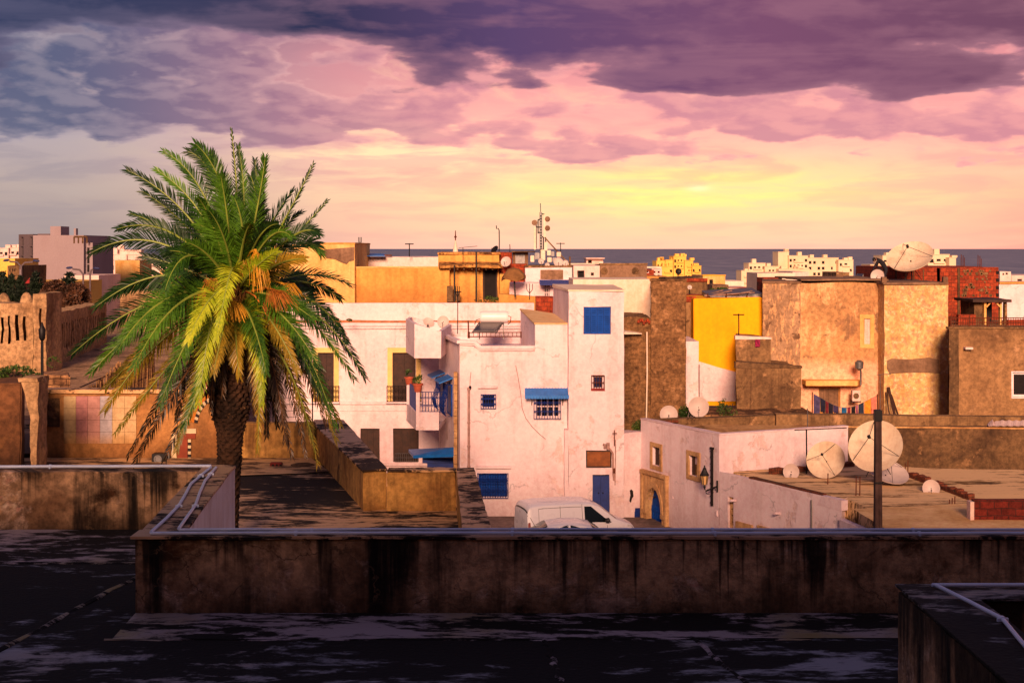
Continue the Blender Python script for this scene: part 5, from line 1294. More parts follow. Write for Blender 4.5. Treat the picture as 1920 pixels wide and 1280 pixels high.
def brown_walls():
    t = thing('brown_yard_wall', 'long brown rendered wall in two steps behind the roof dishes', 'wall', (15, 58, 3)); Y = 58.4
    mb = MB(); block(mb, [(X_(1584, 57.6), 57.6), (26, 56.6), (26, 57.2), (X_(1584, 57.9), 58.2)], .3, [Z_(801, 57.6), Z_(803, 56.6), Z_(803, 56.6), Z_(801, 57.6)]); mb.build('wall', M['brown_dk'], t, rough=(.6, .04, .6))
    mb = MB(); mb.prism([(X_(1455, 61.9), 61.9), (28, 60.3), (28, 60.9), (X_(1455, 61.9), 62.5)], .3, Z_(781, 61)); mb.build('upper_wall', M['brown'], t, rough=(.6, .04, .6))
    mb = MB(); mb.prism([(X_(1584, 57.6), 57.58), (26, 56.57), (26, 56.75), (X_(1584, 57.6), 57.8)], Z_(802, 57.4), Z_(799.5, 57.4)); mb.build('coping', M['roofscreed'], t, rough=(.4, .02))
    t2 = thing('brown_yard_wall', 'brown wall forming the inner court behind the white corner house', 'wall', (8, 62, 3))
    mb = MB(); block(mb, [(X_(1215, 62.5), 62.5), (X_(1456, 62.2), 62.2), (X_(1456, 62.2), 62.8), (X_(1215, 62.5), 63.1)], .3, [Z_(787, 62.5), Z_(779, 62.2), Z_(779, 62.2), Z_(787, 62.5)]); mb.build('wall', M['brown'], t2, rough=(.6, .04, .6))
    mb = MB(); rnd = random.Random(3)
    for k in range(16): u = 1218+ k*3.4; mb.beam(W(u, 789.5, 62.3), W(u+2.9, 789.5, 62.3), .2, .1)
    mb.build('brick_course', M['oldbrick'], t2)
    # stained pale wall at the foot of the brown wall, far right
    t3 = thing('stained_low_wall', 'low pale wall streaked with black mould at the right edge of the dish roof', 'wall', W(1840, 930, 53)); Yw = 53.2
    mb = MB(); mb.prism([(X_(1752, 54.8), 54.8), (24, 53.4), (24, 53.9), (X_(1752, 54.8), 55.3)], ZR-.2, [Z_(899, 54.8), Z_(895, 53.4), Z_(895, 53.4), Z_(899, 54.8)])
    mb.build('wall', plaster('mould_streaked_wash', C(196,168,150), C(150,110,80), big=.8, bigamt=.6, streak=.95, streakc=C(34,24,18), st_s=3.2, off=55, low=(3.4, 3.9, C(150,90,50), .8, .5)), t3, rough=(.4, .03))
    t4 = thing('red_block_wall', 'short wall of dark red hollow blocks at the right edge', 'wall', W(1880, 985, 44)); Y4 = 44.6
    mb = MB(); mb.box(X_(1826, Y4), 24, Y4, Y4+.25, ZR-1, Z_(937, Y4)); mb.build('block_wall', M['darkblock'], t4, rough=(.4, .012))
    mb = MB(); mb.box(X_(1818.5, Y4), X_(1825.5, Y4), Y4-.06, Y4+.3, ZR-1, Z_(940, Y4)); mb.build('pier', M['white_far'], t4, rough=(.3, .02))
M['darkblock'] = brick('dark_red_blocks', C(112,40,30), C(84,30,24), C(60,36,32), bw=.46, rh=.23, mort=.014)
brown_walls()
def sheet():
    t = thing('corrugated_sheet', 'crumpled corrugated sheet lying on top of the brown wall at far right', 'sheet', W(1885, 792, 57)); mb = MB(); n = 26; Y = 57.1
    pts0 = []; pts1 = []
    for k in range(n+1):
        u = 1850+70*k/n; a = W(u, 797-1*math.sin(k*1.3)-(10 if k < 5 else 0)*(k/5)-(9*min(1, k/8)), Y+.9); b = W(u+3, 798.0+.6*math.sin(k*1.3), Y-.05); pts0.append(a); pts1.append(b)
    for k in range(n): mb.quad(pts1[k], pts1[k+1], pts0[k+1], pts0[k]); mb.quad(pts0[k]-Vector((0, 0, .02)), pts0[k+1]-Vector((0, 0, .02)), pts1[k+1]-Vector((0, 0, .02)), pts1[k]-Vector((0, 0, .02)))
    mb.build('sheet', M['white_far'], t)
sheet()
# dishes of the roof
dish('largest cream dish on the screed roof, half hidden by the dark pole', W(1643, 838, 51), .98, (-.44, -.74, .46), 'dish_warm', foff=.8, arms=3, mast=1.05, roll=R(10), depth=.15)
dish('second largest cream dish on the screed roof, left of the pole', W(1549, 863, 53), .72, (-.38, -.8, .42), 'dish_warm', foff=.8, arms=3, mast=.85, roll=R(-25), depth=.15)
dish('cream dish lying almost flat under the largest dish, right of the pole', W(1662, 886, 51.8), .80, (.18, -.42, .86), 'dish', arms=3, mast=.25, roll=R(40), depth=.14)
dish('small grey dish on a short stand at the left end of the screed roof', W(1483.5, 884, 53.2), .3, (-.2, -.9, .15), 'dish', mast=.45)
dish('small pale dish with black arm standing alone right of the pole', W(1746, 915, 50), .3, (-.25, -.9, .25), 'dish', mast=.42)
dish('round pale dish standing above the brown inner wall behind the corner house', W(1310, 763, 64), .46, (-.1, -.95, .2), 'dish', mast=.75)
dish('pale dish with a red smudge cut off by the corner house roof edge', W(1254, 777, 63.6), .4, (-.1, -.9, .25), 'dish', mast=.6)
def pole():
    t = thing('utility_pole', 'dark grooved concrete utility pole standing in front of the dishes', 'utility pole', W(1646, 1040, 40)); Y = 40
    zt = Z_(770, Y); zb = .2
    mb = MB(); x = X_(1646, Y); a, b = 8.2/F*Y, 5.6/F*Y
    for sx in (-1, 1):
        lo = [(x+sx*a*.15, Y-.12), (x+sx*a, Y-.12), (x+sx*a, Y+.12), (x+sx*a*.15, Y+.12)]; hi = [(x+sx*b*.15, Y-.09), (x+sx*b, Y-.09), (x+sx*b, Y+.09), (x+sx*b*.15, Y+.09)]
        l = [mb.V((*p, zb)) for p in lo]; h = [mb.V((*p, zt)) for p in hi]
        for k in range(4): mb.Fc((l[k], l[(k+1) % 4], h[(k+1) % 4], h[k]))
        mb.Fc(h)
    l = [(x-a*.2, Y-.07), (x+a*.2, Y-.07), (x+a*.2, Y+.07), (x-a*.2, Y+.07)]; mb.prism(l, zb, zt-.02)
    mb.build('shaft', M['pole_c'], t, tri=True)
    mb = MB(); mb.box(x-b*1.15, x+b*1.15, Y-.13, Y+.13, zt-.28, zt+.03); mb.build('cap', M['black_iron'], t, bevel=.01)
    mb = MB(); mb.box(x-a*.98, x+a*.98, Y-.14, Y-.12, Z_(905, Y), Z_(902, Y)); mb.build('band', M['black_iron'], t)
M['pole_c'] = plaster('weathered_pole_concrete', C(92,68,62), C(48,34,32), big=1., bigamt=.8, streak=.6, streakc=C(26,18,18), st_s=8, off=31)
pole()
aerial('tall aerial with a long boom on the white wall beside the grey dish', 1512, 805, 905, 54, 'yagi', 1.5, .028)
aerial('thin upright aerial against the brown inner wall', 1514, 765, 810, 58, 'none', r=.02, col='steel')

# ------------------------------------------------------------------ buildings behind
M['mottled'] = plaster('peeling_grey_render', C(170,134,102), C(136,104,76), big=.5, bigamt=.8, streak=.35, streakc=C(96,66,46), patch=C(214,164,116), pth=.515, ps=5.5, psz=.28, pw=.06, patch2=C(112,82,60), pth2=.57, ps2=1.6, fine=.25, bmp=.5, off=90)
M['mottled2'] = plaster('ochre_peeling_render', C(194,146,96), C(156,114,76), big=.35, bigamt=.9, streak=.3, streakc=C(214,150,96), patch=C(226,172,120), pth=.52, ps=1.1, psz=.4, pw=.08, patch2=C(140,104,74), pth2=.56, ps2=.8, fine=.25, bmp=.8, off=97, low=(5.9, 6.7, C(232,176,140), 1., .9))
M['flaky'] = plaster('flaking_pale_wall', C(222,182,122), C(196,146,84), big=.45, bigamt=.8, patch=C(196,152,112), pth=.52, ps=5.5, psz=.55, pw=.05, patch2=C(230,196,144), pth2=.54, ps2=4., streak=.2, streakc=C(150,100,56), st_s=1., fine=.25, bmp=.5, off=107)
M['brown_wet'] = plaster('damp_brown_render', C(152,114,76), C(98,68,44), big=.28, bigamt=1., streak=.2, streakc=C(70,46,30), patch=C(176,134,96), pth=.53, ps=.4, pw=.1, patch2=C(78,52,34), pth2=.55, ps2=.36, fine=.25, off=117)
M['stone_old'] = brick('crumbling_brown_rubble', C(138,100,64), C(100,70,44), C(70,48,30), bw=.4, rh=.2, mort=.02, dirt=C(164,122,84), dth=.54, rot=.1, wobble=.8, soft=.78)
M['stone_old2'] = brick('dark_rubble_wall', C(138,100,64), C(100,72,46), C(62,44,28), bw=.5, rh=.24, mort=.024, dirt=C(70,48,30), dth=.53, wobble=.8, soft=.8)
def bld(label, u0, u1, v, Y, mat, depth=6, z0=.3, cat='building', name='building', vr=None, rough=(.7, .04, .6), holes=None, par=None, group=None, cap=None, wcol=None, yb=None, skl=0):
    """a block whose front face spans photo columns u0..u1 with its top at row v, at distance Y"""
    x0, x1 = X_(u0, Y), X_(u1, Y); t = thing(name, label, cat, ((x0+x1)/2, Y, z0), group)
    w = Wall((x0, Y), (x1, Y)); hs = [H(w, 0, *h[:4], h[4] if len(h) > 4 else .2) for h in (holes or [])]
    zt = [Z_(v, Y), Z_(vr if vr else v, Y)]; zt = zt+[zt[1], zt[0]]
    mb = MB(); block(mb, [(x0, Y), (x1, Y), (x1+(yb or 0), Y+depth), (x0+(yb or 0)+skl, Y+depth)], z0, zt, hs, par=par)
    mb.build('wall', M[mat], t, rough=rough)
    if cap: mb = MB(); mb.prism([(x0-.04, Y-.05), (x1+.04, Y-.05), (x1+.04, Y+.3), (x0-.04, Y+.3)], min(zt)+.004, [z+.1 for z in zt]); mb.build('coping', M[cap], t, rough=(.5, .03))
    return t, w, hs
bld('tall narrow brown rubble tower right of the white tower', 1220.5, 1286, 527, 66, 'stone_old', 5, skl=.5, rough=(.4, .07, .9), cap='stone_old2')
t, w, hs = bld('lower dark rubble wall between the white tower and the brown rubble tower', 1166, 1220, 595, 66.3, 'stone_old2', 5, rough=(.4, .06, .9))
mb = MB(); mb.prism([(X_(1169, 66.1), 65.7), (X_(1203, 66.1), 65.9), (X_(1203, 66.1), 66.28), (X_(1169, 66.1), 66.28)], Z_(626, 66), [Z_(621, 66), Z_(625, 66), Z_(624, 66), Z_(619, 66)]); mb.build('ledge', M['peach'], t)
mb = MB(); rnd = random.Random(9)
for k in range(7): a = W(1195+k*3.4, 600+rnd.uniform(0, 5), 66.25); mb.beam(a, a+Vector((.1, 0, rnd.uniform(-.05, .05))), .2, .14)
mb.build('exposed_brick', M['redbrick'], t)
mb = MB(); mb.tube([W(1213, 622, 66.0), W(1213.5, 700, 66.0), W(1212, 785, 66.0)], .035, 5); mb.build('waste_pipe', M['peach'], t)
bld('smooth peach wall behind the white tower, in full sun', 1074, 1220.5, 524, 72, 'peach', 5, vr=523, z0=5, rough=(.8, .03, .5))
t, w, hs = bld('narrow pale pink wall between rubble tower and yellow house', 1286, 1310, 640, 68.5, 'white', 4, skl=.5, rough=(.7, .02))
t, w, hs = bld('brown return wall at the left side of the yellow house', 1286, 1304, 562, 73.2, 'brown', 4, rough=(.7, .04))
mb = MB(); mb.box(X_(1286, 73), X_(1305, 73), 73.1, 73.4, Z_(566, 73), Z_(556, 73)); mb.build('brick_band', M['redbrick'], t)
def yellow_house():
    Y = 72; t = thing('yellow_house', 'bright yellow painted house wall with a worn wooden roof frame', 'house', (X_(1365, Y), Y, .5))
    x0, x1 = X_(1301, Y), X_(1430, Y); mb = MB(); block(mb, [(x0, Y), (x1, Y), (x1, Y+5), (x0, Y+5)], Z_(760, Y), [Z_(560, Y), Z_(557, Y), Z_(557, Y), Z_(560, Y)]); mb.build('wall', M['yellow'], t, rough=(.8, .035, .5), bevel=.03)
    mb = MB(); y = Y-.05; pts = [(1302, 675), (1312, 678), (1345, 688), (1383, 698), (1383, 752), (1302, 752)]
    a = [W(u, v, y) for u, v in pts]; mb.poly(list(reversed(a))) ; 
    for k in range(6): p, q = a[k], a[(k+1) % 6]; mb.quad(q, p, p+Vector((0, .06, 0)), q+Vector((0, .06, 0)))
    mb.build('white_dado', M['white'], t, rough=(.5, .012))
    mb = MB(); mb.box(X_(1305.5, Y), X_(1311, Y), Y-.12, Y-.03, Z_(745, Y), Z_(683, Y)); mb.build('door_edge', M['brown_wood'], t)
    mb = MB(); rnd = random.Random(12)
    for k in range(15):
        u = rnd.uniform(1318, 1420); zz = rnd.uniform(0, 6); a = W(u, 556-zz*.5, Y+rnd.uniform(.3, 3.5)); mb.beam(a, a+Vector((rnd.uniform(.9, 1.9), rnd.uniform(-1, 1), rnd.uniform(-.02, .25))), .09, .05)
    mb.build('roof_battens', simple('bleached_wood', C(150,116,100), .85, 0, .4, 6), t)
    mb = MB(); mb.prism([(X_(1330, Y+1), Y+.6), (X_(1428, Y+1), Y+.6), (X_(1428, Y+1), Y+4), (X_(1330, Y+1), Y+4)], Z_(558, Y), [Z_(556.5, Y), Z_(551, Y), Z_(543, Y), Z_(549, Y)]); mb.build('roof_sheet', M['steel'], t, rough=(.5, .05))
    for u in (1327, 1362, 1401): mb = MB(); mb.tube([W(u, 558, Y+.3), W(u, 550, Y+.3)], .03, 5); mb.build('rebar', M['rust'], t)
yellow_house()
aerial('T shaped aerial standing in front of the yellow wall', 1385, 588, 632, 69, 'T', .55, .03)
t, w, hs = bld('low brown rendered outbuilding in front of the yellow house', 1380, 1445, 633, 68.6, 'brown', 5, vr=636, skl=.8, rough=(.5, .05, .8), cap='white_far')
t, w, hs = bld('brown lean-to wall with a broken top below the mottled building', 1380.5, 1502, 682, 66.4, 'brown', 4, vr=690, skl=.64, rough=(.4, .06, .9), cap='brown_dk')
t = thing('hanging_cloth', 'small magenta cloth hanging over the brown outbuilding wall', 'cloth', W(1421, 642, 68.4)); mb = MB()
pts = [[W(1416+9*i/5, 636+14*j/4, 68.45-.06*math.sin(i*2+j)) for i in range(6)] for j in range(5)]
for j in range(4):
    for i in range(5): mb.quad(pts[j][i], pts[j][i+1], pts[j+1][i+1], pts[j+1][i])
mb.build('cloth', simple('magenta_cloth', C(170,40,90), .9, 0, .4, 8), t)
# mottled buildings
YM = 71.
def mottled():
    t = thing('mottled_building', 'tall building with peeling grey brown render, a ledge and one shuttered window', 'building', (X_(1540, YM), YM, .5))
    x0, x1, x2, x3 = X_(1430, YM), X_(1501, YM), X_(1601, YM), X_(1657, YM)
    mb = MB(); block(mb, [(x0, YM), (x1, YM), (x1, YM+7), (x0+1.24, YM+7)], .3, Z_(531, YM)); mb.build('wall', M['mottled'], t, rough=(.6, .05, .7), bevel=.03)
    mb = MB(); mb.prism([(x0-.04, YM-.05), (x1+.02, YM-.05), (x1+.02, YM+7), (x0+1.2, YM+7)], Z_(531, YM)+.003, Z_(527.5, YM)); mb.build('coping', M['grey_render'], t, rough=(.4, .04))
    w = Wall((x1+.003, YM+.02), (x2, YM+.02)); w2 = Wall((x2, YM+.02), (x3, YM-.9))
    h = H(w2, 1, 1620, 597, 1632, 645, .14); h2 = H(w, 0, 1535, 727, 1576, 775, .25)
    mb = MB(); block(mb, [(x1+.003, YM+.02), (x2, YM+.02), (x3, YM-.9), (x3+.4, YM+7), (x1+.003, YM+7)], .3, [Z_(531, YM), Z_(529, YM), Z_(531, YM), Z_(531, YM), Z_(531, YM)], [h, h2]); mb.build('wall', M['mottled2'], t, rough=(.6, .05, .7))
    mb = MB(); mb.prism([(x1, YM-.04), (x2, YM-.04), (x3, YM-.95), (x3+.45, YM+7), (x1, YM+7)], Z_(529, YM)+.09, Z_(526, YM)+.09); mb.build('coping', M['grey_render'], t, rough=(.5, .04))
    fr = frame_mb(w2, h, .05).build('window', M['peach'], t, label='narrow pale louvred window'); louvre(w2, h, fr, M['white_far'], 2, .08); surround(w2, (h[0], h[1], h[2], h[3], h[4], .1), .2, M['ochre_lt'], fr, .04, bottom=True)
    fr = frame_mb(w, h2, .06).build('door', M['ochre'], t, label='wide pale ribbed garage door under the ledge'); door_leaf(w, h2, fr, M['grey_render'], 4, 3, 'door_leaf', boards=True, knob=False)
    mb = MB(); mb.prism([(X_(1503, YM), YM-1.0), (X_(1598, YM), YM-1.0), (X_(1612, YM), YM-.5), (X_(1615, YM), YM+.0), (X_(1503, YM), YM+.015)], Z_(723.5, YM-1), Z_(714, YM-1)); mb.build('ledge', M['ochre_lt'], t, rough=(.5, .03), bevel=.02)
    mb = MB(); mb.tube([W(1614, 722, YM-1.2), W(1614, 696, YM-1.2), W(1612, 689, YM-1.3)], .05, 6); mb.lathe([(.05, 0), (.2, .1), (.22, .4), (.08, .5)], W(1611, 694, YM-1.3), 8); mb.build('street_light', M['steel'], t, smooth=50)
    return t
mottled()
def ac(label, u, v, Y, s=1.):
    t = thing('air_conditioner', label, 'air conditioner', W(u, v+13, Y)); mb = MB(); w_ = 15/F*Y*s; h_ = 20/F*Y*s; c = W(u, v, Y)
    mb.box(c.x-w_/2, c.x+w_/2, Y, Y+.35, c.z-h_/2, c.z+h_/2); mb.build('casing', M['white_far'], t, bevel=.015)
    mb = MB(); mb.lathe([(w_*.36, 0), (w_*.36, .02), (w_*.3, .02), (w_*.3, .01), (.02, .012)], (c.x-w_*.05, Y, c.z), 18, ax=(0, -1, 0)); mb.build('fan_guard', M['brown_dk'], t)
    mb = MB(); mb.beam((c.x-w_*.6, Y+.18, c.z-h_/2-.03), (c.x+w_*.6, Y+.18, c.z-h_/2-.03), .3, .05); mb.beam((c.x-w_*.3, Y+.18, c.z-h_/2-.03), (c.x-w_*.3, Y+.9, c.z-h_/2-.2), .05, .05); mb.build('bracket', M['black_iron'], t)
ac('cream air conditioner outdoor unit hung below the ledge of the mottled building', 1606, 742, YM-1.1)
t, w, hs = bld('tall sunlit wall of flaking cream and brown plaster under the largest rooftop dish', 1658, 1778, 534, 69.2, 'flaky', 8, rough=(.45, .06, .9), name='flaking_building')
mb = MB(); mb.prism([(X_(1657, 69), 69.1), (X_(1779, 69), 69.1), (X_(1779, 69), 77.2), (X_(1657, 69), 77.2)], Z_(534, 69)+.02, Z_(529, 69)); mb.build('coping', M['grey_render'], t, rough=(.5, .04))
for u, tp in ((1660, 519), (1775, 519)): mb = MB(); mb.box(X_(u-5, 69), X_(u+4, 69), 69.15, 69.4, Z_(530, 69), Z_(tp, 69)); mb.build('corner_pier', M['grey_render'], t, rough=(.3, .03))
mb = MB(); pts = [(1664, 676), (1672, 672), (1700, 674), (1742, 670), (1761, 674), (1760, 690), (1764, 700), (1740, 698), (1700, 698), (1668, 700), (1663, 690)]
a = [W(u, v, 69.14) for u, v in pts]; mb.poly(list(reversed(a)))
for k in range(len(a)): p, q = a[k], a[(k+1) % len(a)]; mb.quad(q, p, p+Vector((0, .07, 0)), q+Vector((0, .07, 0)))
mb.build('cement_patch', M['grey_render'], t, rough=(.3, .02))
t2 = thing('leaning_boards', 'dark boards leaning against the foot of the flaking wall', 'boards', W(1672, 779, 68)); mb = MB()
mb.beam(W(1678, 779, 67.6), W(1666, 726, 69.0), .12, .06); mb.beam(W(1684, 779, 67.9), W(1671, 740, 69.05), .08, .05); mb.build('board', M['brown_wood'], t2)
mb = MB(); mb.beam(W(1668, 779, 68.2), W(1661, 735, 69.08), .05, .05); mb.build('batten', M['brown_wood'], t2)
aerial('spindly aerial in front of the join between mottled and flaking buildings', 1650, 702, 780, 66, 'yagi', .5, .018, col='steel')
# right brown building
YRt = 66.
t, w, hs = bld('big brown damp stained building with a white framed window at the right edge', 1779, 1990, 616, YRt, 'brown_wet', 8, holes=[(1898, 698, 1945, 744, .2)], skl=2.6, name='brown_building', rough=(.6, .05, .5))
fr = frame_mb(w, hs[0], .1).build('window', M['white'], t, label='window with a white frame cut by the picture edge'); pane(w, hs[0], fr); surround(w, hs[0], .06, M['white'], fr, .05)
mb = MB(); mb.box(X_(1778, YRt), X_(1990, YRt), YRt-.06, YRt+.4, Z_(616, YRt)+.003, Z_(612.5, YRt)); mb.build('coping', M['brown'], t, rough=(.5, .04))
mb = MB(); s, z = w.hit(1806, 652); mb.M = w.M; mb.box(s, s+.35, -.35, 0, z-.05, z+.05); mb.build('security_light', M['white_far'], t)
mb = MB(); mb.prism([(X_(1779, YRt)+.01, YRt-.05), (X_(1797, YRt), YRt-.05), (X_(1797, YRt), YRt+.0), (X_(1779, YRt)+.01, YRt+.0)], 1.0, Z_(618, YRt)); mb.build('corner_strip', M['brown_dk'], t, rough=(.5, .03))
railing('dark roof railing along the top of the brown building at right', W(1783, 613, YRt+.4), W(1990, 613, YRt+.4), .45, 46, 'rust', None, .018, 7, 3)
t, w, hs = bld('large unfinished red brick block with dark column joints behind the flaking wall', 1664, 1872, 501, 76, 'redbrick', 7, holes=[(1757, 502, 1763, 529, .1)], name='brick_building', rough=(.8, .03, .5))
for u in (1680, 1698, 1713, 1731): mb = MB(); mb.box(X_(u-1, 76), X_(u+1, 76), 75.95, 76, Z_(530, 76), Z_(505, 76)); mb.build('column_joint', M['brown_dk'], t)
mb = MB(); mb.box(X_(1795, 76), X_(1799, 76), 75.93, 76, Z_(590, 76), Z_(502, 76)); mb.build('column_joint', M['brown_dk'], t)
for k in range(4): mb = MB(); mb.box(X_(1867.5, 76), X_(1872.6, 76), 75.94, 76.3, Z_(514+k*14, 76), Z_(508+k*14, 76)); mb.build('putlog_hole', M['dark'], t)
for i, (u, v) in enumerate(((1802, 477), (1805.5, 479), (1808, 483), (1833.5, 478), (1837, 480), (1839.5, 485))): mb = MB(); mb.tube([W(u, 502, 76.4), W(u+.4, v, 76.4)], .022, 4); mb.build('rebar', M['rust'], t)
mb = MB(); rnd = random.Random(8)
for k in range(60):
    u = rnd.uniform(1802, 1860); v = 508+rnd.randint(0, 11)*5.1; mb.lathe([(.11*rnd.uniform(.5, 1), 0), (.05, .03)], W(u, v, 75.99), 7, ax=(0, -1, 0))
mb.build('mortar_daubs', M['brown'], t)
def pergola():
    t = thing('rooftop_hut', 'rooftop hut of rough timber with a dark arched opening', 'hut', W(1855, 613, 69)); Y = 69.5
    mb = MB(); mb.prism([(X_(1820, Y), Y-.3), (X_(1893, Y), Y-.3), (X_(1893, Y), Y+2.6), (X_(1820, Y), Y+2.6)], Z_(566, Y), Z_(561, Y)); mb.build('roof', M['brown_wood'], t, rough=(.3, .04))
    for u, ww in ((1847, 4), (1877, 3.2), (1886, 4.5)): mb = MB(); mb.box(X_(u-ww/2, Y), X_(u+ww/2, Y), Y, Y+.25, Z_(614, Y), Z_(566, Y)); mb.build('post', M['ochre_lt'] if u < 1880 else M['brown'], t, rough=(.25, .03))
    for a_, b_ in ((1849, 857+1000), (1876, 1867)): mb = MB(); mb.beam(W(a_, 576, Y-.05), W(b_, 567, Y-.05), .09, .06); mb.build('brace', M['ochre_lt'], t)
    mb = MB(); mb.box(X_(1849, Y), X_(1875.5, Y), Y+1.2, Y+1.3, Z_(614, Y), Z_(567, Y)); mb.build('back_wall', M['dark'], t)
    mb = MB(); mb.box(X_(1830, Y), X_(1845, Y), Y+.3, Y+2.4, Z_(614, Y), Z_(567, Y)); mb.build('side_wall', M['brown_dk'], t, rough=(.3, .06))
    mb = MB(); mb.box(X_(1797, 69.2), X_(1830, 69.2), 69.2, 69.5, Z_(614, 69), Z_(590, 69)); mb.box(X_(1890, 69.2), X_(1990, 69.2), 69.2, 69.5, Z_(614, 69), Z_(600, 69)); mb.build('brick_parapet', M['redbrick'], t, rough=(.4, .03))
pergola()
t, w, hs = bld('pink plastered upper wall at the right edge behind the rooftop hut', 1874, 2000, 532, 84, 'white', 6, z0=5); 
mb = MB(); mb.box(X_(1873, 84), X_(2000, 84), 83.9, 84.5, Z_(532, 84)+.003, Z_(528.5, 84)); mb.build('coping', M['ochre'], t, rough=(.6, .03))
t, w, hs = bld('small white round cornered roof room at the right edge', 1875, 1896, 509, 96, 'white_far', 5, z0=8, holes=[(1880, 512, 1883, 516, .2), (1886, 511, 1890, 515, .2)])
for h in hs: fit_window(w, h, t, bars=(0, 0))
t, w, hs = bld('lilac grey roof block with a tiny vent window at the right edge', 1896, 2000, 516, 100, 'white_far', 5, z0=8, holes=[(1907, 523, 1916, 527, .2)])
for h in hs: fit_window(w, h, t, bars=(3, 0))
plant('green_bush', 'dark bush growing out of the brown wall right of the round dish', 'bush', W(1366, 765, 63.8), (.55, .4, .5), 900, .07, 'leaf', 51)
plant('green_bush', 'bush growing between the two dishes by the corner house', 'bush', W(1287, 772, 65), (.35, .3, .42), 620, .07, 'leaf', 52)
plant('green_bush', 'bright green bush on the wall top left of the corner house', 'bush', W(1198, 799, 60.9), (.32, .3, .28), 620, .06, 'leaf', 53)
t, w, hs = bld('low stony terrace edge with pale rubble below the brown lean-to', 1316, 1530, 777, 64.0, 'stone_rubble', 3, z0=.4, rough=(.3, .07, 1.2))
# ------------------------------------------------------------------ roofs in the middle distance
def wins(t, w, hs, mat='dark', bars=(0, 0), frame='brown_wood', name='window'):
    for h in hs: fit_window(w, h, t, frame, bars, mat, name)
t, w, hs = bld('small white roof room with one square and one tiny dark window', 1076, 1125, 498, 79, 'white_far', 5, z0=6, holes=[(1083, 507, 1096, 522, .3), (1108, 511, 1114, 517, .3)]); wins(t, w, hs)
t, w, hs = bld('brown rendered roof block beside the small white roof room', 1125.3, 1213, 497, 80, 'grey_render', 5, z0=6, cap='brown')
for u in (1133, 1191): mb = MB(); mb.lathe([(.2, 0), (.2, .04), (.12, .05)], W(u, 508, 80), 12, ax=(0, -1, 0)); mb.build('round_stain', M['brown_dk'], t)
t, w, hs = bld('flat white roof canopy against the sea behind the white roof room', 1100, 1131, 485, 92, 'white_far', 3, z0=8.5, holes=[(1103, 488, 1110, 496, .4)]); wins(t, w, hs)
mb = MB(); mb.box(X_(1098, 92), X_(1133, 92), 91.5, 95.5, Z_(485, 92)+.003, Z_(483.5, 92)); mb.build('roof_slab', M['white_far'], t)
bld('pale strip of roof left of the brown roof block', 1062, 1150, 494, 90, 'peach', 3, z0=8)
bld('pale strip of roof right of the brown roof block', 1175, 1209, 494.5, 92, 'peach', 3, z0=8)
t, w, hs = bld('white stepped block carrying the phone mast equipment', 985, 1073, 501, 80, 'white', 6, z0=6); 
mb = MB(); mb.box(X_(1013, 80), X_(1056, 80), 79.92, 80, Z_(523, 80), Z_(506, 80)); mb.build('render_patch', M['grey_render'], t, rough=(.4, .03))
mb = MB(); mb.box(X_(984, 80), X_(1075, 80), 79.9, 86.1, Z_(501, 80)+.003, Z_(498.5, 80)); mb.build('coping', M['brown'], t, rough=(.5, .04))
t, w, hs = bld('white yard wall behind the brown umbrella', 955, 1075, 530, 78, 'white', 1.5, z0=6, holes=[(1018, 532, 1033, 557, .3)]); wins(t, w, hs, 'dark', (3, 2), 'white')
mb = MB(w.M); s0, s1, z0, z1 = w.r(1012, 525, 1074, 533); n = 26
for k in range(n): mb.beam((s0+(s1-s0)*k/n, .0, z1), (s0+(s1-s0)*(k+.3)/n, -1.0, z0), .07, .03)
mb.box(s0, s1, -.02, .0, z0+.1, z1)
mb.quad((s0, 0, z1-.02), (s1, 0, z1-.02), (s1, -1, z0-.02), (s0, -1, z0-.02)); mb.build('awning', simple('striped_blue_awning', C(66,76,140), .7, 0, .3, 9), t, label='blue corrugated awning over a barred door')
t, w, hs = bld('tan return wall right of the ochre shed doorway', 937, 957, 514, 80, 'ochre', 3, z0=6); bld('low tan wall under the umbrella', 936, 1006, 551, 77, 'ochre', 1, z0=6, vr=556)
t, w, hs = bld('red brick upstand beside the white tower', 1005, 1038, 557, 70.2, 'redbrick', 1.5, z0=6)
def parasol():
    t = thing('patio_umbrella', 'faded brown umbrella open on the roof right of the ochre shed', 'umbrella', W(966, 557, 76.5)); Y = 76.5
    mb = MB(); c = W(963, 501, Y); n = 10; r = 23/F*Y
    rim = [c+Vector((r*math.cos(2*math.pi*k/n), r*math.sin(2*math.pi*k/n), -.42-.08*(k % 3))) for k in range(n)]
    mid = [c+Vector((r*.5*math.cos(2*math.pi*k/n), r*.5*math.sin(2*math.pi*k/n), -.1)) for k in range(n)]
    for k in range(n):
        j = (k+1) % n; mb.poly([c, mid[k], mid[j]]); mb.quad(mid[k], rim[k], rim[j], mid[j]); d = Vector((0, 0, -.03)); mb.poly([c+d, mid[j]+d, mid[k]+d]); mb.quad(mid[j]+d, rim[j]+d, rim[k]+d, mid[k]+d)
        mb.quad(rim[k]+d, rim[j]+d, rim[j]+d*6, rim[k]+d*6)
    mb.build('canopy', simple('faded_brown_canvas', C(128,88,48), .9, 0, .3, 3), t)
    mb = MB(); mb.tube([W(966, 557, Y), c], .04, 6); mb.build('pole', M['black_iron'], t)
parasol()
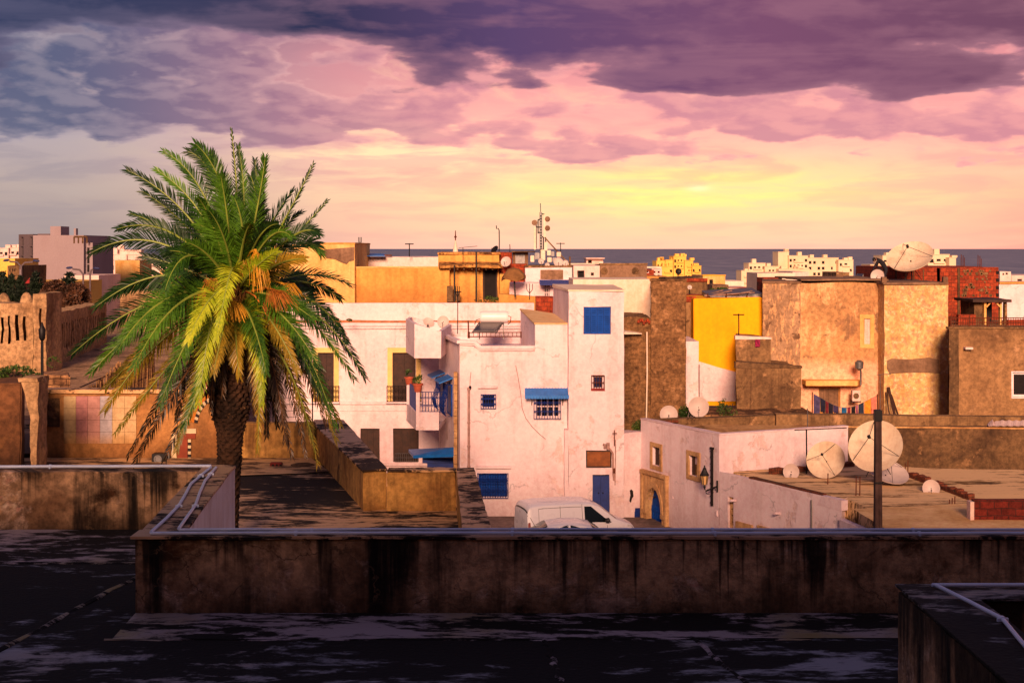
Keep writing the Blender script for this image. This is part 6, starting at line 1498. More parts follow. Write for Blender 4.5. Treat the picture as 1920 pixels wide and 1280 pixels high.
def phone_mast():
    t = thing('phone_mast', 'slim mobile phone mast with panel antennas and cabinets on the white roof', 'antenna mast', W(1014, 500, 82)); Y = 82.
    P = lambda u, v, dy=0.: W(u, v, Y+dy)
    mb = MB(); mb.tube([P(1014.5, 500), P(1014, 398)], .07, 6); mb.tube([P(1014, 400), P(1013.2, 381)], .025, 5); mb.build('mast', M['steel'], t)
    for u, v0, v1, w_ in ((1021, 402, 445, 4.2), (1003, 425, 468, 4.)): mb = MB(); mb.box(X_(u-w_/2, Y), X_(u+w_/2, Y), Y-.1, Y+.12, Z_(v1, Y), Z_(v0, Y)); mb.build('panel_antenna', M['peach'], t, bevel=.02)
    mb = MB()
    for a, b in (((1005.5, 466), (1005.5, 420)), ((1009, 438), (1009, 412)), ((1009, 412), (1014, 411)), ((1009, 436), (1014, 436)), ((1005, 426), (1014, 426)), ((1014, 401), (1021, 402)), ((1014, 444), (1023, 445)), ((1023, 445), (1023, 470)), ((1019, 445), (1019, 475))): mb.tube([P(*a), P(*b)], .035, 5)
    for k in range(14): mb.box(X_(1012.5, Y), X_(1015.8, Y), Y-.12, Y+.12, Z_(404+k*5.2, Y)-.05, Z_(404+k*5.2, Y))
    mb.build('brackets', M['black_iron'], t)
    mb = MB(); mb.tube([P(1022, 446), P(1062, 490)], .04, 5); mb.build('stay', M['brown'], t)
    for u, v in ((1002, 417.5), (1026, 411), (1026, 428)): mb = MB(); mb.lathe([(.02, -.1), (.16, 0), (.16, .08), (.05, .12)], P(u, v), 12, ax=(.2, -1, 0)); mb.build('drum_antenna', M['grey_render'], t)
    for k, (u, v, w_, h_) in enumerate(((1007, 480, 9, 12), (1018, 478, 8, 20), (1029, 474, 7, 10), (1036, 476, 6, 9), (1047.5, 477, 8, 9), (1030, 487, 8, 9), (1039, 487, 7, 8), (998, 485, 7, 12), (1023, 462, 6, 16))):
        mb = MB(); mb.box(X_(u-w_/2, Y), X_(u+w_/2, Y), Y-.3-.01*k, Y+.2, Z_(v+h_/2, Y), Z_(v-h_/2, Y)); mb.build('cabinet', M['steel'] if k % 3 == 0 else M['peach'], t, bevel=.02)
    mb = MB(); mb.box(X_(990, Y), X_(1070, Y), Y-.9, Y+2, Z_(501, Y)-.3, Z_(498, Y)); mb.build('deck', M['grey_render'], t)
    mb = MB(); mb.box(X_(1067, Y), X_(1070, Y), Y, Y+.2, Z_(499, Y), Z_(481, Y)); mb.build('post', M['brown_dk'], t)
phone_mast()
for lab, u, v, r, aim in (('small pale dish at the left foot of the phone mast', 1014.5, 490, 5.5, (.1, -.9, .2)), ('tiny low dish between the two larger dishes under the phone mast', 1026, 497, 4.5, (.1, -.9, .2)), ('largest pale dish at the foot of the phone mast', 1047, 492, 9, (0, -.9, .3)), ('tan dish at the right foot of the phone mast', 1060.5, 493, 5.5, (-.2, -.9, .2)), ('pale dish beside the red brick left of the phone mast', 949, 491, 10, (-.3, -.8, .3))):
    Yq = 80.7 if u > 1000 else 82.; dish(lab, W(u, v, Yq), r/F*Yq, aim, 'dish', mast=.25, group='dishes around the phone mast')
bld('small red brick roof block left of the phone mast', 935, 960, 473, 86, 'redbrick', 4, z0=7)
t, w, hs = bld('grey metal roof cabin left of the phone mast', 961, 990, 473, 85, 'grey_render', 3, z0=7, holes=[(966, 475, 984, 494, .15)]); wins(t, w, hs, 'steel', (2, 0), 'steel')
mb = MB(); mb.box(X_(959, 85), X_(1003, 85), 84.4, 88.2, Z_(473, 85)+.003, Z_(471, 85)); mb.build('roof', M['brown_dk'], t)
bld('low red roof band under the grey roof cabin', 944, 988, 495, 83, 'redbrick', 2, z0=6)
aerial('thin aerial right of the phone mast', 1051, 455, 480, 84, 'T', .5, .025)
aerial('very thin aerial left of the grey roof cabin', 956, 458, 473, 86, 'none', r=.025)
aerial('double cross aerial on the white wall below the umbrella', 993, 541, 562, 74, 'fork', .5, .025)
# black dish and roofs right of the peach wall
dish('black dish on the brown roof in front of the yellow hotel', W(1272, 509, 84), 6/F*84, (.1, -.95, .2), 'black_iron', mast=.4)
dish('tiny white dish on the brown parapet left of the yellow house', W(1293, 538.5, 78), 4.3/F*78, (.1, -.95, .2), 'dish', mast=.5)
t, w, hs = bld('brown roof parapet with a red top band left of the yellow house', 1284, 1326, 524, 82, 'brown', 4, z0=6)
mb = MB(); mb.box(X_(1284, 82), X_(1326, 82), 81.9, 82.3, Z_(528, 82), Z_(522, 82)); mb.build('brick_band', M['redbrick'], t)
bld('brown tarpaulined roof pile beside the black dish', 1248, 1318, 521, 86, 'brown_dk', 4, z0=6, vr=519)
bld('low rust red roof edge left of the yellow house', 1288, 1345, 553, 77, 'redbrick', 2, z0=6)
t, w, hs = bld('yellow low house with a shaded right side among the far roofs', 1318, 1360, 517, 150, 'ochre_lt', 9, z0=-2, cap='yellow', holes=[(1330, 524, 1337, 533, .3)]); wins(t, w, hs)
bld('grey garden wall below the yellow low house among the far roofs', 1336, 1366, 534, 130, 'grey_render', 4, z0=-2)
plant('green_tree', 'small dark tree in the yard of the yellow low house', 'tree', W(1349, 546, 120), (1.0, .8, .35), 700, .12, 'leaf', 61, stem=3)
bld('pale cream roofs at the shore left of the white hotel', 1358, 1395, 527, 210, 'peach', 10, z0=-5)
bld('pink roof with red edge below the white hotel', 1366, 1412, 540, 170, 'white_far', 10, z0=-4, cap='redbrick')
t, w, hs = bld('small orange house among the far roofs left of the yellow hotel', 1198, 1226, 506, 170, 'redbrick', 8, z0=-3, holes=[(1210, 508, 1217, 512, .3)]); wins(t, w, hs, 'dark', (0, 0), 'white')
bld('ochre wall strip below the small orange house', 1198, 1250, 518, 140, 'ochre', 5, z0=-2)
t, w, hs = bld('white house with red window surrounds left of the yellow hotel', 1222, 1241, 504, 180, 'white_far', 8, z0=-3, holes=[(1225, 508, 1229, 512, .3), (1233, 508, 1237, 512, .3), (1225, 515, 1229, 519, .3), (1233, 515, 1237, 519, .3)]); wins(t, w, hs, 'dark', (0, 0), 'redbrick')
bld('cream flat roof behind the white house left of the yellow hotel', 1208, 1240, 500, 230, 'peach', 8, z0=-4)
# terraces in front of the brown roof block
def hotel(label, parts, Y, mat, name='hotel', cat='hotel', seed=1, density=1., rot=.15):
    t = thing(name, label, cat, (X_((parts[0][0]+parts[-1][1])/2, Y), Y, -14)); rnd = random.Random(seed)
    for k, (u0, u1, v, dy, rows, cols) in enumerate(parts):
        y = Y+dy; x0, x1 = X_(u0, y), X_(u1, y); w = Wall((x0, y), (x1, y+(x1-x0)*rot)); hs = []
        if rows:
            for r in range(rows):
                for c in range(cols):
                    if rnd.random() > density: continue
                    ww = w.L/cols; s = ww*(c+.5); wd = min(1.6, ww*.3)*rnd.choice((1, 1, .7)); zt = Z_(v, y)-1.6-r*3.1
                    hs.append((0, s-wd, s+wd, zt-1.5, zt, .5))
        d = Vector((-w.d.y, w.d.x))*9
        mb = MB(); block(mb, [w.A, w.B, w.B+d, w.A+d], -16, Z_(v, y), hs); mb.build('wall', M[mat], t)
        mb = MB(w.M); mb.box(-.1, w.L+.1, -.25, 9.1, Z_(v, y)+.02, Z_(v, y)+.3); mb.build('roof', M[mat], t)
        for h in hs: mb = MB(w.M); mb.box(h[1]-.05, h[2]+.05, .45, .6, h[3]-.05, h[4]+.05); mb.build('window', M['dark'], t)
        if rows and rnd.random() < .8:
            for r in range(rows):
                zt = Z_(v, y)-3.2-r*3.1; mb = MB(w.M); mb.box(w.L*.25, w.L*.75, -.9, -.0, zt-.2, zt+.7); mb.build('balcony', M[mat], t)
        for j in range(rnd.choice((1, 2, 3))):
            q = rnd.uniform(.1, .8)*w.L; mb = MB(w.M); mb.box(q, q+2.2, 2, 4.5, Z_(v, y)+.3, Z_(v, y)+.3+rnd.uniform(.8, 2.2)); mb.build('roof_tank', M[mat], t)
    return t
M['hotel_y'] = plaster('yellow_hotel_plaster', C(242,196,96), C(226,168,66), big=.1, bigamt=.6, fine=.15, off=5)
M['hotel_w'] = plaster('cream_hotel_plaster', C(230,206,172), C(212,184,146), big=.08, bigamt=.6, fine=.12, off=15)
hotel('yellow stepped hotel on the shore, left of the white hotel', [(1231, 1250, 490, 0, 2, 3), (1248, 1266, 488, -1, 4, 3), (1263, 1287, 481, -2, 5, 4), (1284, 1300, 489, -3, 4, 3), (1298, 1315, 499, -4, 3, 3), (1240, 1262, 500, -5, 1, 3)], 760, 'hotel_y', seed=3, density=.65)
hotel('large cream white stepped hotel on the shore in full sunlight', [(1390, 1408, 508, 0, 4, 3), (1404, 1436, 494, 1, 6, 4), (1434, 1460, 500, 0, 4, 4), (1459, 1480, 473, 4, 0, 0), (1479, 1516, 480, 3, 3, 5), (1515, 1574, 484, 6, 4, 7), (1572, 1601, 488, 5, 3, 3), (1460, 1520, 505, -3, 2, 6)], 760, 'hotel_w', seed=5, density=.62)
hotel('cream block peeping out behind the largest rooftop dish', [(1632, 1668, 497, 0, 1, 3), (1655, 1700, 480, 4, 2, 4), (1740, 1782, 478, 5, 2, 3), (1780, 1793, 484, 3, 0, 0)], 560, 'hotel_w', seed=9)
bld('white flat house with four dark windows in front of the white hotel', 1486, 1516, 510, 150, 'white_far', 8, z0=-2, holes=None)
bld('peach roofline with low upstands behind the mottled building', 1420, 1490, 512, 130, 'peach', 6, z0=0)
bld('brown brick upstand on the roof of the mottled building', 1431, 1466, 521, 77, 'redbrick', 2, z0=8)
bld('grey brown roof shed right of the white hotel', 1568, 1592, 511, 110, 'brown', 5, z0=2)
dish('large dusty dish seen from behind on the mottled building roof', W(1574, 522, 76), 8/F*76, (.3, .8, .5), 'grey_render', mast=.3)
t = thing('solar_collector', 'small tilted solar panel on the roof right of the white hotel', 'solar panel', W(1609, 524, 78)); mb = MB(); mb.poly([W(1601, 527, 77.5), W(1613, 527, 77.5), (W(1619, 513, 79)), W(1608, 513, 79)]); mb.poly([W(1608, 513.3, 79), W(1619, 513.3, 79), W(1613, 527.4, 77.5), W(1601, 527.4, 77.5)]); mb.build('panel', simple('collector_glass', C(40,36,60), .25), t)
mb = MB(); mb.beam(W(1602, 528, 77.6), W(1608, 514, 79), .06, .06); mb.beam(W(1618, 514, 79), W(1618, 527, 79), .05, .05); mb.build('frame', M['steel'], t)
# ---- left distance
t = thing('apartment_block', 'tall grey mauve apartment block with a blank gable on the left skyline', 'apartment block', (X_(100, 210), 210, 0)); Y = 210.
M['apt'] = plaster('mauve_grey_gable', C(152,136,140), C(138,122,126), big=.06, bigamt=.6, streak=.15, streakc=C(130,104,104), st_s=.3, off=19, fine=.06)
M['apt2'] = plaster('shaded_side_render', C(104,90,94), C(88,76,80), big=.1, bigamt=.6, off=29)  # gable render copied darker; the side wall's shade put into its colour
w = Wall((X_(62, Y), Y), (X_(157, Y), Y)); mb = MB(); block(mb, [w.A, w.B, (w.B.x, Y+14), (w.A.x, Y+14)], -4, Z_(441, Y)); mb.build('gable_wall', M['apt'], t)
w2 = Wall((X_(35, Y+4), Y+4), (X_(62, Y)-.02, Y)); hs = []
for r in range(6):
    for c, s in ((0, .22), (1, .86)): hs.append((0, w2.L*s-.55, w2.L*s+.6, Z_(453+r*18, Y)-.6, Z_(453+r*18, Y)+.7, .4))
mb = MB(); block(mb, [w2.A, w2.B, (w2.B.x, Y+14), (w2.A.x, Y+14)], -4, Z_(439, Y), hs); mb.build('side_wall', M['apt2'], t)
for h in hs: mb = MB(w2.M); mb.box(h[1], h[2], .38, .5, h[3], h[4]); mb.build('window', M['dark'], t)
mb = MB(); mb.box(X_(90, Y), X_(110, Y), Y+1, Y+5, Z_(441, Y), Z_(424, Y)); mb.build('stair_house', M['apt'], t); mb = MB(); mb.box(X_(134.5, Y), X_(138.5, Y), Y+1, Y+2, Z_(441, Y), Z_(428, Y)); mb.build('chimney', M['apt'], t)
mb = MB(); mb.box(X_(157, Y)+.01, X_(170, Y), Y+1, Y+12, -4, Z_(455, Y)); mb.build('stair_wing', M['apt'], t)
for k in range(6): mb = MB(); mb.box(X_(160, Y), X_(164, Y), Y+.9, Y+1.05, Z_(478+k*16, Y), Z_(464+k*16, Y)); mb.build('window', M['dark'], t)
mb = MB()
for u in (139, 147, 155, 163): mb.tube([W(u, 456, Y), W(u, 444, Y)], .12, 4)
mb.tube([W(139, 444, Y), W(163, 444, Y)], .14, 4); mb.build('pergola', M['brown_dk'], t)
mb = MB(); mb.box(X_(62, Y), X_(85, Y), Y+2, Y+2.4, Z_(441, Y), Z_(438, Y)); mb.build('roof_gear', M['apt2'], t)
def lamp(label, u, v, vb, Y, flip=1, arm=26):
    t = thing('street_lamp', label, 'street lamp', W(u+arm*flip, vb, Y), 'street lamps beyond the fort wall'); q = Y/F
    b = W(u+arm*flip, vb, Y); tp = W(u+arm*flip, v+12, Y); e = W(u+6*flip, v+2, Y)
    mb = MB(); mb.tube([b, tp, tp.lerp(e, .35)+Vector((0, 0, 5*q)), e], .09, 5); mb.build('post', M['apt2'], t)
    mb = MB(); c = W(u, v, Y); mb.lathe([(.05, -6*q), (2.2*q, -3*q), (2.4*q, 2*q), (1.2*q, 6*q)], c, 8, ax=(flip, 0, .1)); mb.build('lamp_head', simple('lamp_blue', C(40,48,90), .5), t)
lamp('street lamp with a blue head in front of the apartment gable', 130, 502, 570, 130)
lamp('street lamp head overlapping the dark side of the apartment block', 68, 489, 560, 128, -1, 30)
lamp('street lamp at the far left edge against the yellow house', 12, 488, 560, 128, 1, 28)
lamp('street lamp with a blue head right of the apartment block', 181, 503, 560, 130, -1, 12)
t = thing('red_flag', 'small red flag hanging from a pole in front of the apartment block', 'flag', W(38, 560, 110)); mb = MB(); Y = 110
mb.tube([W(38, 560, Y), W(38, 505, Y)], .06, 5); mb.build('flagpole', M['apt'], t)
mb = MB(); mb.poly([W(56, 520, Y), W(55, 531, Y), W(47, 531, Y)]); mb.poly([W(47, 531, Y+.05), W(55, 531, Y+.05), W(56, 520, Y+.05)]); mb.build('flag_cloth', simple('red_cloth', C(150,40,40), .9), t)
t, w, hs = bld('yellow house at the far left edge below the street lamp', -20, 28, 485, 160, 'hotel_y', 8, z0=-2); 
t, w, hs = bld('dark flat building with slit windows left of the apartment block', 14, 37, 498, 140, 'brown_dk', 8, z0=-2, holes=[(18, 503, 20, 509, .2), (23, 503, 25, 509, .2), (27, 503, 29, 509, .2)]); wins(t, w, hs, 'white_far')
hotel('white apartment houses on the far left skyline', [(-20, 14, 466, 0, 4, 4), (10, 36, 465, 3, 4, 3)], 640, 'white_far', name='apartment_block', cat='apartment block', seed=12)
hotel('pale rooftop blocks seen between apartment block and palm fronds', [(170, 262, 478, 0, 1, 6), (176, 240, 489, -3, 2, 5), (200, 262, 470, 5, 1, 4), (168, 200, 503, -8, 2, 3), (240, 330, 500, -4, 2, 5)], 480, 'white_far', name='apartment_block', cat='apartment block', seed=14)
t, w, hs = bld('ochre fronted shop block behind the left palm fronds', 216, 262, 488, 240, 'ochre_lt', 8, z0=-4)
for k, (u0, u1, v, Y, mt, lb) in enumerate(((20, 140, 528, 150, 'hotel_y', 'low yellow wall behind the black cypresses'), (250, 330, 526, 130, 'ochre', 'tan block glimpsed between the left palm fronds'), (225, 420, 545, 110, 'fort', 'pale flat roof behind the left palm fronds'), (120, 185, 516, 180, 'white_far', 'white wall right of the cypresses below the street lamp'), (300, 470, 506, 200, 'ochre_lt', 'ochre houses far behind the palm crown'), (380, 500, 560, 96, 'fort', 'ochre block directly behind the palm crown'))):
    bld(lb, u0, u1, v, Y, mt, 10, z0=-3)
# ------------------------------------------------------------------ the date palm
def palmleaf(name, a, b, tip=None, sss=0.):
    m, nt, bs = mk(name); p = nt.pos()
    n = nt.noise(p, 1.1, 3); n2 = nt.noise(p, 22., 3)
    f = nt.ss(nt.math('ADD', nt.math('MULTIPLY', n, .55), nt.math('MULTIPLY', n2, .45)), .36, .64)
    c = nt.mix(f, a, b); nt.inp(bs, 'Base Color', c); bs.inputs['Roughness'].default_value = .42; bs.inputs['Specular IOR Level'].default_value = .45
    tr = nt.new('ShaderNodeBsdfTranslucent'); nt.inp(tr, 0, nt.mix(.4, c, b)); ms = nt.new('ShaderNodeMixShader'); ms.inputs[0].default_value = .22
    nt.l.new(bs.outputs[0], ms.inputs[1]); nt.l.new(tr.outputs[0], ms.inputs[2]); nt.l.new(ms.outputs[0], m.node_tree.nodes['Material Output'].inputs[0]); return m
PM = {'g': palmleaf('frond_green', C(30,68,16), C(92,140,36)), 'd': palmleaf('frond_deep_green', C(13,34,17), C(40,76,28)), 'y': palmleaf('frond_yellow_green', C(128,160,24), C(206,214,54)),  # yellow-green and deep green also put sunlit and shaded fronds into the colour
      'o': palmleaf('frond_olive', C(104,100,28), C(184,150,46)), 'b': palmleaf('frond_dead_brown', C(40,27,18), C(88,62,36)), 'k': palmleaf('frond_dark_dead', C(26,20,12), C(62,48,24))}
PY = 30.5
PH = W(441, 566, PY)
RIB = {'g': simple('rib_green', C(134,150,60), .5), 'b': simple('rib_brown', C(120,80,44), .7)}
prnd = random.Random(11)
def bez(P, t): return P[0]*(1-t)**2+P[1]*2*t*(1-t)+P[2]*t*t
def frond(root, P0, P1, P2, m, roll=.5, wid=.46, nl=64, ragged=.0, rise=.35, face=.8):
    P = (P0, P1, P2); L = sum((bez(P, (k+1)/12)-bez(P, k/12)).length for k in range(12))
    mb = MB(); ts = [k/16 for k in range(17)]
    mb.tube([bez(P, t) for t in ts], [.034*(1-t)**.8+.004 for t in ts], 5, 0)
    sx = Vector((1, 0, 0))
    for side in (-1, 1):
        for k in range(nl):
            t = .13+.87*(k+prnd.uniform(-.4, .4))/nl
            if prnd.random() < ragged*.5: continue
            t = min(max(t, .1), .995); p = bez(P, t); T = (bez(P, min(t+.02, 1))-bez(P, max(t-.02, 0))).normalized()
            S = T.cross(Vector((0, 0, 1)))
            if S.length < .15: S = T.cross(Vector((.3, 1, 0)))
            S.normalize(); V_ = (p-Vector((0, 0, CH))).normalized(); S3 = T.cross(V_)
            if S3.length > .25:
                S3.normalize()
                if S3.dot(S) < 0: S3 = -S3
                S = (S*(1-face)+S3*face).normalized(); S = (S-T*S.dot(T)).normalized()
            N = S.cross(T).normalized()
            q = Matrix.Rotation((roll-.5)*.5, 3, T); S2 = q @ S; N2 = q @ N
            ln = wid*(min(1, (t-.06)/.22)**.7)*(1-.62*max(0, t-.45)/.55)*prnd.uniform(.82, 1.08)
            al = R(62-38*t+prnd.uniform(-7, 7)); be = rise*prnd.uniform(.3, 1.5)+prnd.uniform(-.12, .12)
            d = (T*math.cos(al)+(S2*side*math.cos(be)+N2*math.sin(be))*math.sin(al)).normalized()
            mid = p+d*ln*.5; end = p+d*ln+Vector((0, 0, -1))*ln*prnd.uniform(.04, .2+ragged*.5)
            w = .0138*prnd.uniform(.8, 1.15); x = d.cross(N2).normalized()*w
            x = (x+N2*w*prnd.uniform(-.5, .5))
            a, b, c, e = mb.V(p-x*.6), mb.V(p+x*.6), mb.V(mid+x), mb.V(mid-x); f = mb.V(end)
            mb.Fc((a, b, c, e), 1); mb.Fc((e, c, f), 1)
    # terminal leaflet
    mb.build('frond', [RIB['b' if m in 'bk' else 'g'], PM[m]], root)
def palm():
    t = thing('date_palm', 'tall date palm with a huge green crown, orange fruit stalks and dead lower fronds', 'palm tree', (PH.x, PY, .3))
    # trunk
    def rad(v):
        pts = [(600, 20), (640, 33), (690, 34), (740, 35), (780, 32), (815, 24), (860, 22), (920, 20.5), (1000, 20), (1500, 21)]
        for (a, ra_), (b, rb_) in zip(pts, pts[1:]):
            if v <= b: return (ra_+(rb_-ra_)*max(0, v-a)/(b-a))/F*PY
        return 21/F*PY
    def cx(v): return X_(432-(max(0, v-800))*.035, PY) if v < 1000 else X_(425, PY)
    mb = MB(); vs = [600+12*k for k in range(0, 40)]+[1100, 1200, 1300, 1400]; rings = []; n = 40
    for v in vs:
        z = Z_(v, PY); ring = []
        for j in range(n):
            a = 2*math.pi*j/n; r = rad(v)*(.93+.06*noise.noise(Vector((math.cos(a)*3, math.sin(a)*3, z*4))))
            ring.append(mb.V((cx(v)+r*math.cos(a), PY+r*math.sin(a), z)))
        rings.append(ring)
    for a, b in zip(rings, rings[1:]):
        for j in range(n): mb.Fc((a[j], b[j], b[(j+1) % n], a[(j+1) % n]))
    z = Z_(1050, PY); k = 0
    while z < Z_(618, PY):
        v = V0+(CH-z)*F/PY; r = rad(v); m_ = max(9, int(r*2*math.pi/.155))
        for j in range(m_):
            a = 2*math.pi*(j+.5*(k % 2))/m_+prnd.uniform(-.06, .06); d = Vector((math.cos(a), math.sin(a), 0)); s = Vector((-d.y, d.x, 0)); c = Vector((cx(v), PY, z))
            o_ = r*(.97+prnd.uniform(0, .07)); w = .072*prnd.uniform(.8, 1.15); h = .05*prnd.uniform(.7, 1.3); big = 1.6 if v < 790 else 1.
            p0 = c+d*(o_-.03); up_ = Vector((0, 0, 1))
            q = [mb.V(p0-s*w-up_*h), mb.V(p0+s*w-up_*h), mb.V(p0+s*w*.7+up_*h*1.2+d*.03*big), mb.V(p0-s*w*.7+up_*h*1.2+d*.03*big), mb.V(p0+up_*h*.2+d*.055*big), mb.V(p0+up_*h*1.6-d*.02)]
            mb.Fc((q[0], q[1], q[4])); mb.Fc((q[1], q[2], q[4])); mb.Fc((q[2], q[3], q[4])); mb.Fc((q[3], q[0], q[4])); mb.Fc((q[3], q[2], q[5]))
        z += .085+prnd.uniform(-.008, .008); k += 1
    mb.build('trunk', plaster('palm_trunk_bark', C(66,44,30), C(32,22,16), big=2.2, bigamt=.9, patch=C(98,70,46), pth=.62, ps=3, fine=.4, bmp=.8, off=2), t)
    # crown shaft: bundle of cut leaf bases
    mb = MB()
    for k in range(230):
        a = prnd.uniform(0, 6.283); zz = prnd.uniform(-1.5, .35); d = Vector((math.cos(a), math.sin(a), 0)); b = PH+Vector((0, 0, zz))+d*(.16+.10*prnd.random()+(.08 if zz < -.6 else 0))
        e = b+d*prnd.uniform(.10, .3)+Vector((0, 0, prnd.uniform(.08, .3))); mb.tube([b, e], [.05, .022], 4)
    mb.lathe([(.1, -2), (.3, -1.9), (.36, -1.2), (.32, -.5), (.2, .2), (.05, .6)], PH, 12)
    mb.build('crown_shaft', simple('cut_leaf_bases', C(120,80,40), .8, 0, .5, 9), t)
    H_ = lambda u, v, dy: W(u, v, PY)+Vector((0, dy, 0))*1.0
    def f(cu, cv, tu, tv, dc=0., dt=0., m='g', roll=.5, wid=.46, bu=None, bv=None, ragged=0., nl=84, rise=.35, bd=0.):
        P0 = W(bu if bu else 441+(cu-441)*.10, bv if bv else 548, PY+bd)
        P1 = W(cu, cv, PY+dc); P2 = W(tu, tv, PY+dt)
        frond(t, P0, P1, P2, m, roll, wid*1.12, nl, ragged, rise)
    # upper crown, left to right
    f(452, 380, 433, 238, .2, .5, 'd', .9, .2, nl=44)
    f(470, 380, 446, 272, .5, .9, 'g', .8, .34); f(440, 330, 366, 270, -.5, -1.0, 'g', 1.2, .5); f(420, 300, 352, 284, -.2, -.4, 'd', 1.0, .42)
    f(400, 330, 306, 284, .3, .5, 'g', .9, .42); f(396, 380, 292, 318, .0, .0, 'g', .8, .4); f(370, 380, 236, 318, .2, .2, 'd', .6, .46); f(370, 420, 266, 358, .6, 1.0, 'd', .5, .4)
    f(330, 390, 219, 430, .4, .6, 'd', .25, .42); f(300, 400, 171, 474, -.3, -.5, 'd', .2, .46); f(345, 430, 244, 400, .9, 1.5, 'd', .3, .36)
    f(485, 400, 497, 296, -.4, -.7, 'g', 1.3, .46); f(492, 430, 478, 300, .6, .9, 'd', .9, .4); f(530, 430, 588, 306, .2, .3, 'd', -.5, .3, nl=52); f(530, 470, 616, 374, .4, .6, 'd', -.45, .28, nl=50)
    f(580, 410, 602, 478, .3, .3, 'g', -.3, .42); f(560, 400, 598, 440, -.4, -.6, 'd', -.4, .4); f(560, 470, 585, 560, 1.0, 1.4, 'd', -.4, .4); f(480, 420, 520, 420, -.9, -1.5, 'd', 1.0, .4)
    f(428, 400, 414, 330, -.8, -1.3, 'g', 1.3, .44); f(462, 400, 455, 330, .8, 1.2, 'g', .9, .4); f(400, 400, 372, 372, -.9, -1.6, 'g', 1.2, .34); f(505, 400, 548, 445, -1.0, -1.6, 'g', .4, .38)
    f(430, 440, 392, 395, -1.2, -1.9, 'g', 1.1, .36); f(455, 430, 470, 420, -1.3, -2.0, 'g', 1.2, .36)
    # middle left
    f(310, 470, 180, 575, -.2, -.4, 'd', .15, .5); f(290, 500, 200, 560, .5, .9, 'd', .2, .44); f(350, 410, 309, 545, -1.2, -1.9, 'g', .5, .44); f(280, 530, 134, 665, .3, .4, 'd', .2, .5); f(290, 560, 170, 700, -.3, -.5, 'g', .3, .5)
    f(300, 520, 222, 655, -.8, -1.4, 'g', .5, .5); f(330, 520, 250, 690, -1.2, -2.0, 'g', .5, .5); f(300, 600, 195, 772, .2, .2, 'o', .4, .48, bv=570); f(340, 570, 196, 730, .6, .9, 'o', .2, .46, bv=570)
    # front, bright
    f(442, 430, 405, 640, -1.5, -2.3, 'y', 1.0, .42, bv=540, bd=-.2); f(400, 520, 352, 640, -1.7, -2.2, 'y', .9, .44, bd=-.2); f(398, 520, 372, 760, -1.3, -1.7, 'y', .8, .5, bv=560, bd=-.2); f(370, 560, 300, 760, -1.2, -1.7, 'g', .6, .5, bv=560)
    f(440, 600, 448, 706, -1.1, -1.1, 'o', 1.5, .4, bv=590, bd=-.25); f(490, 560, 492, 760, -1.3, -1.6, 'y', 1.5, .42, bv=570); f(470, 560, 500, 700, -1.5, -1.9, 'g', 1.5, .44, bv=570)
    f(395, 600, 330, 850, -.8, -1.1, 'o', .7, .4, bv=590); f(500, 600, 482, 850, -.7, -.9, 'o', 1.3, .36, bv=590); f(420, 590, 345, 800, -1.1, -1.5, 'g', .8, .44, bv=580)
    # right
    f(600, 540, 686, 712, .0, .0, 'd', -.3, .42); f(570, 540, 664, 712, -.3, -.5, 'g', -.3, .42); f(560, 560, 628, 800, -.4, -.6, 'g', -.4, .44, bv=575); f(545, 570, 632, 830, .2, .2, 'o', -.5, .42, bv=575); f(530, 560, 600, 690, -.9, -1.4, 'g', .2, .4)
    f(590, 520, 650, 640, .8, 1.1, 'd', -.3, .42); f(560, 500, 640, 560, 1.0, 1.6, 'd', -.3, .4)
    # skirt of dead fronds
    f(380, 610, 237, 860, .1, .1, 'k', .3, .3, bv=600, ragged=.5); f(385, 620, 250, 872, -.4, -.6, 'k', .4, .4, bv=600, ragged=.4); f(400, 600, 272, 832, .4, .5, 'k', .3, .26, bv=600, ragged=.6); f(400, 640, 310, 862, -.6, -.9, 'k', .5, .4, bv=600, ragged=.3)
    f(500, 610, 548, 858, -.3, -.4, 'b', 1.2, .32, bv=600, ragged=.5); f(530, 600, 574, 858, .1, .1, 'b', 1.1, .3, bv=600, ragged=.5); f(500, 640, 520, 800, .5, .6, 'k', .8, .3, bv=610, ragged=.6); f(545, 590, 612, 800, .5, .6, 'b', -.3, .3, bv=600, ragged=.5)
    f(400, 640, 395, 770, -.5, -.6, 'b', 1.3, .3, bv=610, ragged=.5); f(415, 640, 418, 740, -.6, -.65, 'b', 1.4, .28, bv=620, ragged=.5); f(470, 640, 478, 780, -.5, -.5, 'b', 1.4, .3, bv=620, ragged=.5); f(360, 640, 330, 790, .6, .8, 'k', .5, .3, bv=610, ragged=.5)
    f(430, 660, 385, 742, .5, .6, 'k', .8, .3, bv=620, ragged=.5); f(550, 640, 596, 870, -.2, -.3, 'o', -.2, .36, bv=590, ragged=.3)
    for cu, cv, tu, tv, dt, m in ((380, 600, 262, 815, .3, 'k'), (500, 620, 500, 820, .2, 'k'), (515, 610, 535, 830, -.6, 'b'), (535, 600, 590, 840, .3, 'k'), (545, 600, 640, 800, .6, 'o'), (370, 600, 215, 815, .3, 'o')):
        f(cu, cv, tu, tv, dt*.8, dt, m, .5, .34, bv=600, ragged=.35)
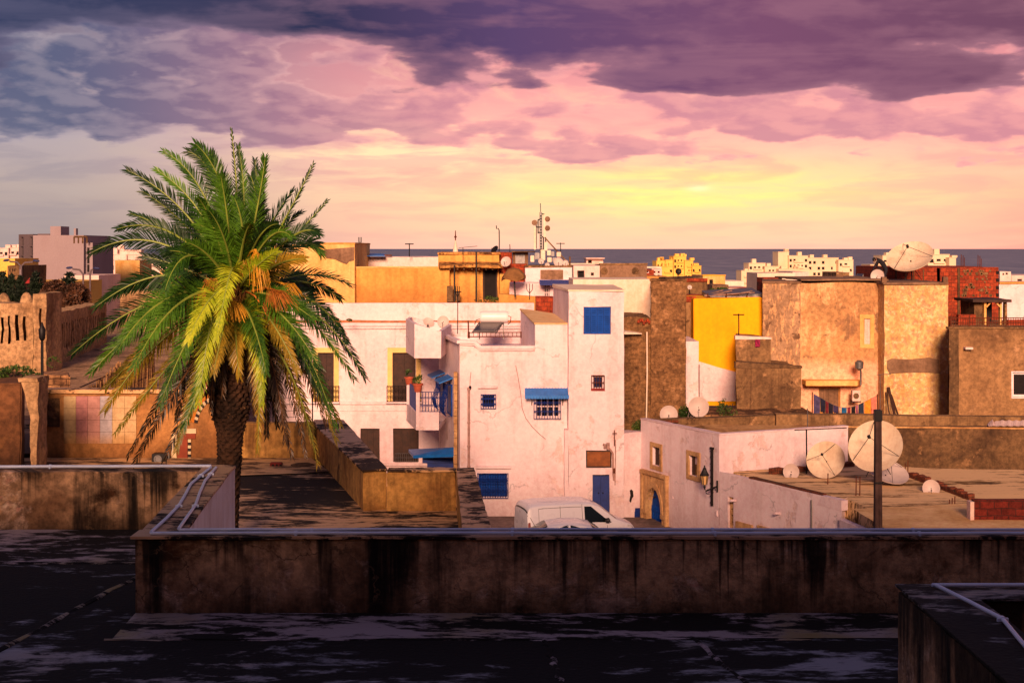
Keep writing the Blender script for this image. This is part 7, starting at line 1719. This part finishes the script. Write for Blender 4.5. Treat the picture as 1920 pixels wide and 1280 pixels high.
    # denser heart: young fronds fanning out in front and to the sides
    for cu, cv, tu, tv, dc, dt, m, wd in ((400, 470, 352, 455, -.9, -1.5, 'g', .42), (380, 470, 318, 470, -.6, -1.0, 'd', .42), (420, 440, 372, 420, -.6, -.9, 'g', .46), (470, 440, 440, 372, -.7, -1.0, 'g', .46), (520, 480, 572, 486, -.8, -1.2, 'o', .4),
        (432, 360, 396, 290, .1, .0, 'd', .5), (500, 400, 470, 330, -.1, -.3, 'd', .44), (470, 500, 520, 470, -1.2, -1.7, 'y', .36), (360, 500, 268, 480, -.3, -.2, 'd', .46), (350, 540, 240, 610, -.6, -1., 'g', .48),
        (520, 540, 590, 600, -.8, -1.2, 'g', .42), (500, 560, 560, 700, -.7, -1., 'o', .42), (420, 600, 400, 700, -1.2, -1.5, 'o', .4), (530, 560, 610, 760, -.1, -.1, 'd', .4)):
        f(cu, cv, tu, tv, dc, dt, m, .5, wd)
    # infill towards the back so the crown is full from every side
    for k in range(9):
        a = prnd.uniform(0, math.pi); el = prnd.uniform(-.4, 1.1); L = prnd.uniform(2.0, 2.7)
        d = Vector((math.cos(a)*math.cos(el), abs(math.sin(a))*math.cos(el), math.sin(el))); P1 = PH+d*L*.6+Vector((0, 0, .45)); P2 = PH+d*L+Vector((0, 0, -.5 if el < .5 else .1))
        frond(t, PH+d*.15, P1, P2, prnd.choice('ddg' if el > .2 else 'dgo'), prnd.uniform(0, .8), .5, 60, face=.4)
    # fruit stalks
    org = simple('fruit_stalk_orange', C(216,156,36), .6, 0, .35, 9); dor = simple('fruit_stalk_rust', C(176,104,30), .7, 0, .4, 9)
    for u, v, dy, su, sv, n, mt in ((488, 505, -1.0, 22, 46, 70, org), (432, 582, -1.15, 38, 24, 120, org), (368, 566, -.7, 22, 22, 66, dor), (392, 535, -.5, 20, 12, 46, dor), (530, 562, -.95, 34, 24, 90, dor), (455, 500, -.6, 12, 26, 30, org), (556, 545, -.2, 18, 16, 36, org), (350, 540, 0, 14, 12, 26, dor), (500, 580, -.6, 24, 14, 40, dor)):
        mb = MB(); b = W(441+(u-441)*.35, min(v, 560)-14, PY+dy*.4); top = W(441+(u-441)*.8, v-sv*.8, PY+dy*.9); mb.tube([b, b.lerp(top, .6)+Vector((0, 0, .06)), top], .022, 5)
        for k in range(n):
            a = prnd.uniform(0, 6.283); r = prnd.random()**.5; e = W(u+su*r*math.cos(a), v+sv*(.1+.9*prnd.random()), PY+dy+su/F*PY*r*math.sin(a))
            m_ = top.lerp(e, .5)+Vector((math.cos(a)*.05*r, math.sin(a)*.05, .10*prnd.random()+.03)); mb.tube([top+Vector((prnd.uniform(-.03, .03), 0, prnd.uniform(-.08, .02))), m_, e], .0045, 3, cap=False)
        mb.build('fruit_stalk', mt, t)
    # dry fibres in the heart
    mb = MB()
    for k in range(420):
        a = prnd.uniform(0, 6.283); d = Vector((math.cos(a), math.sin(a), 0)); b = PH+Vector((0, 0, prnd.uniform(-1.1, .5)))+d*.2; e = b+d*prnd.uniform(.2, .75)+Vector((0, 0, prnd.uniform(-.5, .2))); mb.tube([b, b.lerp(e, .5)+Vector((0, 0, .08)), e], .006, 3, cap=False)
    mb.build('dry_fibres', simple('dry_fibre', C(160,108,48), .8, 0, .5, 8), t)
palm()
# ------------------------------------------------------------------ vehicles in the lane
def carmat(name, col):
    m, nt, bs = mk(name); bs.inputs['Base Color'].default_value = col; bs.inputs['Roughness'].default_value = .28; bs.inputs['Coat Weight'].default_value = .4; bs.inputs['Coat Roughness'].default_value = .1
    n = nt.noise(nt.pos(), 3, 5); nt.inp(bs, 'Roughness', nt.lin(n, .3, .7, .22, .42)); return m
M['car_white'] = carmat('white_car_paint', C(226,220,226)); M['glass'] = simple('car_glass', C(14,22,24), .12, 0, .1, 1, bmp=0, spec=.35)
M['tyre'] = simple('tyre_rubber', C(22,20,20), .9, 0, .2, 4); M['bumper'] = simple('dark_bumper', C(44,40,42), .6, 0, .2, 4); M['rim'] = simple('wheel_rim', C(150,146,148), .35, .7, .15, 4)
M['lamp_red'] = simple('tail_lamp_red', C(120,20,20), .25, 0, .1, 4, bmp=0); M['lamp_clear'] = simple('head_lamp_clear', C(200,196,196), .12, 0, .1, 4, bmp=0, spec=.8)
def interp(tab, x):
    for (a, ya), (b, yb) in zip(tab, tab[1:]):
        if x <= b:
            f = max(0, (x-a)/(b-a)); f = f*f*(3-2*f)*.35+f*.65; return ya+(yb-ya)*f
    return tab[-1][1]
def car(label, loc, rot, top, belt, hw, hwt, L, wheels, panes, kind):
    """x runs rear to front; top/belt: height tables; hw: half width table at the belt; hwt: tumblehome at the roof"""
    t = thing('parked_car' if kind == 'car' else 'parked_van', label, kind, (0, 0, 0))
    nt_ = 21
    def S(x, s):                                    # s 0..1 round the section from left sill over the roof to right sill
        zt, zb, w = interp(top, x), interp(belt, x), interp(hw, x); side = -1 if s < .5 else 1; q = s*2 if s < .5 else (1-s)*2
        if q < .22: return Vector((x, side*w*(.94+.06*q/.22), .28+(zb-.28)*q/.22*.55))
        if q < .45: f = (q-.22)/.23; return Vector((x, side*w*(1+.015*math.sin(f*3.14)), .28+(zb-.28)*(.55+.45*f)))
        if q < .72: f = (q-.45)/.27; zz = zb+(zt-.09-zb)*f; k = max(0, zt-zb)/.8; return Vector((x, side*(w-(w-w*hwt)*f*min(1, k)), zz))
        f = (q-.72)/.28; k = min(1, max(0, zt-zb)/.8); w2 = w-(w-w*hwt)*k; a = f*math.pi/2
        return Vector((x, side*w2*(1-f)**.55 if f < 1 else 0, zt-.09+.09*math.sin(a)**.8))
    xs = [L*k/64 for k in range(65)]; sv = [k/56 for k in range(57)]
    mb = MB(); g = [[mb.V(S(x, s)) for s in sv] for x in xs]
    for a, b in zip(g, g[1:]):
        for j in range(len(sv)-1): mb.Fc((a[j], a[j+1], b[j+1], b[j]))
    mb.Fc(list(reversed(g[0]))); mb.Fc(g[-1])
    for (u, v) in ((0, -1), (0, 1)): pass
    mb.build('body', M['car_white'], t, smooth=40)
    mb = MB(); mb.box(.08, L-.08, -interp(hw, L/2)*.9, interp(hw, L/2)*.9, .2, .3); mb.build('underbody', M['bumper'], t)
    def patch(name, x0, x1, s0, s1, mat, n=8, off=.008, curve=None, parent=t):
        mb = MB(); rows = []
        for i in range(n+1):
            r = []
            for j in range(n+1):
                a, b = i/n, j/n; x = x0+(x1-x0)*a; s = s0+(s1-s0)*b
                if curve: x, s = curve(a, b)
                p = S(x, s); e = .01; du = S(min(x+e, L), s)-S(max(x-e, 0), s); dv = S(x, min(s+.004, 1))-S(x, max(s-.004, 0)); nn = du.cross(dv)
                if nn.length < 1e-9: nn = Vector((0, 0, 1))
                nn.normalize(); c = p-Vector((L/2, 0, .8))
                if nn.dot(c) < 0: nn = -nn
                r.append(mb.V(p+nn*off))
            rows.append(r)
        for a, b in zip(rows, rows[1:]):
            for j in range(n): mb.Fc((a[j], a[j+1], b[j+1], b[j]))
        return mb.build(name, mat, parent, smooth=True)
    for p in panes: patch(*p[:6], **(p[6] if len(p) > 6 else {}))
    for x in wheels:
        for sd in (-1, 1):
            w = interp(hw, x); mb = MB(); mb.lathe([(.2, -.1), (.30, -.1), (.32, -.07), (.32, .07), (.30, .1), (.2, .1)], (x, sd*(w-.09), .32), 26, ax=(0, sd, 0)); o = mb.build('wheel', M['tyre'], t, smooth=40)
            mb = MB(); mb.lathe([(.02, .09), (.06, .1), (.14, .085), (.2, .1), (.21, .09)], (x, sd*(w-.09), .32), 20, ax=(0, sd, 0)); mb.build('rim', M['rim'], o, smooth=40)
            a = MB(); a.lathe([(.37, .0), (.37, .02), (.33, .02), (.33, 0)], (x, sd*(w+.001), .32), 24, ax=(0, sd, 0), cap=False); a.build('wheel_arch', M['bumper'], t)
    for sd in (-1, 1):
        mb = MB(); x = L*.70; mb.lathe([(.02, -.1), (.09, -.05), (.1, .05), (.03, .1)], (x, sd*(interp(hw, x)+.10), interp(belt, x)+.12), 10, ax=(1, 0, 0)); mb.build('door_mirror', M['car_white'] if kind == 'car' else M['bumper'], t, smooth=50)
    t.location = loc; t.rotation_euler = (0, 0, rot); return t
van_top = [(0, 1.55), (.05, 1.72), (.2, 1.80), (.6, 1.84), (1.8, 1.84), (2.5, 1.80), (2.8, 1.70), (3.55, 1.16), (3.75, 1.08), (4.2, .90), (4.35, .74), (4.4, .55)]
van_belt = [(0, 1.0), (2.6, 1.0), (3.4, .98), (4.1, .84), (4.4, .5)]
van_hw = [(0, .84), (.15, .9), (2.5, .9), (3.6, .88), (4.1, .76), (4.32, .6), (4.4, .45)]
ln = simple('panel_gap', C(70,64,74), .7, bmp=0)
def front_win(side):
    def c(a, b):
        x = 2.22+1.05*a; lo, hi = .235, .345; top_ = hi-(.095*max(0, (a-.25)/.75)); s = lo+(top_-lo)*b
        return (x, s if side < 0 else 1-s)
    return c
van_p = [('side_window', 0, 0, 0, 0, M['glass'], dict(curve=front_win(-1))), ('side_window', 0, 0, 0, 0, M['glass'], dict(curve=front_win(1))),
         ('windscreen', 2.86, 3.5, .375, .625, M['glass']), ('rear_window', .004, .02, .33, .67, M['glass'])]
for sd in (0, 1):
    m = (lambda s: s) if sd == 0 else (lambda s: 1-s)
    van_p += [('panel_line', 1.26, 1.275, m(.06), m(.35), ln), ('panel_line', 2.12, 2.135, m(.06), m(.36), ln), ('panel_line', 3.1, 3.115, m(.06), m(.2), ln), ('panel_line', .42, .432, m(.24), m(.34), ln), ('panel_line', .42, 2.1, m(.34), m(.343), ln), ('panel_line', .12, 2.1, m(.155), m(.159), ln),
              ('tail_lamp', .01, .1, m(.15), m(.26), M['lamp_red']), ('head_lamp', 3.95, 4.28, m(.2), m(.27), M['lamp_clear']), ('door_handle', 2.25, 2.42, m(.2), m(.21), M['bumper']), ('bumper', 4.0, 4.38, m(.02), m(.1), M['bumper']), ('bumper', .02, .5, m(.02), m(.09), M['bumper'])]
car('white panel van parked against the white house, seen from its right rear', (X_(977, 53.2), 53.2, .745), R(17), van_top, van_belt, van_hw, .86, 4.4, (.75, 3.5), van_p, 'van')
c_top = [(0, .92), (.1, .98), (.35, 1.12), (.95, 1.43), (1.5, 1.50), (2.1, 1.49), (2.5, 1.40), (3.1, 1.02), (3.8, .86), (4.0, .7), (4.05, .5)]
c_belt = [(0, .85), (2.8, .9), (3.8, .76), (4.05, .45)]; c_hw = [(0, .72), (.2, .82), (2., .84), (3.4, .8), (3.9, .62), (4.05, .4)]
def cw(side, x0, x1, l0, l1):
    def c(a, b):
        x = x0+(x1-x0)*a; s = .235+(.368-.235-l0*(1-a)-l1*a)*b; return (x, s if side < 0 else 1-s)
    return c
car_p = [('windscreen', 2.5, 3.02, .38, .62, M['glass']), ('rear_window', .38, .92, .39, .61, M['glass'])]
for sd in (-1, 1): car_p += [('side_window', 0, 0, 0, 0, M['glass'], dict(curve=cw(sd, .95, 1.65, .05, 0))), ('side_window', 0, 0, 0, 0, M['glass'], dict(curve=cw(sd, 1.73, 2.7, 0, .07)))]
for sd in (0, 1):
    m = (lambda s: s) if sd == 0 else (lambda s: 1-s); car_p += [('panel_line', 1.68, 1.69, m(.06), m(.34), ln), ('tail_lamp', .01, .2, m(.17), m(.25), M['lamp_red']), ('head_lamp', 3.6, 3.95, m(.18), m(.25), M['lamp_clear'])]
cc = car('white hatchback of which only roof and window tops show, in front of the van', (X_(975, 51.2), 51.1, .745), R(6), c_top, c_belt, c_hw, .80, 4.05, (.7, 3.25), car_p, 'car')
mb = MB(); mb.tube([(.55, -.1, 1.27), (.35, -.1, 1.62)], .008, 4); mb.build('antenna', M['black_iron'], cc)

# ------------------------------------------------------------------ the man mending a dish
def man():
    Yp = 72.6; k = Yp/F; zf = Z_(531, YM)+.0
    P = lambda u, v, dy=0.: W(u, v, Yp+dy)
    hip = P(1661, 503.5); J = {}; E = []; RD = {}
    def j(n, p, r, par=None):
        J[n] = len(J); RD[n] = (p, r); 
        if par: E.append((J[par], J[n]))
    j('hip', hip, .135); j('waist', P(1656.5, 496), .135, 'hip'); j('chest', P(1650, 487.5), .155, 'waist'); j('neck', P(1644.5, 484.5), .065, 'chest'); j('head', P(1640.3, 486.2), .085, 'neck'); j('crown', P(1637.2, 489.5), .08, 'head')
    for s, nm in ((-1, 'r'), (1, 'l')):
        dy = s*.17
        j('sh'+nm, P(1647, 488.5, dy), .07, 'chest'); j('el'+nm, P(1640+4*(s > 0), 499, dy*1.3), .05, 'sh'+nm); hx, hy = ((1635.5, 509.5) if s < 0 else (1655, 507.5)); j('wr'+nm, P(hx, hy, dy*.9), .034, 'el'+nm); palm_ = P(hx, hy+2.4, dy*.9); j('pa'+nm, palm_, .036, 'wr'+nm)
        for f_ in range(4): b = palm_+Vector((.0, (f_-1.5)*.02, -.03)); j('f%d%s' % (f_, nm), b, .011, 'pa'+nm); j('g%d%s' % (f_, nm), b+Vector((.015, 0, -.045-.008*(1.5-abs(f_-1.5)))), .009, 'f%d%s' % (f_, nm)); j('h%d%s' % (f_, nm), b+Vector((.035, 0, -.07)), .008, 'g%d%s' % (f_, nm))
        j('t0'+nm, palm_+Vector((.03, -.035, -.005)), .012, 'pa'+nm); j('t1'+nm, palm_+Vector((.05, -.04, -.04)), .010, 't0'+nm)
        j('th'+nm, hip+Vector((.0, dy*.6, -.06)), .10, 'hip'); j('kn'+nm, hip+Vector((-.10, dy*.7, -.36)), .066, 'th'+nm); j('an'+nm, Vector((hip.x+.03, Yp+dy*.75, zf+.09)), .045, 'kn'+nm); j('to'+nm, Vector((hip.x-.15, Yp+dy*.8, zf+.045)), .042, 'an'+nm)
    me = bpy.data.meshes.new('person'); root = Vector((hip.x, Yp, zf)); me.from_pydata([tuple(RD[n][0]-root) for n in J], E, []); o = bpy.data.objects.new('person', me); COL.objects.link(o); o.location = root; OFF[o.name] = root
    md = o.modifiers.new('skin', 'SKIN'); sv = me.skin_vertices[0].data
    for i, n in enumerate(J): sv[i].radius = (RD[n][1],)*2; sv[i].use_root = (i == 0)
    sb = o.modifiers.new('sub', 'SUBSURF'); sb.levels = 2; sb.render_levels = 2
    dg = bpy.context.evaluated_depsgraph_get(); m2 = bpy.data.meshes.new_from_object(o.evaluated_get(dg)); o.modifiers.clear(); o.data = m2
    m2.materials.clear()
    for m in (simple('dark_clothes', C(30,26,36), .9, 0, .4, 6), simple('skin', C(168,110,84), .6, 0, .1, 6), simple('black_shoes', C(20,18,20), .6)): m2.materials.append(m)
    names = list(J); pos = [RD[n][0]-root for n in names]
    for p in m2.polygons:
        i = min(range(len(pos)), key=lambda q: (pos[q]-p.center).length-RD[names[q]][1]*.5); n = names[i]
        p.material_index = 1 if (n in ('head', 'crown') or n[:2] in ('pa', 't0', 't1') or (n[0] in 'fgh' and n[1].isdigit())) else (2 if n[:2] in ('to', 'an') else 0)
    m2.shade_smooth(); tag(o, 'person in black clothes bending forward over a small dish on the mottled roof', 'person')
    hd = RD['head'][0].lerp(RD['crown'][0], .5); ax = (RD['crown'][0]-RD['neck'][0]).normalized()
    mb = MB(); mb.lathe([(.02, -.09), (.085, -.06), (.105, 0), (.09, .06), (.04, .1)], hd+Vector((.02, 0, .045)), 14, ax=ax); mb.build('hair', simple('black_hair', C(16,12,12), .8, 0, .2, 20), o, smooth=True)
    dn = Vector((-.45, 0, -.89))
    mb = MB(); mb.lathe([(.014, 0), (.02, .02), (.006, .045)], hd+dn*.08, 7, ax=dn); mb.build('nose', m2.materials[1], o, smooth=True)
    for s in (-1, 1): mb = MB(); mb.lathe([(.004, 0), (.011, .006), (.004, .014)], hd+dn*.082+Vector((-.03, s*.035, .02)), 7, ax=dn); mb.build('eye', M['black_iron'], o); mb = MB(); mb.lathe([(.02, 0), (.028, .012), (.01, .02)], hd+Vector((.01, s*.085, -.01)), 8, ax=(0, s, 0)); mb.build('ear', m2.materials[1], o, smooth=True)
    mb = MB(); mb.tube([hd+dn*.087+Vector((.045, -.02, -.005)), hd+dn*.088+Vector((.045, .02, -.005))], .005, 4); mb.build('mouth', simple('lips', C(120,60,56), .6), o)
man()
dish('small pinkish dish held by the bending person in black', W(1645.3, 517.5, 72.2), 12.5/F*72.2, (-.35, -.92, .15), 'dish', mast=.42, depth=.12)
dish('huge cream dish on the roof of the flaking building, tilted to the sky', W(1707, 485, 72.4), 1.17, (-.32, -.52, .74), 'dish_warm', arms=3, mast=1.25, roll=R(30), depth=.16)

# ------------------------------------------------------------------ washing line
def laundry():
    Yl = 65.; a = (1523, 738); b = (1645, 742)
    def line(f): return W(a[0]+(b[0]-a[0])*f, a[1]+(b[1]-a[1])*f+24*math.sin(f*math.pi)**1.3, Yl)
    t = thing('washing_line', 'sagging washing line with two posts in front of the ledge', 'washing line', W(1584, 785, Yl)); mb = MB(); mb.tube([line(k/24) for k in range(25)], .008, 4); mb.build('line', M['steel'], t)
    for f in (0, 1): mb = MB(); p = line(f); mb.tube([p+Vector((0, 0, .08)), Vector((p.x, Yl, 3.2))], .03, 5); mb.build('post', M['rust'], t)
    items = [('long violet grey gown hanging at the left end of the washing line', .02, .12, 44, C(74,66,104), 1), ('dark jumper hanging second from the left on the line', .125, .20, 26, C(26,28,50), 2), ('small dark red top on the washing line', .205, .25, 26, C(110,30,40), 3), ('navy shirt beside the small red top on the line', .255, .32, 22, C(28,26,44), 4), ('violet vest on the washing line left of the cream cloth', .325, .40, 14, C(60,48,84), 5),
             ('narrow cream cloth near the middle of the washing line', .41, .44, 26, C(170,150,130), 6), ('teal blue shirt in the middle of the washing line', .45, .53, 26, C(24,92,140), 7), ('wine red shirt right of the teal shirt', .54, .59, 24, C(120,36,50), 8), ('black trousers right of the wine red shirt', .60, .66, 30, C(18,18,26), 9), ('narrow pink cloth between black trousers and slate trousers', .67, .70, 30, C(150,80,110), 10), ('slate blue trousers left of the orange towel', .71, .79, 38, C(40,48,70), 11),
             ('long orange yellow towel on the washing line', .80, .90, 44, C(226,140,40), 12), ('long salmon pink sheet at the right end of the washing line', .905, .985, 46, C(214,120,100), 13)]
    for lab, f0, f1, hgt, col, sd in items:
        rn = random.Random(sd); mb = MB(); nx, nz = 8, 7; ph = rn.uniform(0, 6); g = {}
        for side, off in ((0, -.012), (1, .012)):
            for i in range(nx+1):
                p = line(f0+(f1-f0)*i/nx)
                for j_ in range(nz+1):
                    q = j_/nz; sh = 1-.12*q*math.sin(ph+q*2); cx_ = (line(f0).x+line(f1).x)/2
                    g[side, i, j_] = mb.V((cx_+(p.x-cx_)*sh, Yl+off+.05*q*math.sin(i*1.7+ph), p.z-q*hgt/F*Yl*(1+.08*math.sin(i*2.1+ph))))
        for i in range(nx):
            for j_ in range(nz): mb.Fc((g[0, i, j_], g[0, i+1, j_], g[0, i+1, j_+1], g[0, i, j_+1])); mb.Fc((g[1, i, j_+1], g[1, i+1, j_+1], g[1, i+1, j_], g[1, i, j_]))
        for j_ in range(nz):
            for i in (0, nx): mb.Fc((g[0, i, j_], g[0, i, j_+1], g[1, i, j_+1], g[1, i, j_]))
        for i in range(nx): mb.Fc((g[0, i, nz], g[0, i+1, nz], g[1, i+1, nz], g[1, i, nz]))
        o = mb.build('hanging_garment', simple('cloth_%s' % 'abcdefghijklmn'[sd], col, .95, 0, .4, 7), None, smooth=True); tag(o, lab, 'garment', 'clothes on the washing line')
laundry()

# ------------------------------------------------------------------ small things on the court roof
t = thing('floodlight_box', 'small dark floodlight box at the foot of the painted wall', 'floodlight', W(298, 871, 42.4)); Y = 42.5
mb = MB(); mb.box(X_(286, Y), X_(310, Y), Y-.12, Y+.25, Z2+.02, Z2+.29); mb.build('housing', M['black_iron'], t, bevel=.015)
mb = MB(); mb.lathe([(.11, 0), (.12, .03), (.09, .03), (.08, .01)], (X_(298, Y), Y-.12, Z2+.14), 16, ax=(0, -1, 0)); mb.build('lens', M['steel'], t)
mb = MB(); mb.box(X_(284, Y), X_(312, Y), Y-.05, Y+.2, Z2+.0, Z2+.02); mb.build('bracket', M['rust'], t)
t = thing('red_brick_block', 'single red hollow brick on the court roof right of the palm trunk', 'brick', W(517, 865, 42)); Y = 41.6
mb = MB(); mb.box(X_(506, Y), X_(528, Y), Y, Y+.2, Z2, Z2+.14); mb.build('brick', simple('red_brick_face', C(124,40,34), .85, 0, .3, 9), t, bevel=.012)
for k in range(3): mb = MB(); x = X_(510+7*k, Y); mb.box(x, x+.06, Y-.004, Y+.02, Z2+.04, Z2+.10); mb.build('hollow', M['dark'], t)
t = thing('rubble_heap', 'low dark heap of rubble in the far right corner of the court roof', 'rubble', W(570, 868, 42)); rnd = random.Random(5); mb = MB(); mb.lathe([(.42, -.02), (.36, .05), (.2, .10), (.05, .12)], (X_(568, 41.8), 41.8, Z2), 14); mb.build('heap', M['brown_dk'], t, rough=(.12, .04, 3))
t = thing('plaster_lump', 'small white lump of plaster behind the back left parapet', 'plaster lump', W(124, 878, 39)); mb = MB(); mb.box(X_(114, 38), X_(131, 38), 38, 38.2, Z2+.0, Z2+.16); mb.build('lump', M['white_old'], t, rough=(.08, .03, 4))
